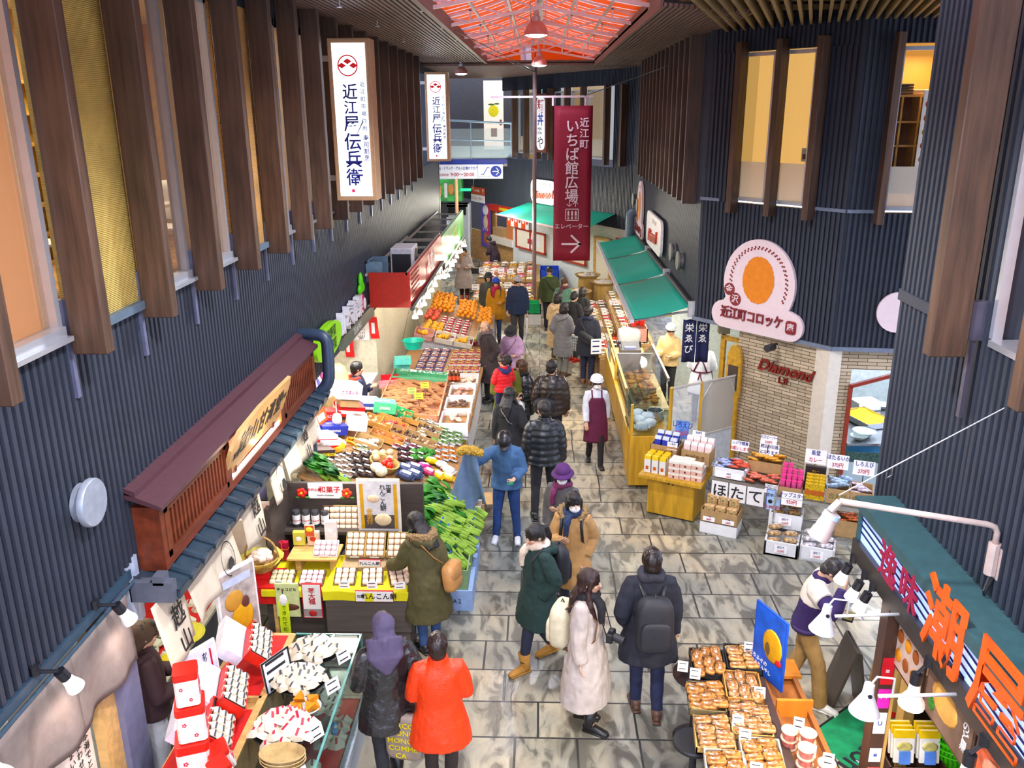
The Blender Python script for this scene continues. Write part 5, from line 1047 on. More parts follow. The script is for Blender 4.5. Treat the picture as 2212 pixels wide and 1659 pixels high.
# ================================================================== shared goods
MESH={};PROTO={}
def one(key,fn,name,mats,label,cat,loc,rot=(0,0,0),group=None,sc=1,smooth=40,kind=None):
 if key not in MESH:
  m_=MB();fn(m_);MESH[key]=m_.mesh(name,mats,smooth)
 o=bpy.data.objects.new(name,MESH[key]);COL.objects.link(o);o.location=loc;o.rotation_euler=rot
 o.scale=(sc,)*3 if not isinstance(sc,tuple) else sc
 return tag(o,label,cat,group,kind)
def put(key,build,name,label,cat,loc,rz=0.,group=None,sc=1,rot=None):
 if key not in PROTO:
  r=thing(name,label,cat,(0,0,0),0,group);build(r);PROTO[key]=r
 else:
  r=dup(PROTO[key],(0,0,0),0,label,group)
  if not group and 'group' in r:del r['group']
  r['category']=cat
 r.location=loc;r.rotation_euler=rot or (0,0,rz);r.scale=(sc,)*3 if not isinstance(sc,tuple) else sc
 return r
RN=random.Random(11);U_=RN.uniform
def openbox(mb,w_,d,h,t=.008):
 mb.box(-w_/2,w_/2,-d/2,d/2,0,t);mb.box(-w_/2,-w_/2+t,-d/2,d/2,0,h).box(w_/2-t,w_/2,-d/2,d/2,0,h).box(-w_/2,w_/2,-d/2,-d/2+t,0,h).box(-w_/2,w_/2,d/2-t,d/2,0,h);return mb
def b_open(w_,d,h,m_,t=.008,flap=0,text=None,tm=None):
 def f(r):
  q=openbox(MB(),w_,d,h,t);q.done('walls',m_,r)
  if flap:MB().box(-w_/2-flap,-w_/2,-d/2,d/2,h-.005,h).box(w_/2,w_/2+flap,-d/2,d/2,h-.005,h).done('flap',m_,r)
  if text:txt(text,h*.4,tm or BLK,r,(0,-d/2-.003,h*.5),rx=math.pi/2,bold=.02,sx=.9)
 return f
def b_closed(w_,d,h,m_,band=None,text=None,tm=None,lid=None):
 def f(r):
  MB().box(-w_/2,w_/2,-d/2,d/2,0,h).done('body',m_,r,bevel=.004)
  if band:MB().box(-w_/2-.002,w_/2+.002,-d/2-.002,d/2+.002,h*.3,h*.62).done('printed_band',band,r)
  if lid:MB().box(-w_/2-.004,w_/2+.004,-d/2-.004,d/2+.004,h*.75,h+.004).done('lid',lid,r)
  if text:txt(text,h*.3,tm or BLK,r,(0,-d/2-.004,h*.48),rx=math.pi/2,bold=.02,sx=.8);txt(text,min(h,d)*.3,tm or BLK,r,(0,0,h+.003),bold=.02,sx=.8)
 return f
FILM=glass((.97,.98,1),.07,.12,'cling_film')
def b_pack(w_,d,h,trm,cm,rad,n,seed=1,lm=None,film=True):
 def f(r):
  openbox(MB(),w_,d,h,.006).done('tray',trm,r);g=MB();q=random.Random(seed)
  for i in range(n):g.ball((q.uniform(-w_/2+rad,w_/2-rad),q.uniform(-d/2+rad,d/2-rad),h*.7+q.uniform(0,.4)*rad),(rad,rad*q.uniform(.7,1.2),rad*.8),8,6)
  g.done('contents',cm,r,True)
  if film:m_=MB();sup(m_,(0,0,h),(w_/2,d/2,rad*.9+.006),.5,12,8);m_.done('film',FILM,r,True)
  if lm:MB().box(-w_*.3,w_*.15,-d*.3,d*.05,h+rad*.95+.008,h+rad*.95+.010).done('label',lm,r)
 return f
def b_bag(w_,d,h,m_,lm=None,n=.6):
 def f(r):
  g=MB();sup(g,(0,0,h/2),(w_/2,d/2,h/2),n,14,8);g.done('bag',m_,r,True)
  g=MB()
  for s in (-1,1):g.prism([(s*w_/2*.9,-d*.4,h*.5),(s*w_/2*1.18,-d*.5,h*.45),(s*w_/2*1.18,d*.5,h*.55),(s*w_/2*.9,d*.4,h*.5)],(0,0,.004))
  g.done('seal',m_,r)
  if lm:MB().box(-w_*.28,w_*.28,-d*.25,d*.25,h*.97,h*1.0).done('label',lm,r)
 return f
def card(text,w_,h,loc,rz=0.,label='',fg=None,bg=None,tilt=-.2,size=None,sx=.8,border=None,stick=True):
 r=thing('price_card',label,'price card',loc);r.rotation_euler=(tilt,0,rz)
 MB().box(-w_/2,w_/2,-.002,.002,0,h).done('sheet',bg or PAPER,r)
 if border:m_=MB();[m_.box(*q) for q in ((-w_/2,w_/2,-.004,-.002,0,h*.06),(-w_/2,w_/2,-.004,-.002,h*.94,h),(-w_/2,-w_/2+h*.06,-.004,-.002,0,h),(w_/2-h*.06,w_/2,-.004,-.002,0,h))];m_.done('border',border,r)
 if stick:MB().box(-.006,.006,.002,.006,-.12,h*.5).done('stick',DARK,r)
 L_=text.split('|')
 for i,t_ in enumerate(L_):
  zz=h*(1-(i+.5)/len(L_))
  if t_=='=':MB().box(-w_*.36,w_*.3,-.005,-.003,zz-h*.03,zz+h*.05).done('printed_line',fg or NAVY,r);continue
  txt(t_,(size or h*.75/len(L_)),(fg or REDI) if i==len(L_)-1 else NAVY,r,(0,-.004,h*(1-(i+.5)/len(L_))),rx=math.pi/2,bold=.03,sx=sx)
 return r
SZ0=.6;SLN=V((.37,0,1)).normalized();SLA=math.atan(.37)
def gplane(u,v,p0,n_):r=V(ray(u,v));c=V((0,0,CAMH));return c+r*((V(p0)-c).dot(n_)/r.dot(n_))
def gs(u,v,lift=0.):return gplane(u,v,(-1.15,10,SZ0+lift),SLN)
# ================================================================== left side: confectioner
DW=wood((.050,.040,.036),.45,6,(.3,4,4),.25);SLATE=pm((.055,.062,.072),.5,var=.1)
REDC=pm((.55,.018,.012),.7,name='red_cloth');YEL=pm((.72,.66,.02),.65,var=.04,name='yellow_cloth');PINE=wood((.62,.40,.17),.45,5,(.3,4,4),.2)
r=thing('sweets_counter','long black fronted sweets counter with red edge behind the off white curtain','counter',(0,0,0))
MB().box(-4.0,-3.3,5.6,8.3,0,.70).done('body',SLATE,r);MB().box(-4.0,-3.27,5.6,8.35,.70,.735).done('stone_top',pm((.42,.42,.34),.5,var=.2,scale=40),r);MB().box(-4.0,-3.34,5.6,8.3,.735,.755).done('red_cloth',REDC,r)
WRAPG=pm((.72,.76,.62),.5,name='pale_green_wrap');BANDB=pm((.03,.06,.035),.5);BANDR=pm((.45,.03,.08),.5)
def pie(mb):
 for x0,x1,k in ((-.5,-.075,0),(-.075,.075,1),(.075,.5,0)):
  mb.m=k;f= lambda x:.055*(1-.5*abs(x)*2);a,b=f(x0),f(x1)
  za,zb=.012+.035*(1-(2*x0)**2),.012+.035*(1-(2*x1)**2)
  q=[(x0*.12,-a,0),(x1*.12,-b,0),(x1*.12,b,0),(x0*.12,a,0),(x0*.12,-a*.6,za),(x1*.12,-b*.6,zb),(x1*.12,b*.6,zb),(x0*.12,a*.6,za)];mb.add(q,[(4,5,6,7)]);mb.m=0;mb.add(q,[(0,3,2,1),(0,1,5,4),(2,3,7,6),(0,4,7,3),(1,2,6,5)])
def pies(key,mats,cx,cy,z,rx,ry,n,where,hump=.10,tiltx=0.):
 for i in range(n):
  t=math.sqrt((i+.5)/n);a=i*2.4
  one(key,pie,'wrapped_pie',mats,f'small wrapped pastry {where}','pastry',(cx+rx*t*math.cos(a),cy+ry*t*math.sin(a),z+hump*(1-t*t)+tiltx*ry*t*math.sin(a)),(U_(-.4,.4),U_(-.4,.4),U_(-.5,.5)),f'pastries {where}',U_(.95,1.15))
for k in range(9):
 for j in range(3):one('pieG',pie,'wrapped_pie',[WRAPG,BANDB],'pale green wrapped sweet with dark band in rows on the red edged counter','pastry',(-3.42-.13*j,5.95+.13*k+.02*j,.76+.03*j),(.2,U_(-.1,.1),U_(-.2,.2)+1.5),'green wrapped sweets on the long counter',1.05)
for k in range(11):one('pieH',pie,'wrapped_pie',[WRAPG,BANDR],'pale wrapped sweet with red band lined along the red edged counter','pastry',(-3.42-.12*(k%2),7.15+.1*k,.76),(.2,0,U_(-.3,.3)),'red banded sweets on the long counter',1.0)
o=MB().prism([(x,y,0) for x,y in [(.16*math.cos(a),.10*math.sin(a)) for a in np.linspace(0,6.1,22)]],(0,0,.012)).done('name_plate',pm((.66,.60,.10),.5));o.location=(-3.29,6.80,.86);o.rotation_euler=(.9,0,.5);tag(o,'yellow oval plate standing on the edge of the long sweets counter','plate')
o=MB().box(-.06,.06,-.05,.05,0,.05).done('yellow_sweet_box',pm((.70,.58,.05),.5));o.location=(-3.36,6.5,.76);tag(o,'small yellow box beside the yellow oval plate','box')
w=MB();w.box(-4.6,-4.5,2,15.0,0,2.3).box(-4.5,-3.3,5.42,5.48,0,2.3).box(-4.5,-3.0,9.3,9.36,0,2.3).box(-4.6,-2.99,15.0,25.6,0,2.12);struct(w.done('wall_shops_left',pm((.70,.66,.52),.6)))
struct(MB().box(-4.6,-3.0,2,25.6,2.28,2.34).done('ceiling_shops_left',WHT))
w=MB().box(-3.06,-2.975,5.02,5.30,0,2.28);struct(w.done('wall_door_jamb',pm((.16,.17,.26),.5)))
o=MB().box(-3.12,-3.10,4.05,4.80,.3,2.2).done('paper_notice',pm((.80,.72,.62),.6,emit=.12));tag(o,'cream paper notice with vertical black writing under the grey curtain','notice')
for i,s_ in enumerate(('日本海でとれた甘えび','を使わせてあります。','うまい出し汁の素')):txt(s_,.062,BLK,o,(-3.14,4.56-.14*i,1.25),FX(0,0,0)@Matrix.Identity(4) if False else None,vert=False,rx=0) if False else [txt(ch,.07,BLK,o,(0,0,0),FX(-3.095,4.72-.09*i,1.52-.075*j)) for j,ch in enumerate(s_)]
struct(MB().box(-3.09,-3.02,4.82,5.02,0,2.25).done('door_1',PINE))
r=thing('sweets_stand','dark wooden sweets stand with yellow cloth and tall back panel','display stand',(0,0,0))
MB().box(-2.22,-1.33,7.76,8.9,0,.76).box(-2.9,-2.24,7.86,8.9,0,.70).done('body',DW,r);MB().box(-2.22,-1.33,7.70,7.76,.30,.74).box(-2.22,-1.35,7.73,7.76,.02,.28).done('front_board',wood((.085,.072,.066),.5,6,(.3,4,4),.2),r)
MB().box(-2.95,-1.33,8.88,8.94,.0,1.46).box(-2.95,-2.89,8.2,8.9,.7,1.46).box(-2.9,-1.6,8.62,8.88,.94,.98).done('back_panel',DW,r)
MB().grid(lambda u,v:(-2.24+.93*u,7.70+.75*v,.775+.004*math.sin(12*u)),10,4).grid(lambda u,v:(-2.24+.93*u,7.69+.012*math.sin(9*u),.775-.10*v),10,2).grid(lambda u,v:(-2.92+.68*u,7.80+.7*v,.72),6,4).grid(lambda u,v:(-2.92+.68*u,7.79,.72-.07*v),6,1).done('yellow_cloth',YEL,r,solid=.006)
MB().box(-1.325,-1.31,7.95,8.75,.12,.75).done('framed_panel',pm((.55,.62,.68),.25),r)
def picture(name,label,M_,w_,h,frame,bg,items,cat='poster',depth=.02):
 r=thing(name,label,cat,M=M_);MB().box(-w_/2,w_/2,0,h,-depth,0).done('frame',frame,r,bevel=.003);q=min(w_,h)*.05
 MB().box(-w_/2+q,w_/2-q,q,h-q,0,.003).done('sheet',bg,r)
 for it in items:
  if it[0]=='t':txt(it[1],it[2],it[3],r,(it[4],it[5],.006),vert=len(it)>6 and it[6],bold=.02,line=.85)
  elif it[0]=='b':MB().box(it[1],it[2],it[3],it[4],.003,.005).done('panel',it[5],r)
  elif it[0]=='o':MB().ball((it[1],it[2],.004),(it[3],it[4],.012),14,6).done('picture',it[5],r,True)
 return r
GOLD=pm((.62,.34,.03),.5);BEI=pm((.70,.52,.36),.6,var=.15,scale=30);CHOC=pm((.10,.03,.02),.5)
picture('mochi_poster','framed poster of lotus root mochi with orange side bands behind the yellow stand',FY(-1.80,8.66,.96),.49,.66,pm((.80,.76,.66),.5),pm((.66,.66,.68),.6),[('b',-.21,-.17,.05,.6,GOLD),('b',.17,.21,.05,.6,GOLD),('b',-.17,.17,.05,.22,pm((.08,.07,.07),.5)),('o',-.06,.42,.07,.05,BEI),('o',.04,.16,.10,.08,pm((.75,.62,.40),.6)),('t','れんこん餅',.075,BLK,.05,.43,True),('t','加賀',.06,BLK,.12,.54,True),('t','金箔付',.075,GOLD,-.11,.20,True)])
picture('sweets_sign','white wagashi sign with red lettering on the dark back panel',FY(-2.45,8.86,1.28),.40,.19,PAPER,PAPER,[('t','和菓子',.085,REDI,.05,.11),('t','金沢土産',.04,REDI,-.13,.11),('t','Souvenir of Kanazawa',.022,BLK,0,.045)],'sign')
for x,m2,lab in ((-2.72,(.6,.03,.01),'red flower decoration at the outer side of the wagashi sign'),(-2.2,(.6,.06,.02),'red and white flower decoration between the wagashi sign and mochi poster')):
 r=thing('flower_decoration',lab,'flower',(x,8.84,1.36));g=MB();[g.ball((.035*math.cos(a),0,.035*math.sin(a)),(.03,.015,.03),8,6) for a in (0,1.25,2.5,3.75,5)];g.done('petals',pm(m2,.6),r,True);MB().ball((0,-.015,0),.015,8,6).done('centre',YEL,r,True);MB().ball((.06,.0,-.06),(.03,.008,.015),8,6).ball((-.05,0,-.06),(.03,.008,.015),8,6).done('leaf',pm((.05,.16,.03),.6),r,True)
def b_jar(r):MB().lathe([(.042,0),(.045,.01),(.045,.19),(.04,.2)],16).done('body',pm((.04,.04,.045),.4),r,40);MB().lathe([(.0465,.04),(.0465,.15)],16).done('label',PAPER,r);MB().lathe([(.047,.08),(.047,.088)],16).done('cord',REDI,r)
for k in range(4):put('jar',b_jar,'wrapped_jar',f'black jar with white label on the dark upper shelf, {ORD[k]} from the outer side','jar',(-2.78+.11*k,8.76,.98),0)
def b_cakes(nx,ny,cm,trm,c=.055,lift=.0):
 def f(r):
  w_,d=nx*c*1.1+.02,ny*c*1.1+.02;openbox(MB(),w_,d,.03,.006).done('tray',trm,r)
  for i in range(nx):
   for j in range(ny):g=MB();sup(g,((i-(nx-1)/2)*c*1.1,(j-(ny-1)/2)*c*1.1,.03),(c/2,c/2,.022),.4,10,6);g.done('cake',cm,r,True)
  MB().box(-.05,.05,-d/2-.004,-d/2+.0,.0,.05).done('price_label',PAPER,r)
 return f
CK=pm((.80,.62,.48),.6,var=.22,scale=25,name='toasted_mochi');PKC=pm((.78,.56,.58),.6,var=.08,name='pink_mochi');TRB=pm((.12,.06,.035),.5)
put('cakesL',b_cakes(5,4,CK,PINE,.062),'mochi_box','upright box of twenty toasted mochi on the upper shelf beside the poster','box',(-2.18,8.80,1.07),0,None,1,(1.3,0,0));put('cakesM',b_cakes(2,4,CK,TRB,.06),'mochi_box','narrow upright mochi box next to the black jars','box',(-2.40,8.80,1.07),0,None,1,(1.3,0,0))
MB().box(-2.72,-2.18,8.1,8.45,.90,.92).box(-2.66,-2.6,8.2,8.4,.72,.9).box(-2.28,-2.22,8.2,8.4,.72,.9).done('step_stand',PINE).__setitem__('label','low pale wooden step on the yellow cloth');bpy.data.objects['step_stand']['category']='stand'
put('cakesP',b_cakes(4,3,PKC,WHT,.055),'mochi_box','tilted box of pink mochi on the pale wooden step','box',(-2.32,8.25,.96),0,None,1,(.6,0,0))
for k,(x,tx) in enumerate(((-2.02,'outermost'),(-1.80,'middle'),(-1.56,'closest to the parka'))):put('cakes3',b_cakes(3,4,CK,pm((.45,.30,.10),.4),.06),'mochi_box',f'tilted gold box of toasted mochi in the middle row, {tx}','box',(x,8.38,.95),0,None,1,(.85,0,0))
o=MB().box(-2.14,-1.44,8.12,8.5,.78,.82).done('display_tray',pm((.35,.27,.16),.5));tag(o,'low gold edged tray under the three tilted mochi boxes','tray')
for k,(x,a,tx) in enumerate(((-2.05,.05,'at the corner by the front seam'),(-1.76,.12,'in the middle of the yellow cloth'),(-1.47,.3,'under the reaching hand'))):put('cakes33',b_cakes(3,3,CK,TRB,.064),'mochi_tray',f'dark tray of nine toasted mochi {tx}','tray',(x,7.93,.80),a,None,1,(.35,0,a));card('=|=',.11,.075,(x+.03,7.74,.79),a*.5,f'small picture card before the mochi tray {tx}',BLK,stick=False)
for k,(x,m2,tx) in enumerate(((-2.74,pm((.68,.62,.40),.6,var=.3,scale=40),'yellow topped sweets'),(-2.42,PKC,'pink strawberry mochi'))):put('cakes'+tx[:3],b_cakes(4,3,m2,TRB,.056),'mochi_tray',f'dark tray of {tx} on the lower yellow cloth','tray',(x,7.98,.75),0,None,1,(.4,0,0));card('=|=',.10,.07,(x,7.83,.745),0,f'white card in front of the {tx}',BLK,stick=False)
for k,(x,z,m2,lab,h) in enumerate(((-2.86,.74,(.42,.01,.05),'tall crimson gift box with ribbon at the end of the stand',.22),(-2.66,.93,(.60,.56,.12),'clear box of yellow sweets on the wooden step',.16),(-2.50,.93,(.72,.55,.42),'white box with strawberry picture on the wooden step',.16),(-2.30,1.0,(.80,.74,.70),'white box with red print behind the pink mochi',.22))):
 r=thing('gift_box',lab,'box',(x,8.42,z));MB().box(-.065,.065,-.03,.03,0,h).done('body',pm(m2,.5),r,bevel=.003)
 if k==0:MB().box(-.067,.067,-.032,.032,h*.6,h*.63).box(-.004,.004,-.034,.034,0,h).ball((0,-.035,h*.62),(.02,.006,.012),8,6).done('ribbon',GOLD,r)
 else:MB().ball((0,-.031,h*.5),(.035,.004,.03),10,6).done('picture',pm((.6,.05,.03),.5) if k==2 else PAPER,r,True)
picture('strawberry_flower','bouquet shaped red and yellow decoration above the wooden step',FY(-2.52,8.35,1.06),.11,.14,pm((.70,.65,.45),.6),pm((.55,.10,.04),.6,var=.4,scale=50),[('o',0,.09,.04,.03,pm((.75,.70,.1),.6))],'decoration')
picture('paper_sign','pale green paper sign for chocolate sweets hanging from the yellow cloth',FY(-2.64,7.77,.42),.25,.40,pm((.60,.66,.34),.7),pm((.62,.68,.36),.7),[('t','チョコどら',.042,BLK,0,.33),('o',.02,.12,.10,.04,CHOC)])
picture('paper_sign','red bordered paper sign for strawberry daifuku hanging from the yellow cloth',FY(-2.38,7.77,.41),.21,.41,pm((.55,.02,.03),.7),PAPER,[('t','苺大福',.075,REDI,0,.26,True),('b',-.095,.095,.02,.11,pm((.3,.26,.27),.6)),('o',0,.06,.045,.04,pm((.4,.03,.03),.5))])
picture('plaque','red edged white plaque with brush lettering on the front board',FY(-1.70,7.68,.67),.40,.13,REDI,PAPER,[('t','れんこん餅',.075,BLK,.05,.065),('t','加賀',.04,BLK,-.14,.065)],'sign')
picture('plaque','small red edged plaque leaning on the middle row of mochi boxes',FY(-1.82,8.1,.84),.24,.08,REDI,PAPER,[('t','れんこん餅',.045,BLK,0,.04)],'sign')
r=thing('flag_strip','tall yellow green paper strip on a thin stick before the dark stand','flag',M=frame_at((-2.56,7.40,.34),(1,.3,0),(0,0,1)));MB().grid(lambda u,v:(-.05+.1*u,.5*v,.02*math.sin(3*v)),4,8).done('strip',pm((.58,.72,.03),.6),r,solid=.003);MB().box(-.005,.005,-.34,.62,-.012,-.004).done('stick',DARK,r);MB().ball((0,.52,.01),(.04,.07,.015),8,6).done('printed_top',PAPER,r)
for i,ch in enumerate('できたて旬の味'):txt(ch,.055,pm((.05,.07,.01),.5),r,(0,.44-.062*i,.03))
r=thing('red_cloth_table','small wooden table under a red cloth beside the yellow stand','table',(-3.04,8.02,0));MB().box(-.27,.27,-.2,.2,.70,.74).grid(lambda u,v:(-.28+.56*u,-.205,.745-.2*v),6,2).done('cloth',REDC,r,solid=.006)
for x in (-.24,.24):
 for y in (-.17,.17):MB().box(x-.02,x+.02,y-.02,y+.02,0,.7).done('leg',PINE,r)
o=MB().box(-.11,.11,-.09,.09,0,.08).done('red_block',REDC);o.location=(-2.98,8.06,.745);tag(o,'red block that lifts the basket on the red cloth table','block')
r=thing('wicker_basket','round wicker basket lined with yellow paper on the red cloth table','basket',(-2.98,8.06,.826));WICK=pm((.45,.28,.10),.7,var=.3,scale=60,wave=('Z',40.,2.),bump=.6,name='wicker')
MB().lathe([(.12,0),(.17,.08),(.185,.13),(.17,.13),(.15,.06),(.1,.02)],20).done('bowl',WICK,r,40);MB().grid(lambda u,v:((.15+.09*v)*math.cos(6.283*u),(.15+.09*v)*math.sin(6.283*u),.07+.07*v+.015*math.sin(40*u)),30,3).done('paper_lining',pm((.62,.58,.16),.7),r,True);MB().tube([(.18*math.cos(a),.02,.13+.24*math.sin(a)) for a in np.linspace(0,math.pi,14)],.011,8).done('handle',WICK,r,True)
for k in range(14):one('manju', lambda m_:sup(m_,(0,0,0),(.04,.04,.035),.7,12,8),'wrapped_bun',[pm((.74,.60,.55),.35,var=.3,scale=30)],'wrapped bun with white label heaped in the wicker basket','bun',(-2.98+.1*math.cos(k*2.4)*math.sqrt(k/14),8.06+.1*math.sin(k*2.4)*math.sqrt(k/14),.97+.05*(1-k/14)),(0,0,k),'buns in the wicker basket')
put('whitepk',b_bag(.24,.18,.13,pm((.78,.78,.72),.4,bump=.4)),'bread_pack','white wrapped pack on the red cloth table beside the basket','pack',(-3.2,7.98,.75),.2)
picture('price_sign','pink price sign reading 173 yen behind the wicker basket',FY(-3.05,8.3,1.08),.26,.42,pm((.70,.58,.52),.6),pm((.70,.50,.45),.6),[('t','¥173',.09,BLK,0,.09),('t','おはぎ',.085,REDI,-.02,.26,True)],'sign');
r=thing('weighing_scale','pale violet lit machine half hidden behind the curtain of the confectioner','scale',(-3.3,8.65,1.2));MB().box(-.2,.2,-.15,.15,0,.3).done('body',pm((.35,.33,.55),.4),r,bevel=.02);MB().box(-.16,.16,-.16,-.15,.02,.12).done('display',lit((.75,.72,.95),.8),r);MB().box(-.25,.25,-.2,.2,-1.2,0).done('stand',CREAM,r)
GLS=glass((.80,.93,.90),.10);GE=pm((.15,.36,.32),.2,name='green_glass_edge')
r=thing('pastry_showcase','glass pastry showcase with pale grey base facing the passage','showcase',(0,0,0));x0,x1,y0,y1=-2.2,-1.60,4.1,6.62
MB().box(x0,x1,y0,y1,0,.30).box(x1-.05,x1+.02,y0,y1,.26,.34).done('base',pm((.36,.40,.44),.5,var=.2,scale=60),r);MB().box(x0,x1-.04,y0+.05,y1-.05,.30,.34).done('red_shelf',REDC,r)
MB().box(x1-.012,x1,y0,y1,.34,1.0).box(x0,x1,y1-.012,y1,.34,1.0).done('front_glass',GLS,r);MB().box(x0,x1-.25,y0,y1,.985,1.0).done('top_shelf',GLS,r);MB().box(x1-.25,x1,y0,y1,.988,1.0).done('top_glass',GLS,r);MB().box(x0,x1-.12,y0+.05,y1-.05,.64,.655).done('middle_shelf',GLS,r)
MB().box(x1-.016,x1+.002,y0,y1,.994,1.006).box(x0,x1,y1-.014,y1+.002,.994,1.006).box(x1-.016,x1+.002,y1-.016,y1+.002,.34,1.0).box(x1-.26,x1-.24,y0,y1,.98,1.006).done('glass_edge',GE,r);MB().box(x0-.03,x0,y0,y1,.3,1.0).done('back',PINE,r)
WPW=pm((.76,.69,.54),.5,var=.08,name='white_wrap');BK2=pm((.07,.07,.08),.5);RD2=pm((.45,.025,.06),.5)
def plate(x,y,z,rx,ry,lab,m2=None):o=one(f'plate{rx}{ry}', lambda m_:m_.add([(rx*q*math.cos(a),ry*q*math.sin(a),zz) for q,zz in ((.7,0),(1,.04),(.95,.045),(.65,.01)) for a in np.linspace(0,2*math.pi,24,endpoint=False)],[(i*24+j,i*24+(j+1)%24,(i+1)*24+(j+1)%24,(i+1)*24+j) for i in range(3) for j in range(24)]+[tuple(range(72,96))]),'serving_plate',[m2 or BLK],lab,'plate',(x,y,z),group=None);return o
plate(-1.93,6.27,1.005,.22,.17,'dark oval plate at the far end of the showcase top');pies('pieW',[WPW,BK2],-1.93,6.27,1.05,.20,.16,26,'with dark bands heaped on the far plate of the showcase')
plate(-1.95,5.87,1.005,.21,.17,'dark oval plate second along the showcase top');pies('pieW',[WPW,BK2],-1.95,5.87,1.05,.19,.16,26,'with dark bands heaped on the second plate of the showcase')
plate(-1.92,5.28,1.005,.23,.19,'dark oval plate of red banded pastries on the showcase top');pies('pieR',[WPW,RD2],-1.92,5.28,1.05,.22,.18,30,'with red bands heaped on the showcase top',.13)
plate(-1.84,5.58,1.005,.13,.11,'small plate of cut orange pastries on the showcase top',WHT);OP=pm((.66,.27,.04),.55,var=.2,name='orange_pastry')
for k in range(6):one('triang', lambda m_:m_.prism([(-.05,-.03,0),(.05,-.03,0),(0,.05,0)],(0,0,.045)),'pastry_wedge',[OP],'cut orange pastry wedge on the small showcase plate','pastry',(-1.84+.08*math.cos(k*1.1),5.58+.07*math.sin(k*1.1),1.02+.02*(k%3)),(U_(-.5,.5),U_(-.3,.3),k),'orange pastry wedges')
one('orng', lambda m_:m_.ball((0,0,0),(.05,.05,.04),12,8),'orange_bun',[pm((.75,.17,.02),.5)],'round orange bun beside the cut pastry wedges','bun',(-1.90,5.50,1.06))
r=thing('bamboo_basket','stacked pale bamboo baskets at the lower end of the showcase top','basket',(-1.84,4.98,1.0));
for k in range(3):m_=MB();m_.add([(.17*q*math.cos(a),.11*q*math.sin(a),.03*k+zz) for q,zz in ((.75,0),(1,.06),(.96,.065),(.72,.01)) for a in np.linspace(0,2*math.pi,24,endpoint=False)],[(i*24+j,i*24+(j+1)%24,(i+1)*24+(j+1)%24,(i+1)*24+j) for i in range(3) for j in range(24)]+[tuple(range(72,96))]);m_.done('bowl',pm((.62,.45,.22),.7,var=.2,wave=('X',60.,1.),bump=.5),r,40)
for y,lab in ((6.0,'further'),(5.05,'lower')):
 for k in range(8):one('pieG2',pie,'wrapped_pie',[WRAPG,RD2 if k%3 else BK2],f'pale green wrapped pastry inside the showcase, {lab} group','pastry',(-1.75-.13*(k%2),y+.1*(k//2)+.45*0,.66),(.1,0,U_(-.4,.4)),f'pastries inside the showcase {lab}',1.1);one('pieG3',pie,'wrapped_pie',[WRAPG,RD2],f'pale wrapped pastry on the red shelf low in the showcase, {lab} group','pastry',(-1.72-.13*(k%2),y-.05+.1*(k//2),.35),(.1,0,U_(-.4,.4)),f'pastries on the red shelf {lab}',1.15)
for k in range(7):one('yw', lambda m_:m_.prism([(-.045,-.03,0),(.045,-.03,0),(0,.045,0)],(0,0,.04)),'yellow_pastry',[pm((.66,.48,.03),.6)],'yellow triangular pastry on the middle glass shelf','pastry',(-1.70-.08*(k%2),4.72+.07*k,.665+.02*(k%2)),(U_(-.4,.4),0,k),'yellow pastries in the showcase')
for y,lab in ((6.2,'by the far plate'),(5.8,'by the second plate'),(5.25,'by the red banded pastries'),(4.8,'by the bamboo baskets')):card('=|=',.13,.11,(-1.66,y,1.01),.9,f'white price card on the showcase glass {lab}',BLK,stick=False,tilt=-.3)
card('=|=|=|=',.30,.30,(-2.13,5.9,.97),1.05,'black framed price board standing between the plank table and showcase',BLK,pm((.70,.74,.78),.5),-.15,.05,border=BLK)
r=thing('toy_figure','small blue and white toy on the showcase glass corner','toy',(-1.66,5.72,.66));MB().ball((0,0,.03),(.03,.03,.035),10,8).ball((0,0,.085),.028,10,8).done('body',pm((.10,.38,.75),.5),r,True);MB().ball((.012,-.012,.085),.018,8,6).done('face',WHT,r,True)
r=thing('plank_table','pale plank display table behind the pastry showcase','table',(0,0,0));MB().box(-2.75,-2.24,4.3,6.7,.90,.95).done('table_top',PINE,r);MB().box(-2.72,-2.26,4.35,6.65,.0,.9).done('body',pm((.12,.12,.13),.5),r);MB().box(-2.6,-2.24,5.75,6.6,.95,.99).box(-2.72,-2.24,4.3,5.6,.95,.985).done('red_tray',REDC,r);MB().box(-2.6,-2.24,5.72,5.75,.95,1.0).box(-2.26,-2.23,4.3,6.6,.95,1.0).done('tray_rim',PINE,r)
REDB=pm((.60,.035,.02),.45,name='vermilion');FLW=pm((.55,.03,.05),.5)
def b_giftcase(r):
 openbox(MB(),.22,.46,.09,.012).done('box',REDB,r);openbox(MB(),.19,.43,.095,.006).done('inner_tray',BLK,r)
def giftcase(loc,lab,n=15):
 M0=Matrix.Translation(loc)@Matrix.Rotation(.25,4,'Z')@Matrix.Rotation(.75,4,'Y');r=put('gift',b_giftcase,'gift_case',f'tilted vermilion gift case of striped pies {lab}','gift case',(0,0,0));r.matrix_world=M0
 for k in range(n):p=M0@V((-.06+.06*(k%3),-.17+.085*(k//3),.075));one('pieW',pie,'wrapped_pie',[WPW,BK2],f'striped wrapped pie standing in the gift case {lab}','pastry',p,(.5,.75,.4+U_(-.2,.2)),f'pies in the gift case {lab}',.85)
 m_=MB(Matrix.Translation(V(loc)+V((-.17,0,.12)))@Matrix.Rotation(.25,4,'Z')@Matrix.Rotation(.75,4,'Y'));m_.box(-.11,.11,-.23,.23,-.10,.0);o=m_.done('printed_gift_box',pm((.72,.70,.78),.5));tag(o,f'white flower printed gift box behind the gift case {lab}','box')
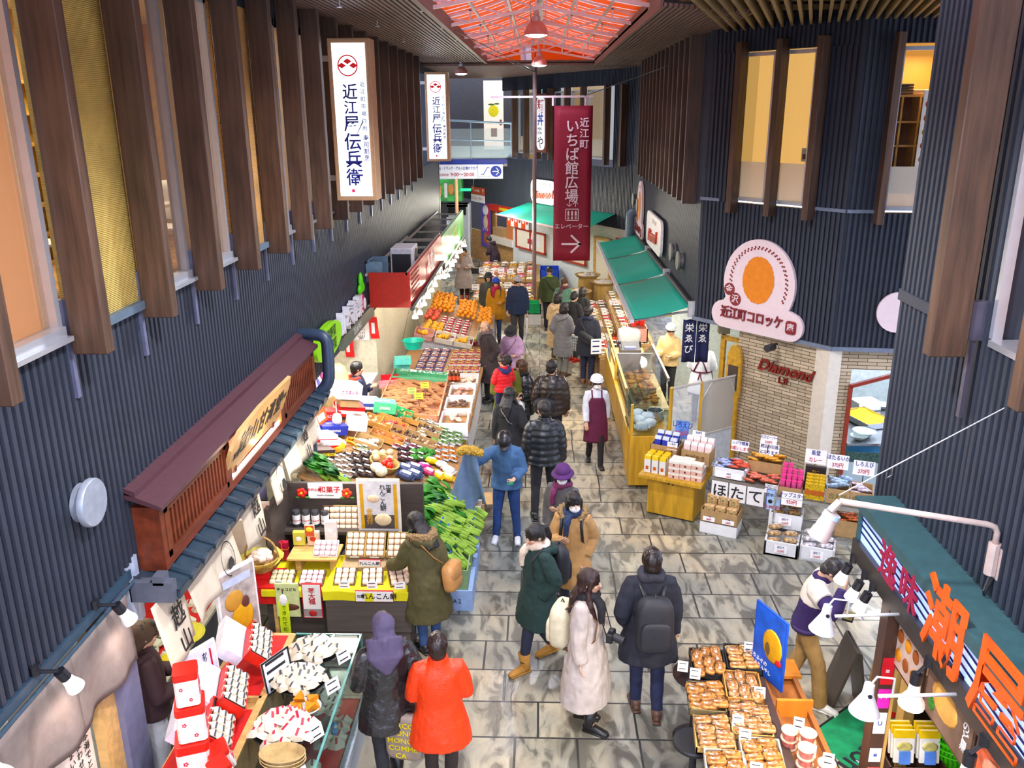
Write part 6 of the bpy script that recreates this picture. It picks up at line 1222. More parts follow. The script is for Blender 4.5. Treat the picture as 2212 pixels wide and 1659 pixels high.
giftcase((-2.42,6.18,1.14),'in front of the large picture board');giftcase((-2.44,5.60,1.13),'in the middle of the plank table');giftcase((-2.42,5.22,1.10),'nearest the octagonal boxes',12)
def b_octa(w_,h):
 def f(r):
  P_=rrect(w_,w_,w_*.09,1);MB().prism([(x,y,0) for x,y in P_],(0,0,h)).done('body',pm((.82,.74,.68),.5,var=.03),r);MB().prism([(x*1.03,y*1.03,h*.8) for x,y in P_],(0,0,h*.22)).done('lid',REDB,r)
  g=MB()
  for i in range(5):a=i*1.257;g.ball((w_/2+.001,.055*math.cos(a),h*.42+.06*math.sin(a)),(.003,.034,.034),8,6)
  g.done('blossom_print',FLW,r,True);g=MB()
  for (x,z) in ((-.05,.55),(.03,.2)):
   for i in range(5):a=i*1.257;g.ball((x+.012*math.cos(a),-w_/2-.001,h*z+.012*math.sin(a)),(.007,.002,.007),6,5)
  g.done('petal_print',FLW,r,True)
 return f
put('octa1',b_octa(.22,.30),'blossom_gift_box','white blossom printed gift box with red lid, lowest of the tower','box',(-2.46,4.93,.985),.35);put('octa1',b_octa(.22,.30),'blossom_gift_box','white blossom printed gift box with red lid, middle of the tower','box',(-2.45,4.95,1.30),.35,None,(.88,.88,.9));put('octa1',b_octa(.22,.30),'blossom_gift_box','white blossom printed gift box with red lid, topmost of the tower','box',(-2.45,4.95,1.585),.35,None,(.72,.72,.85))
put('octa1',b_octa(.22,.30),'blossom_gift_box','tilted blossom gift box beside the tower, against the plank table edge','box',(-2.26,4.98,1.02),.5,None,.62,(.2,-.3,.5));put('octa1',b_octa(.22,.30),'blossom_gift_box','tilted blossom gift box at the lower end beside the bamboo baskets','box',(-2.20,4.84,1.02),.5,None,.62,(.2,-.35,.7))
picture('picture_board','tall white framed picture board of golden pastries on the plank table',frame_at((-2.66,6.55,.98),(.55,.9,0),(-.02,0,1)),.42,.72,pm((.74,.74,.74),.4),pm((.42,.36,.32),.5,var=.5,scale=8),[('o',.02,.22,.12,.16,GOLD),('o',-.05,.42,.10,.10,pm((.50,.26,.06),.5)),('o',.06,.35,.05,.07,CHOC),('b',-.15,.15,.57,.64,pm((.5,.55,.7),.5))],'picture board',.04)
picture('picture_board','white picture sign with red line beside the blossom box tower',frame_at((-2.70,5.75,.97),(.55,.9,0),(-.1,0,1)),.34,.46,PAPER,pm((.66,.68,.80),.5),[('b',.1,.115,.2,.4,REDI),('t','かりんとう',.05,BLK,.05,.28,True),('o',-.06,.10,.09,.08,GOLD)],'picture board')
# ================================================================== greengrocer
WOODB=wood((.36,.20,.09),.6,6,(.3,4,4),.25)
r=thing('vegetable_stand','sloping vegetable display stand under the green oval sign','display stand',(0,0,0));m_=MB();zt= lambda x:SZ0+(-1.15-x)*.37-.02
m_.prism([(-1.13,9.55,zt(-1.13)-.03),(-1.13,9.55,zt(-1.13)),(-2.98,9.55,zt(-2.98)),(-2.98,9.55,zt(-2.98)-.03)],(0,2.95,0));m_.done('board',WOODB,r);MB().prism([(-1.15,9.6,0),(-1.15,9.6,zt(-1.15)-.03),(-2.95,9.6,zt(-2.95)-.03),(-2.95,9.6,0)],(0,2.85,0)).done('skirt',pm((.10,.13,.20),.7),r)
MUSH=pm((.38,.26,.17),.6,var=.4,scale=30);SHII=pm((.10,.055,.035),.6,var=.5,scale=25);CLR=pm((.70,.70,.68),.3,var=.3,scale=25,name='white_filmed_pack');BLTR=pm((.02,.02,.025),.3)
def sl(u,v,lift=0.):return tuple(gs(u,v,lift))
SROT=(0,SLA,0)
def slope(key,bld,name,cat,lab,grp,pts,rz=0.,sc=1,lift=.0):
 for (u,v) in pts:put(key,bld,name,lab,cat,sl(u,v,lift),0,grp,sc,(0,SLA,rz+U_(-.12,.12)))
def gpx(u0,u1,nu,v0,v1,nv,sk=0):return [(u0+(u1-u0)*(i+.5)/nu+sk*j+U_(-2,2),v0+(v1-v0)*(j+.5)/nv+U_(-2,2)) for j in range(nv) for i in range(nu)]
slope('pkshii',b_pack(.15,.11,.025,BLTR,SHII,.022,14,3,PAPER),'mushroom_pack','mushroom pack','black tray pack of brown mushrooms at the lower front of the vegetable stand','brown mushroom packs',gpx(742,812,4,978,1032,4,3))
slope('pkwhite',b_pack(.16,.12,.03,CLR,MUSH,.024,12,5,PAPER),'mushroom_pack','mushroom pack','clear pack of pale mushrooms beside the blue grey downpipe','pale mushroom packs',gpx(702,748,3,985,1030,4,3))
NAV=pm((.04,.06,.14),.35,bump=.4,bscale=40);slope('bagnavy',b_bag(.20,.15,.09,NAV,PAPER),'vegetable_bag','bag','dark blue vegetable bag beside the tomato basket','dark blue vegetable bags',gpx(862,902,2,1008,1040,2),sc=1.1)
slope('bagblk',b_pack(.17,.12,.03,BLTR,pm((.12,.03,.04),.5,var=.4),.026,9,8,PAPER),'bean_pack','pack','black and red vegetable pack above the dark blue bags','black and red packs',gpx(862,915,3,968,1000,3))
for k,(c_,u,v,lab) in enumerate((((.45,.03,.22),915,1012,'magenta'),((.70,.55,.06),930,1000,'yellow'),((.76,.76,.70),952,1008,'white'),((.74,.72,.66),968,1020,'cream'),((.72,.48,.05),945,1030,'amber'),((.40,.04,.12),925,1024,'crimson'),((.72,.50,.08),965,1035,'golden'))):
 put('bg'+lab,b_bag(.18,.15,.08,pm(c_,.35,bump=.4,bscale=40),PAPER),'vegetable_bag',f'{lab} bag in the corner of the vegetable stand facing the passage','bag',sl(u,v,.0),0,None,1,(0,SLA,U_(-.5,.5)))
slope('pkcarrot',b_pack(.15,.12,.03,CLR,pm((.72,.24,.04),.5),.024,8,2,PAPER),'carrot_pack','pack','clear pack of orange carrots near the passage edge of the vegetable stand','carrot packs',gpx(935,985,3,965,998,3))
slope('pksalad',b_pack(.16,.12,.035,CLR,pm((.24,.42,.14),.5,var=.4),.026,12,6,PAPER),'salad_pack','pack','clear pack of pale green salad at the passage edge of the vegetable stand','salad packs',gpx(950,995,3,925,962,4))
slope('pkwhite2',b_pack(.16,.12,.03,CLR,pm((.58,.52,.34),.5,var=.3),.02,16,9,PAPER),'enoki_pack','pack','white mushroom pack in the middle of the passage edge','white mushroom packs',gpx(905,950,3,905,945,4))
slope('pkmix',b_pack(.16,.12,.03,CLR,pm((.40,.10,.16),.5,var=.5),.024,10,12,PAPER),'vegetable_pack','pack','clear pack of purple vegetables in the middle front of the stand','purple vegetable packs',gpx(848,900,3,950,972,2));slope('pkspr',b_pack(.16,.12,.03,CLR,pm((.30,.36,.16),.5,var=.5),.022,12,13,PAPER),'sprout_pack','pack','clear pack of sprouts below the pumpkin slices','sprout packs',gpx(768,806,3,950,975,2));slope('asp', lambda r:[MB().tube([(-.1+U_(-.02,.02),-.04+.02*i,.02),(.1,-.04+.02*i,.02+.01*(i%2))],[.009,.006],6).done('stalk',pm((.12,.24,.05),.6),r,True) for i in range(5)],'asparagus_bundle','vegetable','dark green asparagus bundle at the upper passage edge of the stand','asparagus bundles',gpx(940,1000,5,948,962,1)+gpx(935,990,4,940,950,1))
BROC=pm((.045,.20,.03),.75,var=.4,scale=40,bump=.9,bscale=60,name='green_floret')
def floret(m_):
 q=random.Random(2)
 for i in range(16):a=i*2.4;t=math.sqrt(i/16);m_.ball((.06*t*math.cos(a),.06*t*math.sin(a),.045+.03*(1-t)),.024,8,6)
 m_.tube([(0,0,0),(0,0,.05)],.02,8)
for (u,v) in gpx(888,932,4,975,1000,2):one('floret',floret,'broccoli',[BROC],'bright green broccoli head in the carton among the packs','vegetable',sl(u,v),SROT,'broccoli heads',U_(.8,1.1))
r=put('basketN', lambda r:(MB().lathe([(.16,0),(.2,.08),(.21,.11),(.19,.11),(.15,.03)],20).done('bowl',WICK,r,40)),'wicker_basket','round wicker basket of white cabbage and tomatoes on the vegetable stand','basket',sl(826,1012,.0),0,None,1,SROT)
for k,(du,dv) in enumerate(((-8,2),(2,10))):one('cabb', lambda m_:m_.ball((0,0,0),(.09,.075,.07),14,10,.04),'cabbage',[pm((.72,.72,.56),.5,var=.15,scale=8,bump=.3,bscale=20)],f'pale cabbage half in the wicker basket, {("upper", "lower")[k]} one','vegetable',sl(822+du,1008+dv,.10),(0,.3,k))
for k,(du,dv) in enumerate(((12,-12),(16,-2),(4,-8))):one('tom', lambda m_:m_.ball((0,0,0),(.06,.06,.05),14,10),'tomato',[pm((.60,.04,.015),.25)],'red tomato in the wicker basket','vegetable',sl(826+du,1008+dv,.11),(0,0,k),'tomatoes in the wicker basket',(1.05,.9,.8)[k])
for k,(u,v) in enumerate(gpx(805,848,3,972,996,2)):one('onion', lambda m_:m_.ball((0,0,0),(.055,.055,.05),12,8),'onion',[pm((.66,.50,.30),.4,var=.2)],'pale onion piled above the wicker basket','vegetable',sl(u,v,.06+.03*(k%2)),(0,0,k),'pale onions')
CARTO=pm((.50,.26,.08),.75,var=.1)
def carton(u,v,w_,d,h,m_,lab,rz=0.,fill=None,n=0,nm='',grp='',rad=.03,cm=None,text=None):
 r=put(f'ct{w_}{d}{h}{m_.name}{text}',b_open(w_,d,h,m_,.008,.0,text),'produce_carton',lab,'carton',sl(u,v),0,None,1,(0,SLA,rz));M0=Matrix.Translation(sl(u,v))@Matrix.Rotation(SLA,4,'Y')@Matrix.Rotation(rz,4,'Z')
 for i in range(n):p=M0@V((U_(-w_/2+rad,w_/2-rad),U_(-d/2+rad,d/2-rad),h*.55+U_(0,.5)*rad));one(f'{nm}{rad}',fill or (lambda m_:m_.ball((0,0,0),(rad,rad*.85,rad*.8),8,6)),nm,[cm],f'{nm.replace("_", " ")} in the {lab}'[:110],'vegetable',p,(U_(-.5,.5),U_(-.5,.5),U_(0,6)),grp,U_(.8,1.15))
POT=pm((.45,.33,.20),.6,var=.3,scale=25)
carton(815,918,.42,.30,.09,CARTO,'orange carton of round mushrooms high on the stand',0,None,16,'mushroom','mushrooms high on the stand',.034,POT);carton(872,944,.44,.30,.09,CARD,'brown carton of dark mushrooms in the middle of the stand',0,None,18,'dark_mushroom','dark mushrooms mid stand',.03,SHII)
carton(835,952,.50,.22,.10,CARTO,'long orange carton of apples below the dark mushrooms',0,None,8,'apple','apples in the long carton',.045,pm((.62,.16,.08),.35,var=.4,scale=6));carton(912,962,.40,.26,.09,CARD,'brown carton of ginger below the white labels',0,None,14,'ginger_root','ginger roots',.032,MUSH)
carton(842,902,.40,.26,.09,CARTO,'orange carton of pale packs beside the round mushrooms',0,None,12,'pale_mushroom','pale mushrooms high',.03,MUSH);carton(925,935,.38,.28,.09,CARD,'brown carton of dark packs at the upper passage edge',0,None,14,'burdock_piece','burdock pieces',.03,SHII);carton(793,962,.40,.30,.10,CARD,'brown carton of yam slices beside the white square box',0,None,8,'yam_slice','yam slices',.045,pm((.72,.66,.52),.5));carton(850,925,.40,.28,.09,CARTO,'orange carton of red radishes in the middle of the stand',0,None,16,'red_radish','red radishes',.03,pm((.45,.05,.07),.4,var=.3));carton(893,912,.36,.26,.09,CARTO,'orange edged carton of dried fish packs by the tuber tray',0,None,10,'dried_fish','dried fish by the tuber tray',.03,pm((.30,.22,.10),.5,var=.4));carton(866,898,.34,.26,.09,pm((.05,.42,.16),.6),'green carton beneath the closed green box',0,None,10,'leek_piece','leek pieces',.03,pm((.30,.36,.12),.5,var=.4))
for k,(u,v) in enumerate(((755,985),(765,975),(722,978),(732,986))):one('pump', lambda m_:m_.grid(lambda a,b:(.11*math.cos(2.6*a)*(1-.35*b),.11*math.sin(2.6*a)*(1-.35*b),.07*math.sin(2.2*b)),12,4),'pumpkin_slice',[pm((.75,.38,.02),.5)],'orange pumpkin slice in the white carton beside the downpipe','vegetable',sl(u-2,v-18,.06),(0,SLA,k*1.3),'pumpkin slices',1,40)
BX=[('white cardboard box with dark sweet potato print, topmost of the high stack',(.36,.28,.22),pm((.80,.79,.77),.6),(748,858,.42),.3,None,'さつまいも',pm((.25,.02,.12),.5)),('flat tan box under the white sweet potato box',(.28,.24,.10),CARD,(750,875,.28),.3,None,None,None),('red and white strawberry box at the base of the high stack',(.40,.30,.16),pm((.60,.03,.03),.5),(752,895,.10),.25,WHT,'苺',WHT),('blue citrus box with white DEKOPON lettering near the downpipe',(.40,.30,.14),pm((.015,.03,.28),.5),(712,935,.05),.5,None,'DEKOPON',WHT),('red box with white square print above the blue citrus box',(.40,.26,.14),pm((.58,.03,.03),.5),(698,905,.12),.5,None,'いちご',WHT),('white box with red band leaning at the downpipe',(.38,.28,.13),WHT,(690,955,.08),.55,pm((.6,.03,.04),.5),None,None),('white square box with a dark oval in the middle of the stand',(.28,.26,.20),pm((.82,.81,.80),.6),(768,925,.14),.1,None,None,None),('green closed box with pale paper tag near the tuber tray',(.34,.24,.17),pm((.12,.55,.27),.5),(828,888,.12),.1,None,'加賀野菜',WHT),('white and blue box with round logo behind the green box',(.30,.26,.15),pm((.72,.74,.80),.5),(797,880,.10),.4,pm((.05,.08,.3),.5),None,None),('orange polka printed box at the lower back of the stand',(.30,.26,.12),pm((.06,.03,.02),.5),(690,985,.05),.5,pm((.75,.40,.03),.5,var=.9,scale=30),None,None),('red and white apple box beside the polka box',(.34,.26,.12),WHT,(712,968,.06),.5,pm((.62,.02,.02),.5),None,None)]
for k,(lab,(w_,d,h),m_,(u,v,lf),rz,band,tx,tm) in enumerate(BX):put(f'bx{k}',b_closed(w_,d,h,m_,band,tx,tm),'produce_box',lab,'box',sl(u,v,lf-.05),0,None,1,(0,SLA*.6,rz+.2))
o=MB().ball((0,0,.0),(.07,.05,.004),14,5).done('oval_print',SHII);o.parent=PROTO['bx6'];o.location=(0,0,.202)
picture('recipe_board','white board with drawn purple tulips and brown frame leaning in the greengrocer',frame_at((-3.05,11.55,1.55),(.2,1,0),(-.35,0,1)),.5,.55,pm((.45,.28,.12),.5),PAPER,[('o',-.06,.28,.05,.10,pm((.16,.12,.42),.5)),('o',.10,.36,.06,.08,pm((.45,.05,.2),.5))],'picture board');picture('flyer','white flyer with pink lettering against the downpipe',frame_at((-2.98,10.45,1.45),(.2,1,0),(-.3,0,1)),.4,.5,PAPER,PAPER,[('t','大根',.12,pm((.6,.08,.25),.5),0,.34),('b',-.16,.16,.05,.2,pm((.6,.1,.03),.5))])
r=thing('net_bag','white netted bulb bag hanging by the red boxes','bag',tuple(V(sl(728,905,.25))));MB().ball((0,0,0),(.07,.07,.09),12,8,.06).done('bulb',pm((.76,.74,.70),.5),r,True);MB().tube([(0,0,.08),(0,0,.25)],.005,5).done('net',WHT,r)
put('paperroll',b_bag(.5,.18,.9,pm((.42,.30,.15),.6,bump=.5,bscale=15)),'wrapped_bundle','tall brown paper bundle tied with white string in the greengrocer doorway','bundle',(-3.15,12.3,1.0),.3);MB().box(-3.4,-2.95,12.0,12.7,0,1.0).done('stock_crate',CARD);tag(bpy.data.objects['stock_crate'],'plain brown crate under the tied paper bundle','crate')
put('freezer',b_closed(.62,.9,1.0,pm((.80,.76,.70),.4),None,None,None,pm((.84,.82,.78),.4)),'chest_freezer','white chest freezer inside the greengrocer doorway','freezer',(-3.25,14.3,0),0)
r=thing('wall_calendar','paper wall calendar with black dates inside the greengrocer','calendar',M=FY(-3.25,14.98,1.55));MB().box(-.15,.15,0,.45,0,.01).done('sheet',PAPER,r);txt('6',.13,BLK,r,(-.08,.37,.014));[txt('2 3 4 5',.05,BLK,r,(0,.26-.06*k,.014)) for k in range(4)];txt('38!!',.07,BLK,r,(0,.04,.014))
for x,lab in ((-3.5,'long red paper streamer with white lettering beside the calendar'),(-3.02,'short red flag beside the calendar')):
 r=thing('red_streamer',lab,'banner',M=FY(x,14.9,1.25 if x<-3.2 else 1.6));MB().grid(lambda u,v:(-.08+.16*u+.04*(1-v),(.75 if x<-3.2 else .4)*v,.01*math.sin(6*v)),3,6).done('cloth',pm((.66,.03,.03),.6),r,solid=.003);MB().box(-.02,.04,.1,.3,.012,.016).done('printed_line',WHT,r)
r=put('basin', lambda r:(MB().lathe([(.14,0),(.19,.14),(.205,.15),(.185,.145),(.13,.01)],24).done('bowl',pm((.0,.45,.32),.4),r,40),MB().tube([(.19,0,.14),(.0,0,.9),(-.19,0,.14)],.004,4).done('cord',BLK,r)),'hanging_basin','turquoise plastic basin hanging by cords in front of the fruit stall','basin',tuple(gz(893,752,1.45)))
for k,(u,v,lab) in enumerate(((868,795,'lower turquoise foam box behind the tuber tray'),(872,785,'upper turquoise foam box behind the tuber tray'))):put('turq',b_closed(.30,.22,.12,pm((.16,.58,.50),.5)),'foam_box',lab,'box',tuple(gz(u-k*2,v,.98+.13*k)),.2)
for k,(u,v,c_,lab) in enumerate(((842,822,(.62,.03,.04),'red tray of labels left of the tuber tray'),(838,835,(.66,.28,.30),'pink and white carton beside the tuber tray'),(846,850,(.45,.25,.12),'small brown parcel beside the tuber tray'))):put(f'misc{k}',b_open(.32,.24,.08,pm(c_,.5),.01),'shallow_tray',lab,'tray',tuple(gz(u,v,.92)),.2)
# ---- tuber tray
TRY=pm((.60,.27,.17),.5,name='terracotta_plastic');r=thing('tuber_tray','large terracotta coloured tray heaped with brown tubers','tray',(-2.15,13.85,.84));r.rotation_euler=(0,.10,.03);X0=r.matrix_basis.copy() if False else Matrix.Translation((-2.15,13.85,.84))@Matrix.Rotation(.03,4,'Z')@Matrix.Rotation(.10,4,'Y')
openbox(MB(),1.02,2.35,.12,.025).done('walls',TRY,r);openbox(MB(),.98,.5,.1,.01).done('green_liner',pm((.12,.38,.20),.5),r).location=(0,.88,.04)
struct_t=thing('tray_table','low wooden table carrying the tuber tray and fish trays','table',(0,0,0));MB().box(-2.75,-1.1,12.55,17.2,.70,.76).done('table_top',WOODB,struct_t);MB().box(-2.7,-1.15,12.6,17.15,0,.7).done('skirt',pm((.60,.60,.64),.7,bump=.3,bscale=12),struct_t)
def tuber(m_):m_.tube([(-.10,.0,0),(-.07,.01,.005),(-.02,.018,.01),(.04,.005,.012),(.085,-.012,.004),(.115,-.02,0)],[.008,.026,.036,.034,.022,.006],9)
TUB=pm((.36,.17,.075),.65,var=.35,scale=18,bump=.5,bscale=40,name='tuber_skin')
for i in range(120):
 a,b=U_(-.44,.44),U_(-1.08,.62);lift=.06+.11*(1-(a/.5)**2)*(1-((b+.25)/.95)**2)*U_(.5,1);p=X0@V((a,b,lift));one('tuber',tuber,'brown_tuber',[TUB],'brown knobbly tuber heaped in the terracotta tray','vegetable',p,(U_(-.3,.3),U_(-.3,.3)+.1,U_(-.5,.5)),'tubers in the terracotta tray',U_(.75,1.2))
txt('加賀れんこん',.16,WHT,r,(.1,.98,.16),bold=.02)
for k,(u,v) in enumerate(((918,838),(905,862),(890,850))):card('=|=',.14,.10,tuple(gz(u,v,1.08)),.2,('yellow price card at the upper part of the tuber heap','yellow price card in the middle of the tuber heap','green topped price card on the tuber heap')[k],BLK,pm((.70,.60,.03) if k<2 else (.3,.55,.1),.6),-.6)
for k,(y,c_,nm,lab) in enumerate(((12.85,(.70,.48,.40),'shrimp','white foam box of pink prawns nearest the vegetable stand'),(13.55,(.10,.05,.035),'shellfish','white foam box of dark shellfish beside the tubers'),(14.25,(.62,.34,.30),'fish_fillet','white foam box of pink fillets beside the tubers'),(14.95,(.78,.60,.48),'squid','white foam box of pale squid furthest along the tuber tray'))):
 put('foam4',b_open(.46,.62,.22,STYRO,.03),'foam_box',lab,'box',(-1.36,y,.62),.02);
 for i in range(10):one('sf'+nm, lambda m_:sup(m_,(0,0,0),(.06,.035,.022),.8,10,6),nm,[pm(c_,.3,var=.35,scale=20)],f'{nm.replace("_", " ")} in the white foam box beside the tubers','seafood',(-1.36+U_(-.16,.16),y+U_(-.24,.24),.80+U_(0,.03)),(0,0,U_(0,6)),f'{nm} in the foam box',U_(.8,1.1))
put('foam4b',b_open(.48,.6,.6,STYRO,.03),'foam_box','empty stacked foam box under the prawn box','box',(-1.36,12.85,.0),.02)
for k in range(3):put('bottle', lambda r:(MB().lathe([(.03,0),(.03,.12),(.012,.15),(.012,.18)],12).done('body',pm((.10,.03,.01),.2),r,40),MB().lathe([(.0305,.03),(.0305,.09)],12).done('label',pm((.6,.1,.05),.5),r)),'sauce_bottle','dark sauce bottle between the tuber tray and the foam boxes','bottle',(-1.60+.07*k,14.55,.90),0,'sauce bottles by the tuber tray',1.2)
for (a0,a1,na,y0,y1,ny,trm,cm,lab,grp) in ((-2.42,-1.85,3,15.55,17.1,8,pm((.10,.10,.30),.4),pm((.66,.36,.30),.3,var=.35,scale=20),'filmed pack of pale fish on the inner half of the fish table','fish packs, inner half'),(-1.78,-1.16,4,15.3,17.1,9,STYRO,pm((.62,.16,.12),.3,var=.4,scale=20),'filmed pack of red fish slices on the passage half of the fish table','fish packs, passage half')):
 for i in range(na):
  for j in range(ny):put(lab[:20],b_pack(.17,.15,.02,trm,cm,.026,9,4,PAPER if na==3 else pm((.70,.45,.08),.6)),'fish_pack',lab,'pack',(a0+(a1-a0)*(i+.5)/na,y0+(y1-y0)*(j+.5)/ny,.77+.02*(j%2)),U_(-.15,.15),grp,1.0)
# ---- fruit stall
FT=(0,.2,0);fz= lambda x:.72+(-1.1-x)*.2
r=thing('fruit_stand','sloping fruit stand under the red fascia','display stand',(0,0,0));MB().prism([(-1.1,17.3,fz(-1.1)-.03),(-1.1,17.3,fz(-1.1)),(-2.62,17.3,fz(-2.62)),(-2.62,17.3,fz(-2.62)-.03)],(0,3.6,0)).done('board',WOODB,r);MB().prism([(-1.12,17.35,0),(-1.12,17.35,.68),(-2.6,17.35,fz(-2.6)-.04),(-2.6,17.35,0)],(0,3.5,0)).done('skirt',pm((.62,.62,.66),.7),r)
MAN=pm((.80,.33,.015),.4,var=.12,scale=6,name='mandarin_peel');AP=pm((.62,.10,.06),.35,var=.4,scale=6);
def fruit(key,m_,x0,x1,nx,y0,y1,ny,rad,layers,nm,lab,grp):
 for l in range(layers):
  for i in range(nx-l):
   for j in range(ny-l):x=x0+(x1-x0)*(i+.35+.3*(j%2)+l*.5)/nx+U_(-.015,.015);one(key, lambda q:(q.ball((0,0,0),(rad,rad,rad*.86),10,8),q.ball((0,0,rad*.84),(rad*.12,rad*.12,rad*.06),5,4)),nm,[m_],lab,'fruit',(x,y0+(y1-y0)*(j+.5+l*.5)/ny+U_(-.01,.01),fz(x)+rad*.9+l*rad*1.4+.05+(.0+.12*(y1-y0)*(j/ny) if key=='man' else 0)+U_(0,.02)),(U_(-.3,.3),U_(-.3,.3),U_(0,6)),grp)
fruit('man',MAN,-2.6,-2.05,5,19.6,20.75,10,.05,2,'mandarin','mandarin heaped in the deepest bay of the fruit stand','mandarins in the deepest bay');fruit('man',MAN,-1.95,-1.5,4,19.4,20.5,9,.05,2,'mandarin','mandarin piled in the middle bay of the fruit stand','mandarins in the middle bay');fruit('man',MAN,-1.45,-1.15,3,19.2,20.3,9,.045,1,'mandarin','mandarin in the passage side bay of the fruit stand','mandarins at the passage side')
fruit('per',pm((.78,.40,.05),.4,var=.2),-2.5,-2.1,3,17.55,18.4,7,.05,1,'persimmon','yellow orange persimmon in the front tray of the fruit stand','persimmons in the front tray');fruit('apl',AP,-2.6,-2.3,2,18.6,19.5,6,.06,1,'apple','red apple wrapped near the wall end of the fruit stand','apples near the wall end')
STR=pm((.58,.05,.05),.35,var=.4,scale=20)
for i in range(4):
 for j in range(8):x=-2.18+.17*i;put('strawb',b_pack(.155,.20,.04,CLR,STR,.028,10,5,PAPER),'strawberry_pack','clear pack of strawberries in rows on the fruit stand','pack',(x,17.6+.22*j,fz(x)+.02),0,'strawberry packs',1,(0,.2,U_(-.1,.1)))
for j in range(7):put('kiwi',b_pack(.24,.22,.04,CLR,pm((.42,.32,.12),.5,var=.4),.03,10,6,PAPER),'fruit_pack','mixed brown fruit pack along the passage edge of the fruit stand','pack',(-1.28,17.75+.22*j,fz(-1.28)+.02),0,'brown fruit packs',1,(0,.2,0))
for k,(c_,lab) in enumerate((((.40,.52,.10),'green grape bunch at the front corner of the fruit stand'),((.16,.015,.03),'dark red grape bunch at the front corner of the fruit stand'))):
 r=thing('grape_bunch',lab,'fruit',(-1.3-.05*k,17.52-.12*k,fz(-1.3)+.05));m_=MB();q=random.Random(k);[m_.ball((q.uniform(-.11,.11),q.uniform(-.08,.08),q.uniform(0,.09)),.026,8,6) for i in range(34)];m_.done('grapes',pm(c_,.3),r,True);MB().tube([(0,0,.08),(.02,.03,.15)],.006,5).done('stem',BROC,r)
for k,(x,lab) in enumerate(((-2.45,'pink fruit carton tilted at the front of the fruit stand'),(-2.02,'white fruit carton tilted at the front of the fruit stand'),(-1.62,'white fruit carton beside the grapes'))):put(f'fct{k}',b_open(.40,.34,.12,pm((.58,.32,.30),.6) if k==0 else pm((.70,.68,.60),.6),.012),'fruit_carton',lab,'carton',(x,17.42,fz(x)+.0),0,None,1,(.25,.2,0));[one('per',None,'persimmon',[MAN],f'orange fruit inside the {lab}','fruit',(x+U_(-.14,.14),17.42+U_(-.1,.1),fz(x)+.09),(0,0,i),f'orange fruit in the {lab}') for i in range(8)]
r=thing('rattan_chair','rattan chair with dark curved back behind the fruit stand','chair',(-2.35,21.6,0));MB().lathe([(.02,.44),(.24,.45),(.24,.48),(.02,.49)],20).done('seat',WICK,r,40);MB().tube([(-.22,.1,.46),(-.22,.16,.95),(0,.2,1.02),(.22,.16,.95),(.22,.1,.46)],.016,8).done('backrest',pm((.10,.05,.02),.5),r,True)
for x in (-.18,.18):
 for y in (-.16,.16):MB().tube([(x,y,.45),(x*1.15,y*1.15,0)],.015,6).done('leg',pm((.10,.05,.02),.5),r)
# ---- greens and crates along the passage end
LEAF=pm((.030,.17,.014),.55,var=.4,scale=14,name='leaf_green');STK=pm((.27,.43,.08),.5,var=.25,name='pale_stalk');LEAFD=pm((.025,.12,.03),.6,var=.4,scale=14)
def b_green(leaf,seed,ln=.16):
 def f(r):
  q=random.Random(seed);s=MB();l=MB()
  for i in range(9):
   y=q.uniform(-.045,.045);z=q.uniform(.015,.055);e=(-.02+q.uniform(-.02,.02),y*1.5,z+.015);s.tube([(ln,y,z),(.06,y*1.1,z+.01),e],[.013,.011,.006],6)
   b=V(e);w_=q.uniform(.03,.045);dz=q.uniform(-.01,.04);l.grid(lambda u,v,b=b,w_=w_,dz=dz,y=y:(b.x-.14*v,b.y+(u-.5)*2*w_*math.sin(math.pi*(.12+.86*v))+y*v,b.z+dz*math.sin(3*v)+.02*abs(u-.5)*math.sin(6*v)+.01*math.sin(9*u+i)),5,5)
  s.done('stalks',STK,r,True);l.done('leaves',leaf,r,True,solid=.002);MB().tube([(.05,-.06,.035),(.05,0,.075),(.05,.06,.035),(.05,0,.0),(.05,-.06,.035)],.006,6).done('band',pm((.04,.10,.5),.5),r)
 return f
gi=0
for j in range(6):
 for i in range(4):
  x=-1.02-.10*i*(1 if j<4 else 1.4)+.02*j;y=8.85+.24*j;put(f'green{gi % 3}',b_green(LEAF if gi%3 else LEAFD,gi%3),'greens_bundle','bundle of leafy greens with pale stalks stacked beside the olive parka','vegetable',(x,y+U_(-.05,.05),.50+.075*i+U_(0,.03)),0,'greens bundles beside the parka',1.45,(U_(-.2,.2),.35+U_(-.2,.2),-.35+U_(-.3,.3)));gi+=1
for k in range(5):put(f'green{k % 3}',b_green(LEAF,1),'greens_bundle','bundle of leafy greens lying between the poster and the blue crates','vegetable',(-1.42+.06*k,9.45+.10*k,.88-.03*k),0,'greens bundles behind the poster',1.4,(0,.4,.3+U_(-.2,.2)))
for k in range(4):put(f'green{k % 3}',b_green(LEAFD,0),'greens_bundle','bundle of green leeks slanting beside the downpipe foot','vegetable',(-2.85+.09*k,9.72+.02*k,1.26-.05*k),0,'leek bundles by the downpipe',1.5,(0,.7,.1*k))
one('floret',floret,'broccoli',[pm((.015,.10,.05),.7,var=.3,bump=.8,bscale=60)],'large dark green broccoli head behind the mochi poster','vegetable',(-1.48,9.1,.92),(0,.5,0),None,1.9)
one('daikon', lambda m_:m_.tube([(-.22,0,0),(-.16,0,0),(.08,0,.0),(.2,0,0),(.27,.01,0)],[.02,.055,.06,.04,.006],12),'daikon',[pm((.74,.74,.62),.4,var=.1)],'pale white radish behind the mochi poster','vegetable',(-1.60,9.15,.96),(0,.5,1.2))
BLUEC=pm((.30,.42,.66),.5,var=.08,name='pale_blue_foam');
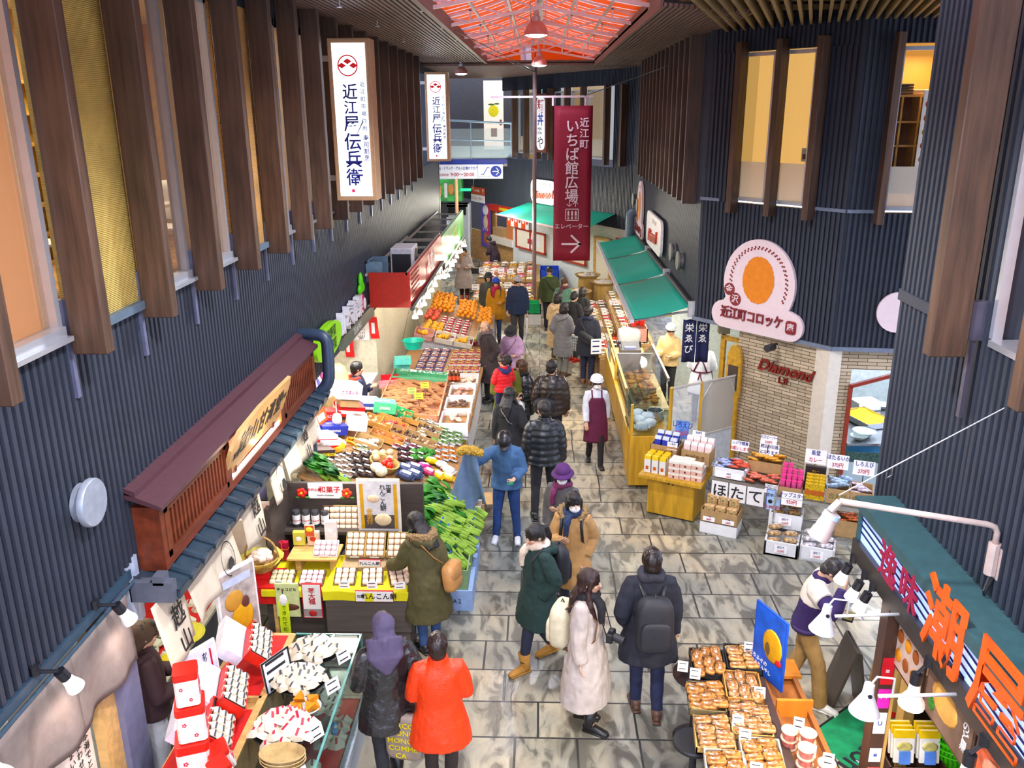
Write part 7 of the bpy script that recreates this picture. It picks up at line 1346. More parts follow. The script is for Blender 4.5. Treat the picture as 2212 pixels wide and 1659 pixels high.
for k,(x,y,z,lab) in enumerate(((-1.02,10.30,.0,'lower pale blue foam crate with black numbers beside the blue jacket'),(-1.02,10.30,.28,'upper pale blue foam crate carrying clear packs'),(-.98,9.55,0,'pale blue crate under the greens bundles'),(-.98,8.85,0,'pale blue crate lowest under the greens beside the parka'),(-1.25,9.9,.28,'open pale blue crate of yellow packs among the greens'))):put('bluecrate',b_closed(.44,.55,.27,BLUEC,None,'22 A 2',pm((.02,.03,.08),.5)),'foam_crate',lab,'crate',(x,y,z),0)
for k in range(2):put('greencrate',b_open(.50,.62,.26,pm((.22,.34,.18),.5),.015),'produce_crate',('grey green crate under the greens, nearer the camera','grey green crate under the greens, beside the wooden crate')[k],'crate',(-1.06,8.9+.68*k,.26),0)
for i in range(3):
 for j in range(2):put('pkwhite',None,'mushroom_pack','clear round pack on the upper pale blue crate','pack',(-1.12+.14*i,10.18+.2*j,.56),0,'packs on the blue crate',1.0)
for i in range(5):put('bgyellow',None,'vegetable_bag','yellow printed pack in the pale blue crate among the greens','pack',(-1.32+.06*i,9.8+.05*(i%2),.57),1.2,'yellow packs among the greens',.7)
put('woodcrate',b_open(.52,.30,.16,wood((.50,.30,.12),.6,6,(.3,4,4),.2),.015),'wooden_crate','wooden crate of leeks and white packs at the foot of the vegetable stand','crate',(-1.38,10.02,.62),.05);put('cartonc',b_closed(.5,.32,.34,CARD),'carton','brown carton beneath the wooden leek crate','carton',(-1.38,10.04,.27),.05)
put('cartonc2',b_closed(.5,.34,.27,CARD),'carton','brown carton at floor level below the wooden leek crate','carton',(-1.4,10.05,.0),.05)
for k in range(6):one('leek', lambda m_:m_.tube([(-.22,0,0),(.05,0,0),(.2,0,.02)],[.012,.012,.005],6),'leek',[pm((.20,.34,.10),.5,var=.4,scale=6)],'long green leek lying in the wooden crate','vegetable',(-1.50+.03*k,10.0,.76+.01*(k%2)),(0,.1,1.1),'leeks in the wooden crate')
for k in range(3):put('pkwhite',None,'mushroom_pack','white labelled pack at the passage end of the wooden crate','pack',(-1.26+.07*k,10.0,.74),1.5,'packs in the wooden crate',.85)
put('kraft',b_open(.42,.4,.3,CARD,.01,.12),'open_carton','open brown carton with flaps behind the blue crates','carton',(-.98,10.95,.0),.1)
picture('flyer','red flyer with white squares above the strawberry boxes',frame_at((-2.98,10.95,1.42),(.2,1,0),(-.3,0,1)),.34,.36,pm((.62,.06,.03),.5),pm((.66,.10,.03),.6),[('b',-.1,.1,.05,.14,PAPER),('b',-.1,.02,.18,.3,PAPER)])
lamp('POINT',(-3.9,13.6,1.9),18,(1,.9,.75),.1)  # added light without a fixture, lifts the dark greengrocer doorway
# ================================================================== right side: croquette corner
MUST=wood((.52,.30,.055),.45,5,(3,3,.4),.25);OAK=wood((.42,.27,.10),.5,5,(3,3,.4),.2)
def tiles():
 m=bpy.data.materials.new('split_stone_tile');m.use_nodes=True;nt=m.node_tree;b=nt.nodes['Principled BSDF'];br=nt.nodes.new('ShaderNodeTexBrick');tc=nt.nodes.new('ShaderNodeTexCoord')
 mp=nt.nodes.new('ShaderNodeMapping');nt.links.new(tc.outputs['UV'],mp.inputs[0]);nt.links.new(mp.outputs[0],br.inputs[0]);br.inputs['Scale'].default_value=1;br.inputs['Brick Width'].default_value=.26;br.inputs['Row Height'].default_value=.052;br.inputs['Mortar Size'].default_value=.004
 br.inputs['Color1'].default_value=(.62,.50,.33,1);br.inputs['Color2'].default_value=(.42,.33,.21,1);br.inputs['Mortar'].default_value=(.05,.035,.02,1);nt.links.new(br.outputs['Color'],b.inputs['Base Color']);bp=nt.nodes.new('ShaderNodeBump');bp.inputs['Distance'].default_value=.02;bp.invert=True;nt.links.new(br.outputs['Fac'],bp.inputs['Height']);nt.links.new(bp.outputs[0],b.inputs['Normal']);return m
TILEM=tiles()
def tiled(f,segs,name):
 m_=MB();uv=[]
 for s0,s1,z0,z1,off in segs:m_.face(f(s0,off,z0),f(s1,off,z0),f(s1,off,z1),f(s0,off,z1));uv+=[(s0,z0),(s1,z0),(s1,z1),(s0,z1)]
 o=m_.done(name,TILEM);l=o.data.uv_layers.new(name='surface');l.data.foreach_set('uv',[c for q in uv for c in q]);struct(o)
tiled(onB,[(.85,2.25,0,2.3,-.06)],'wall_tiled_corner');tiled(onC,[(.13,.32,0,2.3,-.06),(.32,.95,2.02,2.3,-.06)],'wall_tiled_side')
m_=MB();m_.face(onB(.85,-.06,0),onB(.85,-.06,2.3),onB(.85,-1.2,2.3),onB(.85,-1.2,0));struct(m_.done('wall_tiled_return',TILEM))
m_=MB();a,b_,c_=onB(2.2,.0),V((*PB1,0)),onC(.13,.0)
m_.prism([onB(2.2,-.03),b_+V((-.02,-.02,0)),onC(.16,-.03),onC(.16,-.2),onB(2.2,-.2)],(0,0,2.3));struct(m_.done('pillar_corner',CREAM))
r=bpy.data.objects.new('window_30',None);COL.objects.link(r);r['kind']='structure';Mc=FC_(.62,-.05,0);RF=pm((.24,.03,.015),.4,name='red_frame')
f=MB(Mc)
def seg(mb,pts,w_,d=.06):
 for p,q in zip(pts,pts[1:]):p=V((*p,0));q=V((*q,0));e=(q-p).normalized();n_=V((-e.y,e.x,0))*w_;mb.prism([p,q,q+n_,p+n_],(0,0,d))
seg(f,[(-.32,0),(-.32,1.80),(.33,2.02),(.33,0)],-.05);f.done('window_frame',RF,r);MB(Mc).prism([(-.32,.0,0),(.33,0,0),(.33,2.02,0),(-.32,1.8,0)],(0,0,.006)).done('pane',glass((.9,.97,1),.07),r);MB(Mc).box(-.3,.32,.62,.78,.008,.012).done('swirl_band',pm((.03,.07,.06),.5,var=.9,scale=40),r);MB(Mc).box(-.3,.32,0,.62,.008,.012).done('frosted_band',glass((.6,.75,.8),.6,.5,'frosted_glass'),r)
struct(MB().box(4.0,8.0,14.6,14.7,0,2.3).box(3.55,7.6,14.0,14.65,2.28,2.34).box(2.7,4.2,17.0,17.1,0,2.3).box(4.2,4.3,13.5,24,0,2.3).done('wall_kitchen',pm((.62,.68,.68),.4)))
struct(MB().box(2.56,4.3,13.6,24,2.3,2.36).done('ceiling_shops_right',WHT))
r=thing('kitchen_table','steel kitchen table behind the red framed window','table',(0,0,0));MB().box(4.5,6.2,11.75,13.6,.82,.86).done('table_top',STEEL,r);MB().box(4.55,6.1,11.8,13.5,.1,.8).done('body',pm((.04,.22,.42),.4),r)
put('crumb', lambda r:(openbox(MB(),.5,.75,.09,.01).done('walls',STEEL,r),MB().grid(lambda u,v:(-.24+.48*u,-.36+.72*v,.07+.02*math.sin(9*u)*math.sin(7*v)),10,12).done('breadcrumbs',pm((.75,.42,.05),.8,var=.3,scale=60,bump=.6),r,True)),'crumb_tray','steel tray of orange yellow breadcrumbs behind the red framed window','tray',(5.1,12.7,.87),.3)
for k,(x,y,s_) in enumerate(((4.85,12.05,1.1),(4.72,11.9,.8),(5.6,13.3,.9))):put('bowlS', lambda r:MB().lathe([(.07,0),(.15,.07),(.16,.08),(.14,.06),(.05,.01)],20).done('bowl',pm((.72,.78,.76),.25),r,40),'mixing_bowl',('large pale bowl nearest the red framed window','small pale bowl beside the large bowl in the kitchen','grey bowl behind the breadcrumb tray')[k],'bowl',(x,y,.87),0,None,s_)
put('whitecr',b_open(.4,.3,.14,WHT,.012),'kitchen_crate','white plastic crate behind the breadcrumb tray','crate',(5.3,13.3,.87),.2)
r=thing('croquette_counter','mustard wood counter with glass showcases at the croquette corner','counter',(0,0,0))
MB().box(1.36,1.96,11.98,12.9,.06,.86).box(1.40,2.0,12.9,16.9,.06,.84).box(1.34,1.40,12.4,16.9,.3,.86).done('body',MUST,r,bevel=.006);MB().box(1.34,1.42,12.9,16.9,.84,1.32).done('front_panel',MUST,r) if False else None
MB().box(1.7,1.9,11.965,11.98,.22,.42).done('vent_plate',pm((.12,.11,.09),.5),r);MB().box(1.37,1.385,12.0,12.9,.86,1.34).box(1.38,1.94,12.0,12.01,.86,1.32).box(1.42,1.94,12.9,12.91,.86,1.3).done('glass_panel',GLS,r)
MB().box(1.36,1.40,11.98,12.02,.86,1.36).box(1.92,1.96,11.98,12.02,.86,1.62).box(1.36,1.40,12.9,16.9,1.28,1.32).box(1.36,1.40,14.8,14.84,.86,1.3).done('post',MUST,r)
MB().prism([(1.42,12.95,.9),(2.05,12.95,1.45),(2.05,12.95,1.46),(1.42,12.95,.915)],(0,2.1,0)).box(1.42,2.05,12.95,12.96,.86,1.3).done('sloped_glass',GLS,r);MB().box(2.03,2.06,12.95,15.05,1.42,1.48).box(1.42,2.05,15.03,15.06,.86,1.3).done('metal_edge',STEEL,r)
MB().box(1.45,2.1,13.0,15.0,.90,.93).box(1.45,2.1,15.2,16.9,.86,.9).done('inner_shelf',PINE,r)
picture('price_board','small blue and white price board on the passage side of the croquette counter',FXR(1.335,15.9,.95),.5,.28,pm((.3,.25,.1),.5),pm((.45,.55,.75),.5,var=.5,scale=12),[('b',-.15,.1,.15,.19,NAVY)],'sign')
CRQ=pm((.52,.21,.045),.75,var=.3,scale=40,bump=.6,name='fried_crumb')
for k in range(42):one('croq', lambda m_:sup(m_,(0,0,0),(.07,.05,.03),.8,10,6),'croquette',[CRQ],'fried croquette piled behind the sloped glass','croquette',(1.62+.14*(k%3)+U_(-.02,.02),13.3+.12*(k//3)+U_(-.02,.02),.97+.03*U_(0,2)),(U_(-.3,.3),U_(-.3,.3),U_(0,3)),'croquettes behind the sloped glass')
for k in range(5):put('cpaper',b_bag(.20,.16,.12,pm((.70,.76,.82),.5,bump=.5,bscale=25)),'plastic_pack','crumpled pale blue plastic pack inside the end showcase','pack',(1.55+.14*(k%2),12.15+.15*k,.9),k,'plastic packs in the end showcase')
put('pot', lambda r:(MB().lathe([(.12,0),(.13,.02),(.13,.16),(.12,.16),(.118,.03)],20).done('pan',STEEL,r,40)),'cooking_pot','steel pot beside the plastic packs in the end showcase','pot',(1.82,12.7,.87));
r=thing('cash_register','grey cash register on the croquette counter by the awning end','register',(1.78,16.3,.92));MB().box(-.2,.2,-.22,.22,0,.16).prism([(-.18,-.2,.16),(.18,-.2,.16),(.18,.05,.26),(-.18,.05,.26)],(0,.12,0)).done('body',pm((.10,.10,.11),.5),r,bevel=.01);MB().box(-.12,.1,-.19,-.1,.17,.20).done('keys',pm((.25,.28,.6),.5),r)
m_=MB();sup(m_,(0,0,.16),(.24,.16,.16),.5);r=thing('cooker_hood','pale grey rounded machine beyond the cash register','machine',(1.85,17.2,.92));m_.done('casing',pm((.62,.62,.64),.35),r,True);MB().box(-.24,.24,-.17,.17,-.06,.02).done('base',DARK,r)
pA,pB,pC=V((1.96,12.05,0)),V((2.45,12.33,0)),V((3.05,12.72,0));r=thing('glass_partition','wood framed glass partition between the showcase and the tiled wall','partition',(0,0,0));up_= lambda p,z:V((p.x,p.y,z))
def post(p,z0,z1):return MB().box(p.x-.018,p.x+.018,p.y-.018,p.y+.018,z0,z1)
for p in (pA,pB,pC):post(p,0,1.62).done('post',MUST,r)
m_=MB();[m_.tube([up_(a,z),up_(b_,z)],.018,6) for a,b_,z in ((pA,pB,1.60),(pB,pC,1.60),(pB,pC,.75))];m_.tube([up_(pB,1.3),up_(pB.lerp(pC,.3),1.58)],.014,6);m_.tube([up_(pC,1.3),up_(pC.lerp(pB,.2),1.58)],.014,6);m_.done('rail',pm((.45,.42,.36),.4),r)
MB().face(up_(pA,0),up_(pB,0),up_(pB,1.58),up_(pA,1.58)).done('clear_pane',glass((.9,.93,.95),.22,.06),r,solid=.006);MB().face(up_(pB,.75),up_(pC,.75),up_(pC,1.58),up_(pB,1.58)).done('frosted_pane',glass((.62,.58,.50),.5,.3,'frosted_glass'),r,solid=.006);MB().face(up_(pB,.05),up_(pC,.05),up_(pC,.75),up_(pB,.75)).done('lower_panel',pm((.55,.58,.60),.4),r,solid=.01)
r=thing('mirror_frame','mustard wooden frame standing behind the partition near the cook','frame',M=FB(.62,-.25,0));f=MB();seg(f,[(-.22,.9),(-.22,2.1),(.2,2.1),(.2,.9)],-.08,.05);f.done('frame',MUST,r)
r=thing('arched_board','mustard arched board leaning at the edge of the tiled wall','board',M=FB(.90,.05,1.25));MB().prism([(.13*math.cos(a),.55+.28*math.sin(a),0) for a in np.linspace(0,math.pi,14)]+[(-.13,0,0),(.13,0,0)],(0,0,.05)).done('panel',MUST,r);MB().box(-.09,.09,.1,.5,.05,.056).done('dark_inset',pm((.06,.04,.03),.5),r);MB().box(-.1,.1,-1.25,0,0,.04).done('stand',MUST,r)
r=thing('navy_noren','navy hanging curtain with white characters at the end of the awning','noren',M=FY(2.56,13.62,1.55))
for i in range(2):p_=MB().grid(lambda u,v:(-.22+.22*i+.21*u,.72*v,.025*math.sin(8*u+i)),6,6).done('curtain_panel',pm((.012,.016,.07),.8),r,True,solid=.004);[txt(ch,.15,WHT,p_,(-.12+.22*i,.58-.18*j,.035),bold=.02) for j,ch in enumerate(('栄','ゑ','び')[:3-i])]
o=MB().box(-.09,.09,-.06,.06,0,.22).done('paper_towel_box',pm((.36,.34,.24),.6));o.location=(3.0,13.6,2.05);tag(o,'khaki dispenser box hanging above the cook','dispenser')
def LAB(key,bld,nm,lab,cat,pos,rz=0.,grp=None,sc=1,rot=None):return put(key,bld,nm,lab,cat,pos,rz,grp,sc,rot)
CA=-.46;MC_=Matrix.Translation((1.95,11.22,0))@Matrix.Rotation(CA,4,'Z')
def cabp(x,y,z):return tuple(MC_@V((x,y,z)))
r=thing('goods_cabinet','mustard two door cabinet with overhanging top before the croquette corner','cabinet',M=MC_);MB().box(-.34,.34,-.22,.36,.02,.58).done('body',MUST,r);MB().box(-.45,.46,-.34,.42,.58,.63).done('top',MUST,r,bevel=.006)
for s in (-1,1):d_=MB().box(min(0,s*.335),max(0,s*.335),-.235,-.22,.03,.57).done('door',MUST,r,bevel=.003);MB().ball((s*.03,-.24,.52),.013,8,6).done('knob',DARK,d_)
PKB=pm((.72,.46,.38),.5,var=.04);WLB=pm((.82,.79,.68),.5,var=.04)
def b_pk(r):MB().box(-.075,.075,-.055,.055,0,.055).done('body',PKB,r);MB().box(-.077,.077,-.057,.057,.055,.085).done('lid',WLB,r);MB().box(-.012,.012,-.059,-.057,.015,.042).done('seal',pm((.12,.03,.03),.5),r)
for z in range(3):
 for i in range(3):
  for j in range(2 if z<2 else 1+(i<2)):LAB('pkbox',b_pk,'sweets_box','pink and white sweets box stacked on the mustard cabinet','box',cabp(.04+.155*i,-.22+.12*j+.02*i,.632+.087*z),CA,'pink boxes on the cabinet')
def b_tall(c1,c2):
 def f(r):MB().box(-.045,.045,-.03,.03,0,.20).done('body',pm(c1,.45),r,bevel=.004);MB().prism([(-.045,-.03,.2),(.045,-.03,.2),(.045,.03,.2),(-.045,.03,.2)],(0,.015,.05)).done('top_fold',pm(c2,.45),r);MB().box(-.02,.02,-.032,-.03,.05,.10).done('print',pm((.6,.12,.03),.5),r)
 return f
for i in range(3):
 for j in range(3):LAB('tallY',b_tall((.82,.80,.76),(.74,.52,.03)),'tall_pack','tall white pack with yellow top on the mustard cabinet','pack',cabp(-.36+.11*i,-.20+.10*j,.632),CA,'yellow topped packs')
LAB('carA',b_open(.40,.30,.20,CARD,.008,0,'かがやき',pm((.12,.06,.02),.5)),'display_carton','brown carton of dark blue packs behind the mustard cabinet','carton',cabp(-.22,.20,.76),CA);LAB('carBase',b_closed(.8,.3,.13,CARD),'carton','brown carton raising the two display cartons on the cabinet','carton',cabp(0,.22,.632),CA)
for i in range(6):LAB('tallB',b_tall((.02,.03,.30),(.55,.60,.75)),'tall_pack','dark blue pack leaning in the brown carton','pack',cabp(-.35+.115*(i%3),.14+.12*(i//3),.80+.05*(i//3)),CA,'dark blue packs',1,(-.25,0,CA))
LAB('carA',None,'display_carton','brown carton of pink and white packs behind the pink boxes','carton',cabp(.24,.20,.76),CA)
for i in range(8):LAB('tallP',b_tall((.80,.62,.58),(.80,.70,.66)),'tall_pack','pink and white pack leaning in the carton behind the pink boxes','pack',cabp(.09+.10*(i%4),.13+.12*(i//4),.80+.05*(i//4)),CA,'pink white packs',1,(-.25,0,CA))
card('しろえび|500円',.20,.26,cabp(-.06,.34,1.0),CA,'blue price poster standing above the dark blue packs',REDI,pm((.10,.20,.5),.5,var=.5,scale=12));card('500円|780円',.18,.12,cabp(.20,.30,1.05),CA,'white price card above the pink and white packs');card('くるみ|480円',.15,.11,cabp(-.1,.05,.92),CA,'small price card above the yellow topped packs')
TA=-.43;MT=Matrix.Translation((2.84,10.78,0))@Matrix.Rotation(TA,4,'Z');tp= lambda x,y,z:tuple(MT@V((x,y,z)))
r=thing('chrome_table','chrome legged table of bagged snacks before the tiled wall','table',M=MT);MB().box(-.45,.42,-.20,.36,.70,.73).done('table_top',pm((.20,.18,.15),.5),r)
for x in (-.42,.39):
 for y in (-.17,.33):MB().tube([(x,y,.7),(x,y,.03)],.014,8).ball((x,y,.025),.025,8,6).done('leg',STEEL,r)
def snack(key,c1,n,M0,x0,x1,y0,y1,z,lab,grp,var=.6,sc=1.,tilt=-.5):
 m_=pm(c1,.3,var=var,scale=18)
 for k in range(n):LAB('sn'+key,b_bag(.15,.11,.035,m_,PAPER),'snack_bag',lab,'bag',tuple(M0@V((x0+(x1-x0)*((k*.618)%1),y0+(y1-y0)*(k+.5)/n,z+.02*(k%3)))),0,grp,sc,(tilt+U_(-.2,.2),U_(-.2,.2),TA+U_(-.3,.3)))
LAB('sty1',b_open(.44,.36,.14,STYRO,.025),'foam_box','white foam box of blue and red snack bags on the chrome table','box',tp(-.22,.02,.74),TA);snack('bl',(.30,.34,.52),10,MT,-.38,-.2,-.1,.16,.86,'blue patterned snack bag in the foam box on the chrome table','blue snack bags');snack('rd',(.55,.09,.05),7,MT,-.18,-.04,-.1,.1,.88,'red snack bag in the foam box on the chrome table','red snack bags')
LAB('ctn2',b_open(.46,.26,.16,CARD,.01),'display_carton','brown carton of orange snack bags at the back of the chrome table','carton',tp(.2,.22,.80),TA);snack('or',(.66,.30,.06),10,MT,.02,.38,.14,.3,.95,'orange snack bag in the carton on the chrome table','orange snack bags');snack('rp',(.58,.16,.10),14,MT,.04,.4,-.18,.06,.76,'red and pink snack bag heaped at the front of the chrome table','red pink snack bags')
for k,ch in enumerate('ほたて'):r=thing('character_sign',f'white sheet with the black character {("ho", "ta", "te")[k]} hanging below the chrome table','sign',M=MT@FY(-.32+.24*k,-.21,.44));MB().box(-.11,.11,0,.26,-.004,0).done('sheet',PAPER,r);txt(ch,.20,BLK,r,(0,.12,.003),bold=.03)
picture('price_sign','blue bordered scallop price sheet at the corner of the chrome table',MT@FY(.40,-.22,.42),.19,.30,pm((.05,.12,.5),.5),pm((.45,.62,.85),.5),[('t','焼ホタテ',.05,NAVY,0,.22),('t','3,800円',.06,REDI,0,.05),('o',-.04,.13,.03,.03,BLK)],'sign',.006)
card('レジで精算|お願いします',.24,.15,tp(-.18,.24,1.0),TA,'white notice card with red arrow above the blue snack bags',REDI);card('えびビーバー|230円',.22,.13,tp(.18,.36,1.12),TA,'topmost price card above the orange snack bags');card('税込み価格|になります',.26,.16,tp(.20,.34,.97),TA,'wide notice card with red diamonds above the orange snack bags',NAVY);card('500円|600円',.36,.08,tp(-.22,-.18,.75),TA,'white price strip on the front of the foam box',REDI,stick=False);card('えびビーバー|230円',.18,.12,tp(.36,-.21,.66),TA,'price card at the chrome table corner over the blue sheet',stick=False)
LAB('sty2',b_closed(.50,.34,.16,STYRO),'foam_box','white foam box under the carton of snack packs on the floor','box',(2.50,10.66,0),TA);LAB('ctn3',b_open(.50,.34,.17,CARD,.01),'display_carton','brown carton of packed crackers on the floor before the chrome table','carton',(2.50,10.66,.17),TA)
RICE=pm((.52,.34,.17),.4,var=.6,scale=30)
for i in range(6):LAB('crk', lambda r:(MB().box(-.07,.07,-.04,.04,0,.19).done('bag',RICE,r,bevel=.015),MB().box(-.022,.022,-.043,-.041,.03,.17).done('label',pm((.62,.48,.22),.5),r),txt('カニ',.045,BLK,r,(0,-.044,.1),rx=math.pi/2,vert=True,bold=.02)),'cracker_pack','upright pack of crab crackers in the floor carton','pack',tuple(V((2.50,10.66,.20+.10*(i//3)))+RZ(TA)@V((-.15+.15*(i%3),-.07+.14*(i//3),0))),TA,'crab cracker packs')
for k in range(2):card('一袋|580円',.16,.09,tuple(V((2.50,10.66,.19))+RZ(TA)@V((-.13+.26*k,-.18,0))),TA,('price card at the outer side of the floor carton','price card at the wall side of the floor carton')[k],stick=False)
MS=Matrix.Translation((3.70,10.28,0))@Matrix.Rotation(-.36,4,'Z');sp= lambda x,y,z:tuple(MS@V((x,y,z)))
r=thing('wire_shelf','chrome wire shelf of snack cartons beside the seafood sign','shelf',M=MS)
for z in (.20,.68):m_=MB();[m_.box(-.58,.58,y,y+.008,z,z+.008) for y in np.arange(-.2,.26,.035)];m_.box(-.58,.58,-.215,-.205,z-.03,z+.01).box(-.58,.58,.25,.26,z-.03,z+.01);m_.done('wire_rack',STEEL,r)
for x in (-.57,.57):
 for y in (-.2,.24):MB().tube([(x,y,0),(x,y,.75)],.012,8).done('post',STEEL,r)
LAB('ctn4',b_open(.30,.34,.12,CARD,.01),'display_carton','brown carton of pink cans on the wire shelf','carton',sp(-.40,0,.70),-.36);CAN=pm((.66,.10,.26),.35,var=.4,scale=12)
for k in range(14):LAB('can', lambda r:(MB().lathe([(.032,0),(.032,.17)],14).done('body',CAN,r,40),MB().lathe([(.034,.17),(.034,.19)],14).done('cap',pm((.70,.08,.25),.4),r,40)),'snack_can','pink snack can in the carton on the wire shelf','can',sp(-.50+.07*(k%4),-.12+.07*(k//4),.72+.05*(k//4)),-.36,'pink cans',1)
for k in range(4):LAB('ylw',b_closed(.24,.05,.22,pm((.55,.36,.02),.4,var=.7,scale=40),pm((.45,.12,.02),.5)),'curry_pack','yellow printed pack standing on the wire shelf','pack',sp(-.10,-.14+.06*k,.70+.02*k),-.36,'yellow packs on the wire shelf')
for k in range(3):LAB('blkred',b_closed(.26,.06,.13,pm((.03,.02,.02),.4),None,'カレー',GOLD,None),'curry_box',('black curry box with red centre nearest the pink cans','black curry box with red centre in the middle','black curry box with red centre by the blue bags')[k],'box',sp(-.12,.10+.05*k,.72+.09*k),-.36);
for k,(x,lab) in enumerate(((.18,'brown carton of blue and white bags on the wire shelf'),(.46,'brown carton of white and pink bags at the wall end of the wire shelf'))):LAB('ctn5',b_open(.27,.36,.20,CARD,.01,0,'白えび',pm((.1,.15,.05),.5)),'display_carton',lab,'carton',sp(x,0,.70),-.36)
snack('bw',(.35,.45,.72),9,MS,.10,.26,-.1,.15,.88,'blue and white bag standing in the carton on the wire shelf','blue white bags',.8,1.0,-.9);snack('pw',(.74,.55,.62),6,MS,.38,.54,-.1,.12,.84,'white and pink bag in the end carton of the wire shelf','white pink bags',.6)
for x,z,t_,lab in ((.14,1.02,'ほたるいか|370円','price card above the blue and white bags'),(.46,.98,'しろえび|370円','price card with two pictures above the white and pink bags'),(-.14,1.05,'能登|カレー','tilted pale card above the black curry boxes')):card(t_,.26,.19,sp(x,.22,z),-.36,lab)
card('チップスター|950円',.26,.18,sp(-.36,-.23,.60),-.36,'large price card hanging from the wire shelf under the pink cans',stick=False)
SEA=pm((.26,.15,.05),.4,var=.7,scale=30)
for k,(x,y,z,lab) in enumerate(((-.42,-.02,.24,'foam box of red labelled brown bags on the lower rack'),(-.42,-.36,0,'foam box of noodle bags on the floor'),(.02,-.34,0,'foam box of silvery bags under the floodlight'))):
 LAB('sty3',b_open(.42,.34,.20,STYRO,.025),'foam_box',lab,'box',sp(x,y,z),-.36);
 for i in range(5):LAB(f'sea{k}',b_bag(.17,.13,.07,pm(((.22,.13,.04),(.40,.26,.13),(.55,.50,.52))[k],.3,var=.7,scale=30),(pm((.6,.04,.05),.5),PAPER,PAPER)[k]),'seaweed_bag',f'bag in the {lab}','bag',sp(x-.1+.2*(i%2),y-.08+.08*(i//2),z+.14+.03*i),-.36,f'bags {k}',1,(-.4,0,U_(-.3,.3)))
 card('ほたて|1250円',.16,.10,sp(x,y-.19,z+.06),-.36,f'price label on the {lab}'.replace(' on the floor','').replace(' before the wire shelf',''),stick=False)
LAB('sty3b',b_closed(.44,.36,.18,STYRO),'foam_box','closed foam box at floor level beneath the lower rack','box',sp(-.42,.0,.0),-.36);LAB('ctn6',b_open(.38,.30,.24,CARD,.01),'display_carton','brown carton of red striped bags on the lower rack','carton',sp(.38,.02,.22),-.36);snack('rs',(.50,.12,.04),8,MS,.26,.5,-.1,.12,.42,'red striped bag in the carton on the lower rack','red striped bags',.9)
# ================================================================== dried food shop under the awnings
r=thing('dried_food_table','long stepped table of dried seafood under the green awnings','table',(0,0,0));MB().box(1.25,1.75,17.0,22.6,0,.62).box(1.75,2.4,17.0,22.6,0,.86).done('body',CARD,r)
DRY=[((.62,.48,.30),'tan'),((.46,.06,.05),'red'),((.70,.62,.52),'cream'),((.14,.09,.06),'dark'),((.60,.35,.30),'pink'),((.30,.22,.10),'brown')]
for i in range(17):
 for j in range(4):
  c_,nm=DRY[(i//2+j*2)%6];x=1.36+.27*j;LAB('dr'+nm,b_pack(.24,.20,.05,CARD if nm!='pink' else STYRO,pm(c_,.5,var=.5,scale=25),.03,14,3,PAPER),'dried_pack',f'tray of {nm} dried food under the awnings, row {ORD[j]} from the passage','tray',(x,17.2+.32*i,(.63,.63,.87,.87)[j]),0,f'{nm} dried food trays row {j}',1.1)
for i in range(10):LAB('bottle',None,'sauce_bottle','orange labelled bottle in the row near the navy coat','bottle',(1.62+.06*(i%5),18.2+.1*(i//5),.70),0,'bottles near the navy coat',1.1)
r0=None
for k,(x,y,z,lab) in enumerate(((1.35,24.0,1.05,'round flat basket of dried fish on a barrel by the window wall'),(1.75,23.2,1.0,'round flat basket of dried fish nearest the awning bar'),(1.05,22.9,.8,'round flat basket of white dried fish behind the light green jacket'))):
 LAB('flatb', lambda r:(MB().lathe([(.30,0),(.36,.05),(.37,.07),(.33,.05)],22).done('rim',WICK,r,40),MB().grid(lambda u,v:(.31*v*math.cos(6.283*u),.31*v*math.sin(6.283*u),.12-.08*v+.02*math.sin(30*u+9*v)),30,8).done('dried_fish',pm((.62,.55,.48),.5,var=.5,scale=30),r,True)),'flat_basket',lab,'basket',(x,y,z));LAB('barrel', lambda r:(MB().lathe([(.22,0),(.27,.2),(.26,.6)],18).done('staves',OAK,r,40),MB().lathe([(.272,.18),(.272,.22)],18).done('hoop',STEEL,r)),'barrel',lab.replace('round flat basket of','wooden barrel under the'),'barrel',(x,y,0),0,None,(1,1,z/.6))
for k,(x,y,z) in enumerate(((1.1,21.2,0),(1.1,21.2,.36),(1.08,20.6,0),(1.12,17.6,0),(1.12,17.6,.36))):LAB('cartonD',b_closed(.46,.42,.35,CARD),'carton',('lower carton beside the group at the dried food stall','upper carton beside the group at the dried food stall','single carton beside the navy coat','lower carton behind the croquette counter end','upper carton behind the croquette counter end')[k],'carton',(x,y,z),.1)
for k in range(9):LAB('redbunch',b_bag(.10,.08,.16,pm((.62,.04,.03),.4,var=.4),PAPER),'red_bag','red and white hanging bag above the register','bag',(1.95+.08*(k%3),17.3+.1*(k//3),1.25+.05*(k%2)),k,'red bags by the register',1.3)
LAB('redrack',b_open(.4,.5,.3,pm((.60,.30,.24),.5),.02),'display_rack','pale red rack under the red bags by the register','rack',(2.03,17.4,.93));LAB('ysign',b_closed(.5,.04,.4,pm((.62,.50,.03),.5),None,'め',pm((.1,.3,.15),.5)),'yellow_board','yellow board with green lettering behind the red bags','board',(2.6,17.6,1.4))
card('=|=|=',.22,.32,(1.16,16.95,.75),.2,'white price card on a stand before the croquette counter',NAVY,tilt=0)
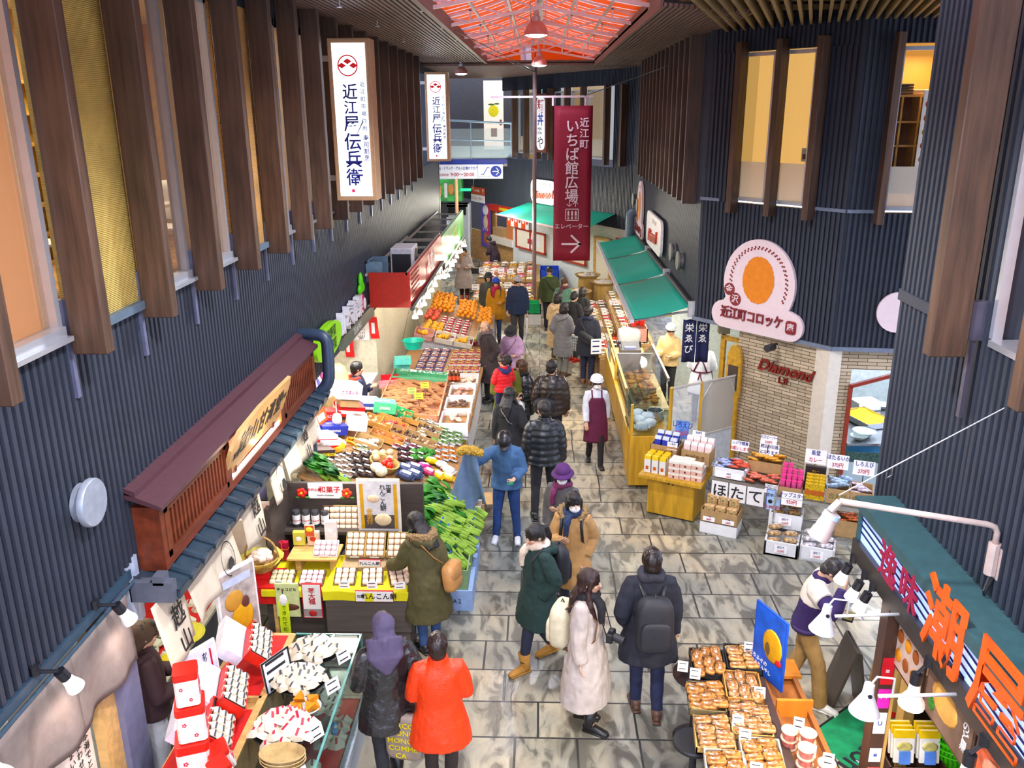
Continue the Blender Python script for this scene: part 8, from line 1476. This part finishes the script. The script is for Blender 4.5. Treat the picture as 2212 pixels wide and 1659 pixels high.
# ================================================================== distant island and far shops
r=thing('island_table','low display of cartons in mid passage beyond the group','table',(0,0,0));MB().box(-1.9,-.1,22.9,25.5,0,.5).box(-1.9,0,25.5,28.6,0,.62).done('body',CARD,r)
ISL=DRY+[((.65,.30,.05),'orange'),((.75,.72,.70),'white'),((.45,.10,.25),'magenta')]
for i in range(6):
 for j in range(14):
  c_,nm=ISL[(i*3+j*2+(i*j)%4)%9];y=23.1+.40*j;LAB('is'+nm,b_pack(.26,.30,.10,CARD,pm(c_,.5,var=.6,scale=25),.055,14,7,None if (i+j)%3 else PAPER,False),'goods_tray',f'carton tray of {nm} packets on the island display','tray',(-1.75+.29*i,y,.5 if y<25.4 else .62),0,f'{nm} trays on the island',1.05)
for k in range(10):card('=|=',.20,.16,(-1.8+.3*(k%5),23.4+2.4*(k//5)+.3*(k%2),.78),U_(-.3,.3),'small white price card standing among the island trays',stick=True,bg=PAPER);bpy.context.view_layer.objects
for o in bpy.data.objects:
 if o.name.startswith('price_card') and 'island trays' in o.get('label',''):o['group']='price cards on the island'
LAB('crG',b_open(.55,.4,.3,pm((.02,.45,.16),.45),.02),'plastic_crate','bright green plastic crate at the front of the island display','crate',(-.25,22.7,.3));LAB('crW',b_closed(.55,.4,.3,STYRO),'foam_box','white foam box under the bright green crate','box',(-.25,22.7,0));LAB('crBl',b_open(.6,.8,.5,pm((.01,.06,.50),.45),.02),'plastic_crate','blue plastic crate beside the banner pole','crate',(.3,26.9,.3));LAB('crBl2',b_closed(.6,.8,.3,STYRO),'foam_box','white box under the blue crate by the banner pole','box',(.3,26.9,0))
CRMW=pm((.74,.78,.76),.5,name='pale_shop_wall')
def wD(s0,s1,z0,z1,off,m_,name):q=MB();a,b_=onD(s0,off),onD(s1,off);nn=V((*nD,0))*.06;q.prism([up_(a,z0),up_(b_,z0),up_(b_,z0)-nn,up_(a,z0)-nn],(0,0,z1-z0));struct(q.done(name,m_))
wD(-.5,7.5,0,2.35,-.1,CRMW,'wall_far_shop');wD(7.6,11.5,0,1.15,-.3,pm((.52,.30,.12),.5,var=.7,scale=30),'wall_brown_tile');wD(9.4,10.6,1.15,2.35,-.35,pm((.42,.24,.10),.5,var=.6,scale=30),'wall_brown_pier');wD(7.5,9.5,1.15,2.4,-1.4,pm((.05,.04,.035),.6),'wall_stall_back')
r=thing('red_framed_window','red framed shop window under the distant orange and white flags','window',M=FD(6.05,-.03,1.0));f=MB();seg(f,[(-1.05,0),(-1.05,.7),(1.05,.7),(1.05,0),(-1.05,0)],-.06,.05);f.box(-.03,.03,0,.7,0,.05);f.done('frame',pm((.40,.06,.04),.5),r);MB().box(-1,1,.05,.65,0,.01).done('pane',lit((.55,.50,.40),.35),r);MB().box(-.2,.15,.1,.5,.01,.02).box(.3,.7,.2,.6,.01,.02).done('poster',PAPER,r);txt('寿司',.2,REDI,r,(-.02,.3,.03),bold=.02)
for k in range(6):r=thing('flag',f'{("orange", "white")[k % 2]} shop flag hanging on the distant wall, {ORD[5 - k]} from the banner','flag',M=FD(7.45-.27*k,.08,1.72));MB().box(-.12,.12,0,.46,0,.012).done('cloth',pm((.72,.10,.02),.6) if k%2==0 else PAPER,r);MB().lathe([(.075,0),(.075,.004)],12,(0,.24,.013)).done('crest',PAPER if k%2==0 else pm((.65,.05,.02),.6),r)
picture('ice_cream_banner','tall blue and red banner with soft ice cream pictures at the distant stall',FD(9.95,-.2,.6),.85,1.7,pm((.05,.05,.30),.5),pm((.10,.07,.36),.5),[('b',.08,.38,.05,1.65,pm((.50,.03,.10),.5)),('o',0,1.4,.25,.2,PAPER),('o',0,.95,.2,.26,pm((.75,.58,.40),.5)),('o',.0,.35,.22,.22,pm((.40,.12,.06),.5)),('t','ソフト',.16,WHT,0,.68)],'banner')
r=thing('stall_counter','distant snack stall counter with orange machine and cartons','counter',M=FD(8.5,-.1,.0));MB().box(-.9,.9,.9,1.15,-.5,0).done('counter_top',CREAM,r);MB().box(-.85,.0,1.15,1.45,-.4,-.1).done('carton',CARD,r);MB().box(.3,.8,1.15,1.85,-.45,-.1).done('machine',pm((.55,.20,.08),.5),r);MB().box(-.95,.95,2.05,2.3,-.06,0).done('sign_strip',pm((.52,.04,.03),.5),r);MB().box(-.1,.7,2.13,2.23,0,.004).done('printed_line',pm((.75,.6,.05),.5),r)
for u,v,w_,z0,z1,m_,nm,lab,cat in ((992,500,.9,0,2.2,pm((.68,.72,.70),.4),'display_fridge','tall pale display fridge in the lane behind the green fascia','fridge'),(963,420,1.3,2.3,3.1,pm((.06,.30,.08),.5,var=.6,scale=5,emit=.25),'lit_sign','lit green sign in the lane behind the long hanging sign','sign'),(970,440,1.5,1.7,2.2,DARK,'dark_awning_frame','dark rack below the lit green sign','rack')):
 p=gy(u,v,33);r=thing(nm,lab,cat,(p.x,33,0));MB().box(-w_/2,w_/2,-.3,.3,z0,z1).done('body',m_,r,bevel=.02);MB().box(-w_/2+.08,w_/2-.08,-.32,-.3,z0+.1,z1-.1).done('front',glass((.8,.9,.9),.4) if 'fridge' in nm else m_,r)
pt=gy(986,420,30);o=MB().tube([(pt.x,30,0),(pt.x,30,3.72)],.06,10).done('lane_pole',pm((.40,.24,.14),.5));tag(o,'brown pole under the balcony edge','pole')
r=thing('hand_cart','black wheeled cart with a basket of packs pushed by the red booted person','cart',tuple(gz(1022,632,0)));m_=MB();
for x in (-.2,.2):m_.tube([(x,.3,.95),(x,.2,.1),(x,-.25,.1)],.014,6)
m_.tube([(-.2,.3,.95),(.2,.3,.95)],.014,6);m_.box(-.22,.22,-.25,.2,.1,.12);m_.done('frame',DARK,r);openbox(MB(),.42,.36,.18,.01).done('basket',DARK,r).location=(0,.1,.62)
for x in (-.18,.18):
 for y in (-.2,.18):MB().tube([(x-.015,y,.05),(x+.015,y,.05)],.05,10).done('wheel',BLK,r)
put('packC',b_pack(.36,.3,.1,CREAM,pm((.70,.55,.30),.5,var=.4),.05,12,4,PAPER),'goods_pack','pale packs heaped in the basket of the hand cart','pack',tuple(gz(1022,632,0)+V((0,.1,.66))))
# ================================================================== seafood shop on the right
r=thing('sample_table','dark low table carrying trays of packed dried fish','table',(0,0,0));BRW=wood((.26,.10,.035),.45,5,(3,.4,3),.3)
MB().prism([(1.22,4.3,.70),(1.95,4.3,.70),(2.0,6.85,.70),(1.40,6.85,.70)],(0,0,.035)).done('table_top',pm((.05,.03,.025),.4),r)
for x,y in ((1.4,4.6),(1.85,4.6),(1.5,6.6),(1.9,6.6)):MB().box(x-.025,x+.025,y-.025,y+.025,0,.7).done('leg',DARK,r)
r=thing('round_stool','black round stool top peeking out from under the fish trays','stool',(1.26,5.72,0));MB().lathe([(.16,.62),(.17,.63),(.17,.65),(.16,.66)],24).done('seat',BLK,r,40);MB().lathe([(.03,.02),(.03,.62)],10).done('column',DARK,r);MB().lathe([(.18,0),(.16,.02)],20).done('base',DARK,r)
r=thing('round_stool','dark brown round table end beside the first black fish tray','stool',(1.42,6.55,0));MB().lathe([(.20,.655),(.21,.67),(.21,.69),(.2,.695)],24).done('seat',pm((.035,.02,.018),.4),r,40);MB().lathe([(.03,.02),(.03,.65)],10).done('column',DARK,r);MB().lathe([(.18,0),(.16,.02)],20).done('base',DARK,r)
DF=pm((.52,.24,.08),.4,var=.6,scale=30,name='dried_fish_pack');DFW=pm((.58,.33,.17),.4,var=.55,scale=40);WBK=pm((.50,.24,.07),.7,var=.3,scale=60,wave=('Z',60.,2.),bump=.7,name='orange_wicker')
def b_fish(cm,lm=PAPER):
 def f(r):
  g=MB();sup(g,(0,0,.018),(.10,.055,.02),.45,14,6);g.done('bag',cm,r,True);g=MB();q=random.Random(5);[g.tube([(q.uniform(-.08,-.02),q.uniform(-.04,.04),.034),(q.uniform(.02,.08),q.uniform(-.04,.04),.04)],[.012,.008],6) for i in range(7)];g.done('fish',pm((.46,.19,.055),.5,var=.5),r,True);MB().box(-.06,.03,-.012,.014,.042,.045).done('label',lm,r);m_=MB();sup(m_,(0,0,.022),(.108,.062,.032),.4,12,6);m_.done('film',FILM,r,True)
 return f
TR8=[(1.52,6.58,DARK,DF,'first black tray from the passage end',3,2),(1.85,6.66,DARK,pm((.60,.35,.14),.35,var=.4,scale=30),'tray beside the blue poster',2,2),(1.42,6.10,pm((.16,.13,.07),.6),DF,'second tray along the passage',3,2),(1.75,6.22,WBK,DFW,'orange wicker basket',3,3),(1.40,5.66,WICK,DFW,'third tray with pale shrimp',2,3),(1.73,5.82,WICK,DFW,'basket behind the third tray',3,3),(1.42,5.28,CREAM,DF,'fourth tray towards the camera',2,2),(1.72,5.42,CREAM,DF,'tray beside the round tubs',2,2),(1.42,4.9,CREAM,DF,'tray nearest the camera',2,2),(1.72,5.0,CREAM,DF,'tray nearest the camera beside the tubs',2,2)]
for k,(x,y,tm,cm,lab,nx,ny) in enumerate(TR8):
 r=put(f'ftray{tm.name}',b_open(.31,.38,.06 if tm is not WBK else .09,tm,.012),'fish_tray',f'fish tray, {lab}','tray',(x,y,.737),-.1)
 for i in range(nx):
  for j in range(ny+2):put(f'fishp{cm.name}{k in (1, 6, 7)}{k == 3}',b_fish(cm),'fish_bag',f'clear bag of dried fish in the {lab}','bag',(x-.13+.26*(i+.5)/nx,y-.16+.32*(j+.5)/(ny+2),.765+.015*((i+j)%3)),0,f'fish bags in the {lab}',(.75,.85,1),(U_(-.15,.15),U_(-.12,.12),U_(-.2,.2)+(1.4 if k in (0,3) else 0)))
for x,y,lab in ((1.27,6.42,'white price card hanging from the first black tray'),(1.36,6.32,'pink price card at the corner of the second tray'),(1.86,6.08,'cream price card in the orange wicker basket'),(1.60,5.72,'price card between the third tray and basket'),(1.62,5.56,'lower price card between the third tray and basket'),(1.62,5.20,'price card between the fourth tray and the tubs'),(1.92,6.72,'white card on the tray beside the blue poster')):card('=|=',.09,.09,(x,y,.80),-.2,lab,BLK,stick=False,tilt=-.7)
r=thing('sample_counter','brown wooden counter boards beside the fish trays','counter',(0,0,0));MB().box(2.0,2.28,4.3,6.6,.60,.64).box(2.26,2.30,4.3,6.6,.60,.70).box(1.98,2.02,4.3,6.6,0,.7).done('board',BRW,r);MB().box(2.0,2.3,6.05,6.08,.62,.80).box(2.0,2.34,6.5,6.75,.68,.71).done('divider',wood((.52,.20,.05),.4),r)
TUBM=pm((.55,.18,.16),.3,var=.5,scale=30)
for k,(x,y,n) in enumerate(((1.98,5.62,3),(2.08,5.50,4),(2.02,5.34,4),(2.12,5.18,4),(2.03,5.05,3))):
 for z in range(n):put('tub', lambda r:(MB().lathe([(.05,0),(.062,.065)],18).done('body',TUBM,r,40),MB().lathe([(.066,.065),(.066,.073)],18).done('lid',pm((.72,.58,.42),.25),r,40)),'snack_tub',f'round clear lidded tub stacked beside the fish trays, {ORD[k]} stack','tub',(x,y,.64+.076*z),0,f'tub stack {k}')
for k,(x,y,z) in enumerate(((2.03,5.58,.90),(2.05,5.33,.86),(2.12,5.16,.93))):card('=|=',.08,.10,(x,y,z),-.3,('white card on the stack of tubs by the divider','white card on the middle tub stack','white card on the tub stack closest to the camera')[k],BLK,stick=False)
picture('blue_poster','blue poster of dried fish standing on the sample table',frame_at((2.0,6.42,.74),(.17,-.40,0),(-.05,.1,1)),.42,.68,pm((.02,.08,.45),.4),pm((.02,.10,.52),.5,var=.4,scale=6),[('o',.05,.36,.13,.16,GOLD),('o',.02,.34,.08,.12,pm((.16,.09,.03),.5)),('t','とろふぐの',.05,WHT,-.12,.14,False),('t','みりん干し',.045,WHT,-.05,.08),('o',.14,.25,.04,.035,pm((.6,.03,.04),.5))])
o=MB().prism([(2.49,6.59,0),(3.24,7.20,0),(4.0,6.2,0),(3.2,5.4,0)],(0,0,.008)).done('welcome_mat',pm((.0,.25,.10),.85,var=.35,scale=7,bump=.3,bscale=150));tag(o,'green welcome mat with black lettering under the seafood sign','mat');txt('Welcome',.30,BLK,o,(0,0,0),frame_at((2.98,6.38,.009),(-.75,-.55,0),(.55,-.75,0)),bold=.02);m_=MB();e_=[(2.49,6.59),(3.24,7.20)];m_.tube([(*e_[0],.006),(*e_[1],.006)],.012,6);m_.done('edge',BLK,o)
r=thing('shop_pillar','dark brown pillar with stickers at the corner of the seafood shop','pillar',(2.47,5.25,0));r['kind']='thing';MB().box(-.06,.04,-.06,.06,0,2.25).done('post',pm((.055,.028,.02),.4),r);MB().box(.04,.06,-.07,.07,0,2.25).done('edge_strip',OAK,r)
for z,h,c_,t_ in ((1.62,.22,(.62,.03,.04),'≡'),(1.42,.16,(.62,.04,.35),'◠'),(1.20,.18,(.74,.74,.78),'U'),(.95,.12,(.70,.72,.76),'≡'),(.72,.18,(.70,.10,.12),'◎')):p_=MB().box(-.05,.035,-.063,-.06,z,z+h).done('sticker',pm(c_,.5),r);txt(t_,.05,WHT if c_[2]<.5 else BLUE,p_,(-.008,-.065,z+h/2),rx=math.pi/2,bold=.02)
o=MB().box(2.84,2.92,5.62,5.74,0,2.25).done('inner_post',OAK);tag(o,'tan wooden post deeper inside the seafood shop','post')
o=MB().box(2.98,3.04,5.78,5.88,0,2.25).box(3.04,3.5,5.8,5.85,.0,1.0).done('inner_screen',pm((.05,.025,.02),.5));tag(o,'dark brown screen behind the tan post','screen')
r=thing('sandwich_board','black folding sandwich board on the stone floor near the green mat','board',(3.12,7.0,0),1.15);r.scale=(.7,.6,.72);MB().prism([(-.25,-.12,0),(.25,.12,0),(.25,.16,0),(-.25,-.08,0)],(.02,.2,.95)).prism([(-.25,.4,0),(.25,.62,0),(.25,.66,0),(-.25,.44,0)],(.02,-.28,.95)).done('panel',pm((.06,.045,.035),.4),r)
r=thing('barrel_table','barrel with a pale bowl picture behind the pillar','barrel',(3.28,6.62,0));MB().lathe([(.24,.35),(.27,.55),(.25,.82)],20).done('staves',OAK,r,40);MB().lathe([(.255,.36),(.26,.42)],20).done('red_hoop',REDC,r)
for a in (.6,2.4,4.4):MB().tube([(.2*math.cos(a),.2*math.sin(a),.36),(.24*math.cos(a),.24*math.sin(a),0)],.02,6).done('leg',pm((.06,.08,.07),.5),r)
put('bowlS',None,'mixing_bowl','pale pink bowl on top of the barrel behind the pillar','bowl',(3.28,6.62,.82),0,None,1.1)
put('trashbag',b_bag(.3,.26,.3,pm((.45,.50,.58),.25,bump=.6,bscale=15)),'plastic_bag','grey translucent plastic bag on the floor behind the pillar','bag',(2.95,6.05,.0),.4)
picture('menu_board','brown framed menu board of bowls under the seafood beam',FXR(2.50,5.02,1.78),.48,.42,pm((.05,.025,.02),.4),pm((.62,.48,.40),.5),[('o',-.12+.12*(k%3),.12+.15*(k//3),.045,.05,pm((.30,.08,.02),.5) if k%2 else pm((.70,.28,.04),.5)) for k in range(6)],'menu');picture('menu_board','framed grilled fish menu board further along under the seafood beam',FXR(2.50,4.42,1.80),.62,.40,pm((.05,.025,.02),.4),pm((.16,.10,.07),.5),[('o',-.05,.22,.17,.12,pm((.72,.40,.12),.5)),('o',-.2,.12,.04,.06,BROC),('t','のど黒',.08,WHT,.22,.2,True)],'menu');picture('menu_board','red crab picture board at the near end under the seafood beam',FXR(2.50,3.84,1.80),.5,.42,pm((.05,.025,.02),.4),pm((.60,.12,.06),.5,var=.6,scale=10),[('o',.0,.2,.16,.1,pm((.72,.30,.20),.5))],'menu')
LAB('lowrack',b_open(.7,.4,.9,pm((.05,.025,.02),.5),.02),'pack_rack','dark brown rack holding upright fish packs at the frame corner','rack',(2.86,5.48,0),0,None,(.6,.9,.88))
for i in range(2):
 for j in range(3):put('fpk', lambda r:(MB().box(-.075,.075,-.012,.012,0,.26).done('body',pm((.75,.72,.66),.35),r,bevel=.005),MB().box(-.076,.076,-.014,.014,.2,.26).done('yellow_top',pm((.72,.50,.03),.4),r),MB().ball((0,-.014,.13),(.06,.004,.04),10,6).done('picture',pm((.45,.40,.16),.5,var=.6,scale=20),r,True),MB().box(-.04,.04,-.03,-.014,0,.10).done('blue_sachet',pm((.10,.22,.62),.4),r)),'fish_pack','upright pack with yellow top and blue sachet in the brown rack','pack',(2.76+.19*i,5.36+.05*j,.80),0,'yellow topped fish packs',1.0,(-.2,0,.0))
LIMEG=pm((.10,.55,.03),.35,name='lime_plastic')
for k in range(5):put('gbask', lambda r:(MB().lathe([(.15,0),(.185,.10),(.20,.105),(.2,.115),(.178,.11),(.14,.01)],24).done('bowl',LIMEG,r,40),(lambda m_:[m_.box(-.004,.004,-.176,-.172,.03,.085,RZ(a)) for a in np.linspace(0,6.28,40)] and m_)(MB()).done('slot',pm((.02,.15,.01),.5),r)),'shopping_basket',f'lime green plastic basket in the stack at the frame corner, {ORD[k]} from the bottom','basket',(3.22,5.50,.74+.055*k),.3*k,None,(1.2,1,1.1))
o=MB().box(-.3,.3,-.25,.25,0,.72).done('basket_stand',pm((.05,.03,.025),.5));o.location=(3.3,5.45,0);tag(o,'dark stand beneath the lime green baskets','stand')
r=thing('folded_aprons','pile of folded dark cloth on the shelf in the upstairs window','cloth',M=XC@Matrix.Translation((.14,1.45,-.3)));[MB().box(-.12,.12,.035*k,.035*k+.03,-.12,.12).done('folded_cloth',pm((.07,.045,.03),.8),r,bevel=.012) for k in range(4)]
r=thing('folded_cloth','pale folded cloth beside the dark pile in the upstairs window','cloth',M=XC@Matrix.Translation((.36,1.45,-.3)));[MB().box(-.10,.10,.035*k,.035*k+.03,-.1,.1).done('fold',pm((.55,.42,.28),.8),r,bevel=.012) for k in range(2)]
r=thing('shelf_unit','wooden pigeonhole shelf in the upstairs window','shelf',M=XC@Matrix.Translation((0,0,-.4)));m_=MB();[m_.box(-.1,.8,z,z+.025,-.1,.25) for z in (.2,.5,.8,1.1,1.42)];[m_.box(x,x+.025,.2,1.42,-.1,.25) for x in (-.1,.12,.34,.6)];m_.done('frame',wood((.45,.22,.06)),r);MB().box(-.1,.8,.2,1.42,-.12,-.1).done('back',pm((.20,.08,.03),.5),r)
picture('menu_poster','white picture menu of bowls hung in the upstairs window',XC@Matrix.Translation((.52,.55,-.04)),.34,.95,PAPER,PAPER,[('o',-.08+.16*(k%2),.1+.17*(k//2),.06,.055,pm(((.45,.15,.04),(.5,.3,.05),(.4,.06,.04))[k%3],.5)) for k in range(10)],'menu')
r=thing('menu_holder','small grey leaflet standing inside the second blind window','leaflet',M=FB(1.62,-.25,4.82));MB().box(-.09,.09,0,.18,0,.02).done('sheet',pm((.5,.5,.42),.5),r);MB().box(-.07,.07,.03,.1,.02,.022).done('print',CHOC,r)
r=thing('restaurant_table','white table inside the restaurant window','table',(-3.75,7.6,4.0));MB().box(-.4,.4,-.35,.35,.70,.73).done('table_top',WHT,r);MB().box(-.03,.03,-.03,.03,0,.7).done('leg',STEEL,r)
for k,(x,y) in enumerate(((-3.7,8.3),(-4.3,7.2),(-3.5,6.9))):
 put('wchair', lambda r:(MB().grid(lambda u,v:(-.22+.44*u,-.2+.42*v,.45),4,4).done('seat',WHT,r,solid=.02),MB().grid(lambda u,v:(.23*math.cos(math.pi*u),.2+.06*math.sin(math.pi*u),.5+.38*v*math.sin(math.pi*(.1+.8*u))**.5),10,4).done('backrest',WHT,r,True,solid=.02),[MB().tube([(sx*.18,sy*.16,.45),(sx*.22,sy*.2,0)],.012,6).done('leg',STEEL,r) for sx in (-1,1) for sy in (-1,1)]),'white_chair',('white chair behind the restaurant table','white chair at the inner side of the restaurant table','white chair nearest the restaurant window')[k],'chair',(x,y,4.0),(0,1.4,2.6)[k])
r=thing('restaurant_shelf','amber lit shelf grid at the back of the restaurant','shelf',(-5.3,9.4,4.0));m_=MB();[m_.box(0,.2,-.8,.8,.3*k,.3*k+.03) for k in range(7)];[m_.box(0,.2,y,y+.03,0,1.83) for y in (-.8,-.3,.2,.77)];m_.done('frame',wood((.42,.25,.08)),r);MB().box(-.02,0,-.8,.8,0,1.8).done('back',pm((.45,.30,.06),.6),r)
r=thing('vertical_banner','cream vertical banner for eel bowl inside the restaurant','banner',M=FX(-4.6,8.75,4.75));MB().box(-.15,.15,0,1.2,0,.01).done('sheet',PAPER,r);[txt(ch,.2,BLK,r,(0,1.0-.26*i,.014),bold=.02) for i,ch in enumerate('うな重')]
picture('framed_print','small dark framed print below the restaurant ceiling',FX(-4.4,8.2,6.05),.26,.3,BLK,BLK,[('o',0,.15,.06,.08,PAPER)],'picture')
lamp('AREA',XC@V((.4,1.95,-.3)),14,(1,.72,.38),.3,XC@V((.4,.2,-.3)),sx=.3)  # added light without a fixture, brightens the dim aprons and menu
r=thing('red_framed_window','red framed shop window half hidden behind the maroon banner','window',M=FD(3.3,-.03,1.0));f=MB();seg(f,[(-.8,0),(-.8,.7),(.8,.7),(.8,0),(-.8,0)],-.06,.05);f.done('frame',pm((.40,.06,.04),.5),r);MB().box(-.75,.75,.05,.65,0,.01).done('pane',lit((.50,.44,.32),.3),r)
r=thing('wooden_door_frame','pale wooden door frame on the shop wall beneath the maroon banner','door frame',M=FD(1.6,-.03,0));f=MB();seg(f,[(-.45,0),(-.45,2.0),(.45,2.0),(.45,0)],-.08,.05);f.done('frame',PINE,r);MB().box(-.4,.4,0,1.95,0,.01).done('panel',CREAM,r)
r=thing('red_sign','small red square sign with black figure beside the distant awning','sign',M=FD(.7,.02,1.7));MB().box(-.16,.16,0,.4,0,.02).done('board',pm((.62,.06,.03),.5),r);MB().ball((0,.2,.02),(.07,.14,.01),10,6).done('figure',BLK,r,True)
p=gy(963,420,32.66);r=thing('carrot_picture','orange and white vegetable picture on the lit green sign','picture',M=FY(p.x,32.66,2.7));MB().ball((-.25,0,0),(.1,.25,.02),10,6).ball((.2,.05,0),(.12,.22,.02),10,6).done('picture',pm((.7,.3,.1),.5),r,True);MB().box(-.05,.06,-.25,.28,0,.02).done('printed_line',WHT,r)
